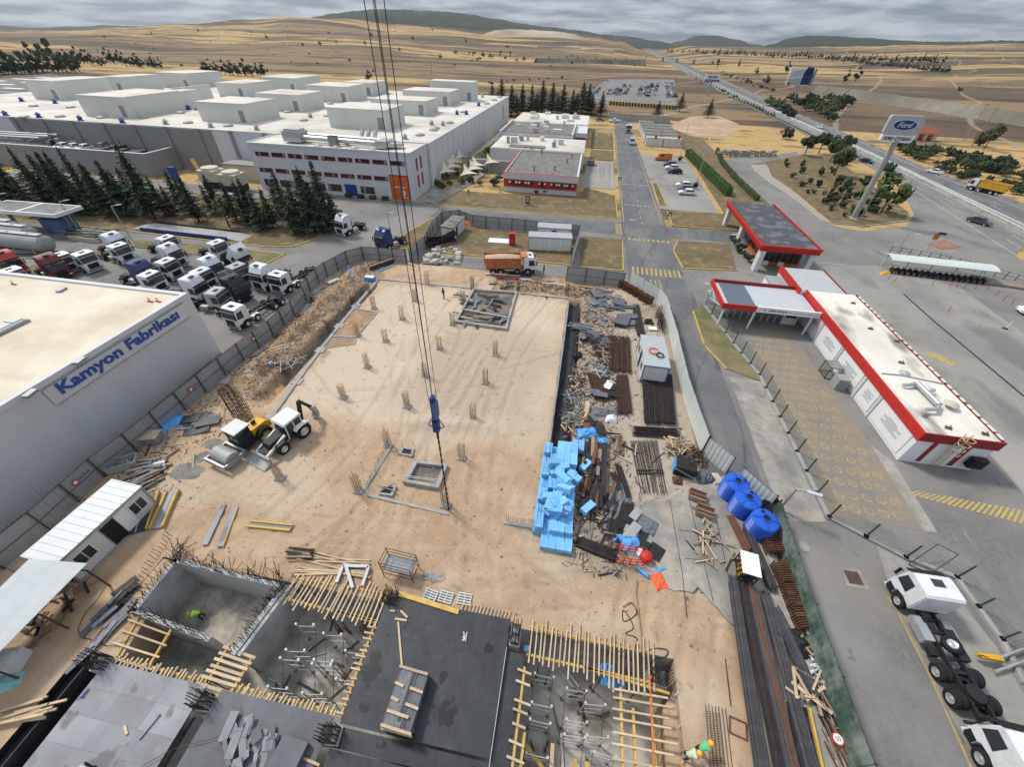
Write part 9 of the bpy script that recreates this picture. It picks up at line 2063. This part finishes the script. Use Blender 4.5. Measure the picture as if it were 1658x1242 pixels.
# bollards and rail posts
bo=tag(MB().tube((0,0,0),(0,0,.95),.05,6).mk('bollard','red'),'thin red and white bollard in the row before the motorbike shelter','bollard','bollards before the motorbike shelter')
for px,py in ((1438,452),(1447,457),(1463,450),(1508,462),(1537,465),(1548,465),(1560,466),(1578,468),(1597,470),(1612,478),(1623,487),(1636,493),(1534,505)):
    o=put(bo,USED,(*g(px,py),0));o['label']='thin red bollard in the row before the motorbike shelter' if px != 1534 else 'red bollard standing alone at the end of the yellow hatching'
P0=obj('street_fence','low fence of leaning posts with small lamps along the far side of the bike shelter','fence',(*g(1440,412),0),w=True)
for k in range(15):x,y=g(1438+k*15.5,411+k*2.0+k*k*.12);beam(P0,'post','green_steel',(x,y,0),(x,y,1.5),.09,.09)
for k in range(14):p,q=g(1438+k*15.5,411+k*2.0+k*k*.12),g(1438+(k+1)*15.5,411+(k+1)*2.0+(k+1)**2*.12);beam(P0,'rail','green_steel',(*p,.8),(*q,.8),.04,.04);beam(P0,'rail','green_steel',(*p,1.4),(*q,1.4),.04,.04)
gr=obj('guard_rail','steel guard rail with posts along the highway median','guard rail',(*lane(.46)[0],0),w=True);pl_=lane(.46)[:5];pl2=lane(.52)[:5]
for L2 in (pl_,pl2):
    P=div([Vec(p) for p in L2],4.0)
    for a,c in zip(P,P[1:]):
        if a.y<330:beam(gr,'rail','hoarding_pale',(a.x,a.y,.65),(c.x,c.y,.65),.06,.3);beam(gr,'post','galvanised',(a.x,a.y,0),(a.x,a.y,.75),.1,.1)
gr=obj('guard_rail','pale concrete kerb barrier along the outer edge of the far carriageway','guard rail',(*lane(.99)[0],0),w=True);P=div([Vec(p) for p in lane(1.0)[:6]],8.0)
for a,c in zip(P,P[1:]):beam(gr,'rail','concrete_floor',(a.x,a.y,.3),(c.x,c.y,.3),.4,.7)
gr=obj('roadside_fence','dark low fence along the near edge of the highway','fence',(*lane(.0)[3],0),w=True);P=div([Vec(p) for p in lane(-.02)[2:6]],5.0)
for a,c in zip(P,P[1:]):beam(gr,'rail','green_steel',(a.x,a.y,.9),(c.x,c.y,.9),.05,.5);beam(gr,'post','green_steel',(a.x,a.y,0),(a.x,a.y,1.4),.08,.08)
# motorbikes
mbk=obj('motorbike','dark motorbike in the row under the pale shelter','motorbike',(0,0,0),group='motorbikes under the shelter')
for y in (-.65,.65):wheel(mbk,0,y,.3,.12,'chassis')
MB().side([(-.8,.6),(-.9,.85),(-.2,.8),(.1,.95),(.45,.85),(.3,.45),(-.3,.4)],-.13,.13).mk('body','black',mbk);MB().bar((-.35,.5,1.05),(.35,.5,1.05),.05,.05).mk('handlebar','chassis',mbk);MB().bar((0,.6,.4),(0,.45,1.0),.07,.07).mk('fork','prop_steel',mbk)
for k in range(16):put(mbk,USED,(56.3+k*.92,77.5-k*.085,0),R(-6+rnd(-12,12)))
for k in range(2):x,y=g(1430+k*6,444-k*2);o=drape('yellow_sacks',('left' if k==0 else 'right')+' yellow sack heap at the end of the bike shelter','sacks',1430+k*6,444-k*2,.5,.4,.5,'machine_yellow',0,0)
t=obj('wheel_stop_post','white post on a dark base standing in the empty yard','post',(*g(1627,532),0));MB().lathe([(.35,0),(.3,.1)],12).mk('base','rubber',t);MB().tube((0,0,.1),(.1,0,1.4),.05,8).mk('post','white',t)
bars('yellow barrier trestle on the pavement beside the white truck',(1575,1065),(1580,1070),(1605,1068),(1608,1075),4,'machine_yellow',.1,.5,3,nm='trestle',cat='trestle',tube=0,bearers=False)
t=obj('tilted_light_pole','grey pole lying across the right edge beyond the white truck','pole',(*g(1640,1070),0),w=True);beam(t,'pole','galvanised',(*g(1605,1090),.3),(*g(1700,1055),.5),.16,.16,8);beam(t,'pole','galvanised',(*g(1600,1072),.3),(*g(1700,1035),.5),.16,.16,8)
t=obj('green_gate','green tubular gate frame leaning at the bend of the mesh fence','gate',(*g(1500,905),0),w=True);q=[(*g(1470,915),.1),(*g(1498,895),1.4),(*g(1530,912),1.4),(*g(1505,930),.1)]
for a,c in zip(q,q[1:]+q[:1]):beam(t,'frame_tube','green_steel',a,c,.07,.07,6)
# storage tanks and plant at the left edge
for k,(px,py) in enumerate(((52,408),(28,393),(4,384))):
    x,y=g(px,py);t=obj('storage_tank',('nearest','middle','farthest')[k]+' of three silver green cylinder tanks at the left edge','storage tank',(x-2,y,0),R(0));L_=6.5;n=20;mb=MB();pr=[(-L_-.7,.2),(-L_-.45,.95),(-L_,1.35),(L_,1.35),(L_+.45,.95),(L_+.7,.2)]
    mb.lathe([(r,z) for z,r in pr],n);mb.v=[(z,a,b+1.9) for a,b,z in mb.v];mb.mk('shell','tank_grey',t,smooth=False)
    for xx in (-4,0,4):MB().box(xx-.2,-.9,0,xx+.2,.9,.9).mk('saddle','concrete',t);MB().lathe([(.25,3.15),(.25,3.5),(.02,3.5)],8,xx,0).mk('manhole','steel_grey',t)
    mb=MB();mb.bar((-L_,0,3.4),(L_,0,3.4),.9,.05);mb.mk('walkway','steel_grey',t)
x,y=g(75,372);t=obj('filling_station_roof','white rimmed flat canopy beside the storage tanks','canopy',(x,y,0),R(2));MB().box(-8,-2.6,3.6,8,2.6,4.2).mk('roof','white_board',t)
for sx in (-1,1):MB().box(sx*4-3.7,-2.3,4.15,sx*4+3.7,2.3,4.22).mk('roof_well','roof_black',t)
for sx in (-6,6):MB().box(sx-.2,-.2,0,sx+.2,.2,3.6).mk('post','steel_grey',t)
MB().box(2,-1.5,0,6,1.5,2.6).mk('pump_room','cabin_blue',t)
pile('pipe_rack','grey pipework and rails in the yard beside the storage tanks','pipework',140,383,6,1.8,44,['tank_grey','steel_grey','chassis'],'pipe',(1.5,5),.1,.3,1.2,R(8));pile('pipe_rack','thin pipes along the ground in front of the storage tanks','pipework',80,415,9,1.6,26,['tank_grey','chassis'],'pipe',(3,8),.1,.2,.4,R(12))
for k in range(2):x,y=g(132+k*20,387+k*3);t=obj('planter_box',('left' if k==0 else 'right')+' of two yellow edged planters by the yard lamp post','planter',(x,y,0));MB().box(-1.6,-.8,0,1.6,.8,.8).mk('box','tank_cream',t);MB().box(-1.4,-.6,.8,1.4,.6,1.0).mk('planting','foliage_olive',t)
sheet('grass_patch',gp([(20,440),(100,415),(200,395),(235,392),(160,412),(60,452)]),.03,'lawn')
x,y=g(310,377);t=obj('weighbridge','long low blue weighbridge beside the conifers','weighbridge',(x,y,0),R(-2));MB().box(-9.5,-1.6,.05,9.5,1.6,.45).mk('deck','concrete',t)
for s in (-1,1):MB().box(-9.5,s*1.75-.1,.1,9.5,s*1.75+.1,.75).mk('side_beam','sign_blue' if s<0 else 'chassis',t);MB().add([(s*9.5,-1.6,.05),(s*12.5,-1.6,.02),(s*12.5,1.6,.02),(s*9.5,1.6,.05),(s*9.5,-1.6,.45),(s*9.5,1.6,.45)],[(4,1,2,5) if s>0 else (5,2,1,4),(0,1,4),(3,5,2)]).mk('ramp','concrete',t)
x,y=g(475,366);t=obj('manhole_box','small grey cabinet on a pale slab under the conifers','cabinet',(x,y,.1));MB().box(-2.6,-1.2,0,2.2,1.6,.12).mk('slab','concrete_floor',t);MB().box(-.3,-.6,.12,1.5,.5,1.2).mk('cabinet','tank_grey',t)

# ================================================================ PEOPLE
def person(label,joints,cols,head_dir=(0,1,0),helmet=None,loc=(0,0,0),rz=0):
    """one continuous body grown over a skeleton with the Skin modifier; joints in metres"""
    names=['pelvis','chest','neck','head','shl','ell','hal','shr','elr','har','hil','knl','ful','tol','hir','knr','fur','tor']
    ed=[(0,1),(1,2),(2,3),(1,4),(4,5),(5,6),(1,7),(7,8),(8,9),(0,10),(10,11),(11,12),(12,13),(0,14),(14,15),(15,16),(16,17)]
    rad=[.15,.16,.06,.105,.075,.05,.04,.075,.05,.04,.10,.07,.05,.045,.10,.07,.05,.045]
    me=bpy.data.meshes.new('body');me.from_pydata([joints[n] for n in names],ed,[]);o=bpy.data.objects.new('body',me);COL.objects.link(o)
    md=o.modifiers.new('skin','SKIN');sv=me.skin_vertices[0].data
    for i,r in enumerate(rad):sv[i].radius=(r,r);sv[i].use_root=(i==0)
    ss=o.modifiers.new('sub','SUBSURF');ss.levels=1
    dg=bpy.context.evaluated_depsgraph_get();m2=bpy.data.meshes.new_from_object(o.evaluated_get(dg));bpy.data.objects.remove(o)
    top,leg,skin=cols;m2.materials.clear()
    for c in (top,leg,'skin','cloth_dark'):m2.materials.append(M[c])
    J=[Vec(joints[n]) for n in names];seg=[(a,b_) for a,b_ in ed];kind={0:0,1:2,2:2,3:0,4:0,5:0 if skin=='long' else 2,6:0,7:0,8:0 if skin=='long' else 2,9:1,10:1,11:1,12:3,13:1,14:1,15:1,16:3}
    for p in m2.polygons:
        c=p.center;best=min(range(len(seg)),key=lambda k:(lambda a,b_:((a+(b_-a)*max(0,min(1,(c-a).dot(b_-a)/max(1e-6,(b_-a).length_squared))))-c).length)(J[seg[k][0]],J[seg[k][1]]));p.material_index=kind[best];p.use_smooth=True
    t=obj('person',label,'person',loc,rz);link('body',m2,t);H=J[3]
    if helmet:
        mb=MB();mb.lathe([(.165,0),(.15,.02),(.135,.03),(.13,.08),(.09,.14),(.01,.16)],14,H.x,H.y);mb.v=[(x,y,z+H.z+.01) for x,y,z in mb.v];mb.mk('helmet',helmet,t,smooth=True)
    else:mb=MB();mb.lathe([(.11,0),(.115,.05),(.07,.12),(.01,.135)],10,H.x,H.y-.01);mb.v=[(x,y,z+H.z+.0) for x,y,z in mb.v];mb.mk('hair','cloth_dark',t,smooth=True)
    d=Vec(head_dir).normalized();MB().tube(H+d*.09,H+d*.125+Vec((0,0,-.02)),.02,6,0,.012).mk('nose','skin',t)
    for hnd in ('hal','har'):
        e=J[names.index('ell' if hnd=='hal' else 'elr')];h=J[names.index(hnd)];dd=(h-e).normalized();sd=dd.orthogonal().normalized();mb=MB()
        for k in range(4):mb.tube(h+sd*(-.03+k*.02),h+sd*(-.035+k*.024)+dd*(.08-.008*abs(k-1.5)),.009,5,0,.006)
        mb.tube(h-sd*.03,h-sd*.065+dd*.03,.010,5,0,.007);mb.mk('fingers','skin',t)
    return t
def stand(f=0.0,arm=0.0):return dict(pelvis=(0,0,.95),chest=(0,.02,1.32),neck=(0,.03,1.50),head=(0,.05,1.64),shl=(-.19,.02,1.40),ell=(-.25,.05+arm*.2,1.12),hal=(-.22,.15+arm*.3,.92+arm*.2),shr=(.19,.02,1.40),elr=(.25,.05,1.12),har=(.23,.12,.90),hil=(-.1,0,.88),knl=(-.11,.04+f*.18,.48),ful=(-.11,-.02+f*.25,.09),tol=(-.12,.14+f*.25,.04),hir=(.1,0,.88),knr=(.11,.04-f*.1,.48),fur=(.11,-.04-f*.25,.09),tor=(.12,.12-f*.25,.04))
def bend():return dict(pelvis=(0,-.15,.85),chest=(0,.18,1.08),neck=(0,.32,1.16),head=(0,.44,1.18),shl=(-.19,.2,1.12),ell=(-.22,.32,.84),hal=(-.14,.45,.66),shr=(.19,.2,1.12),elr=(.22,.32,.84),har=(.14,.48,.68),hil=(-.1,-.14,.8),knl=(-.13,.05,.45),ful=(-.13,-.06,.09),tol=(-.14,.1,.04),hir=(.1,-.14,.8),knr=(.13,.0,.45),fur=(.13,-.16,.09),tor=(.14,0,.04))
def crouch():return dict(pelvis=(0,-.12,.42),chest=(0,.12,.70),neck=(0,.25,.82),head=(0,.36,.88),shl=(-.19,.14,.74),ell=(-.24,.30,.50),hal=(-.14,.44,.30),shr=(.19,.14,.74),elr=(.24,.30,.50),har=(.14,.46,.30),hil=(-.11,-.1,.40),knl=(-.18,.24,.48),ful=(-.17,.0,.09),tol=(-.18,.16,.04),hir=(.11,-.1,.40),knr=(.18,.24,.46),fur=(.17,-.02,.09),tor=(.18,.14,.04))
person('person in dark clothes walking across the far part of the slab',stand(.7),('cloth_dark','cloth_dark','long'),loc=(*g(719,484),.1),rz=R(150))
person('person in bright lime vest crouching inside the concrete shaft',bend(),('hivis','cloth_dark','short'),(0,.7,-.6),'machine_yellow',(*g(328,1000,RZ+.2),RZ+.12),R(120))
person('person with yellow helmet and pale vest bending at the bottom right',bend(),('cloth_hivis','cloth_dark','short'),(0,.7,-.6),'helmet_yellow',(*g(1108,1226),.1),R(-80))
person('person with yellow helmet in green vest bending over the mesh cage',bend(),('hivis_green','cloth_dark','short'),(0,.7,-.6),'helmet_yellow',(*g(1128,1216),.1),R(-60))
person('person in white helmet at the bottom left on the pale deck',bend(),('cloth_pale','cloth_dark','long'),(0,.7,-.6),'white',(*g(152,1248,DZ),DZ+.02),R(-120))
person('person in pale blue shirt standing beside the white cabin door',stand(.2,.6),('cloth_pale','cloth_dark','short'),loc=(*g(212,838),.1),rz=R(200))
person('person in red and blue work clothes crouching at the bend of the site fence',crouch(),('cabin_blue','red_dark','long'),(0,.8,-.4),None,(*g(505,489),.2),R(-60))
person('person in black standing on the bank right of the orange tipper',stand(0),('cloth_dark','cloth_dark','long'),loc=(*g(880,447),.3),rz=R(100))
person('person in dark clothes walking on the footpath by the shade sails',stand(.5),('cloth_dark','cloth_pale','short'),loc=(*g(759,319),.13),rz=R(160))

# ================================================================ AIR
hz=MB().box(-13200,-400,-900,13200,13200,700).mk('haze',[])
hz['kind']='stuff';vm=bpy.data.materials.new('haze');vm.use_nodes=True;vn=vm.node_tree
for n_ in list(vn.nodes):vn.nodes.remove(n_)
vo=vn.nodes.new('ShaderNodeOutputMaterial');pv=vn.nodes.new('ShaderNodeVolumePrincipled');pv.inputs['Color'].default_value=(0.72,0.80,0.92,1);pv.inputs['Density'].default_value=HAZE;pv.inputs['Anisotropy'].default_value=0.2
vn.links.new(pv.outputs[0],vo.inputs['Volume']);hz.data.materials.append(vm)
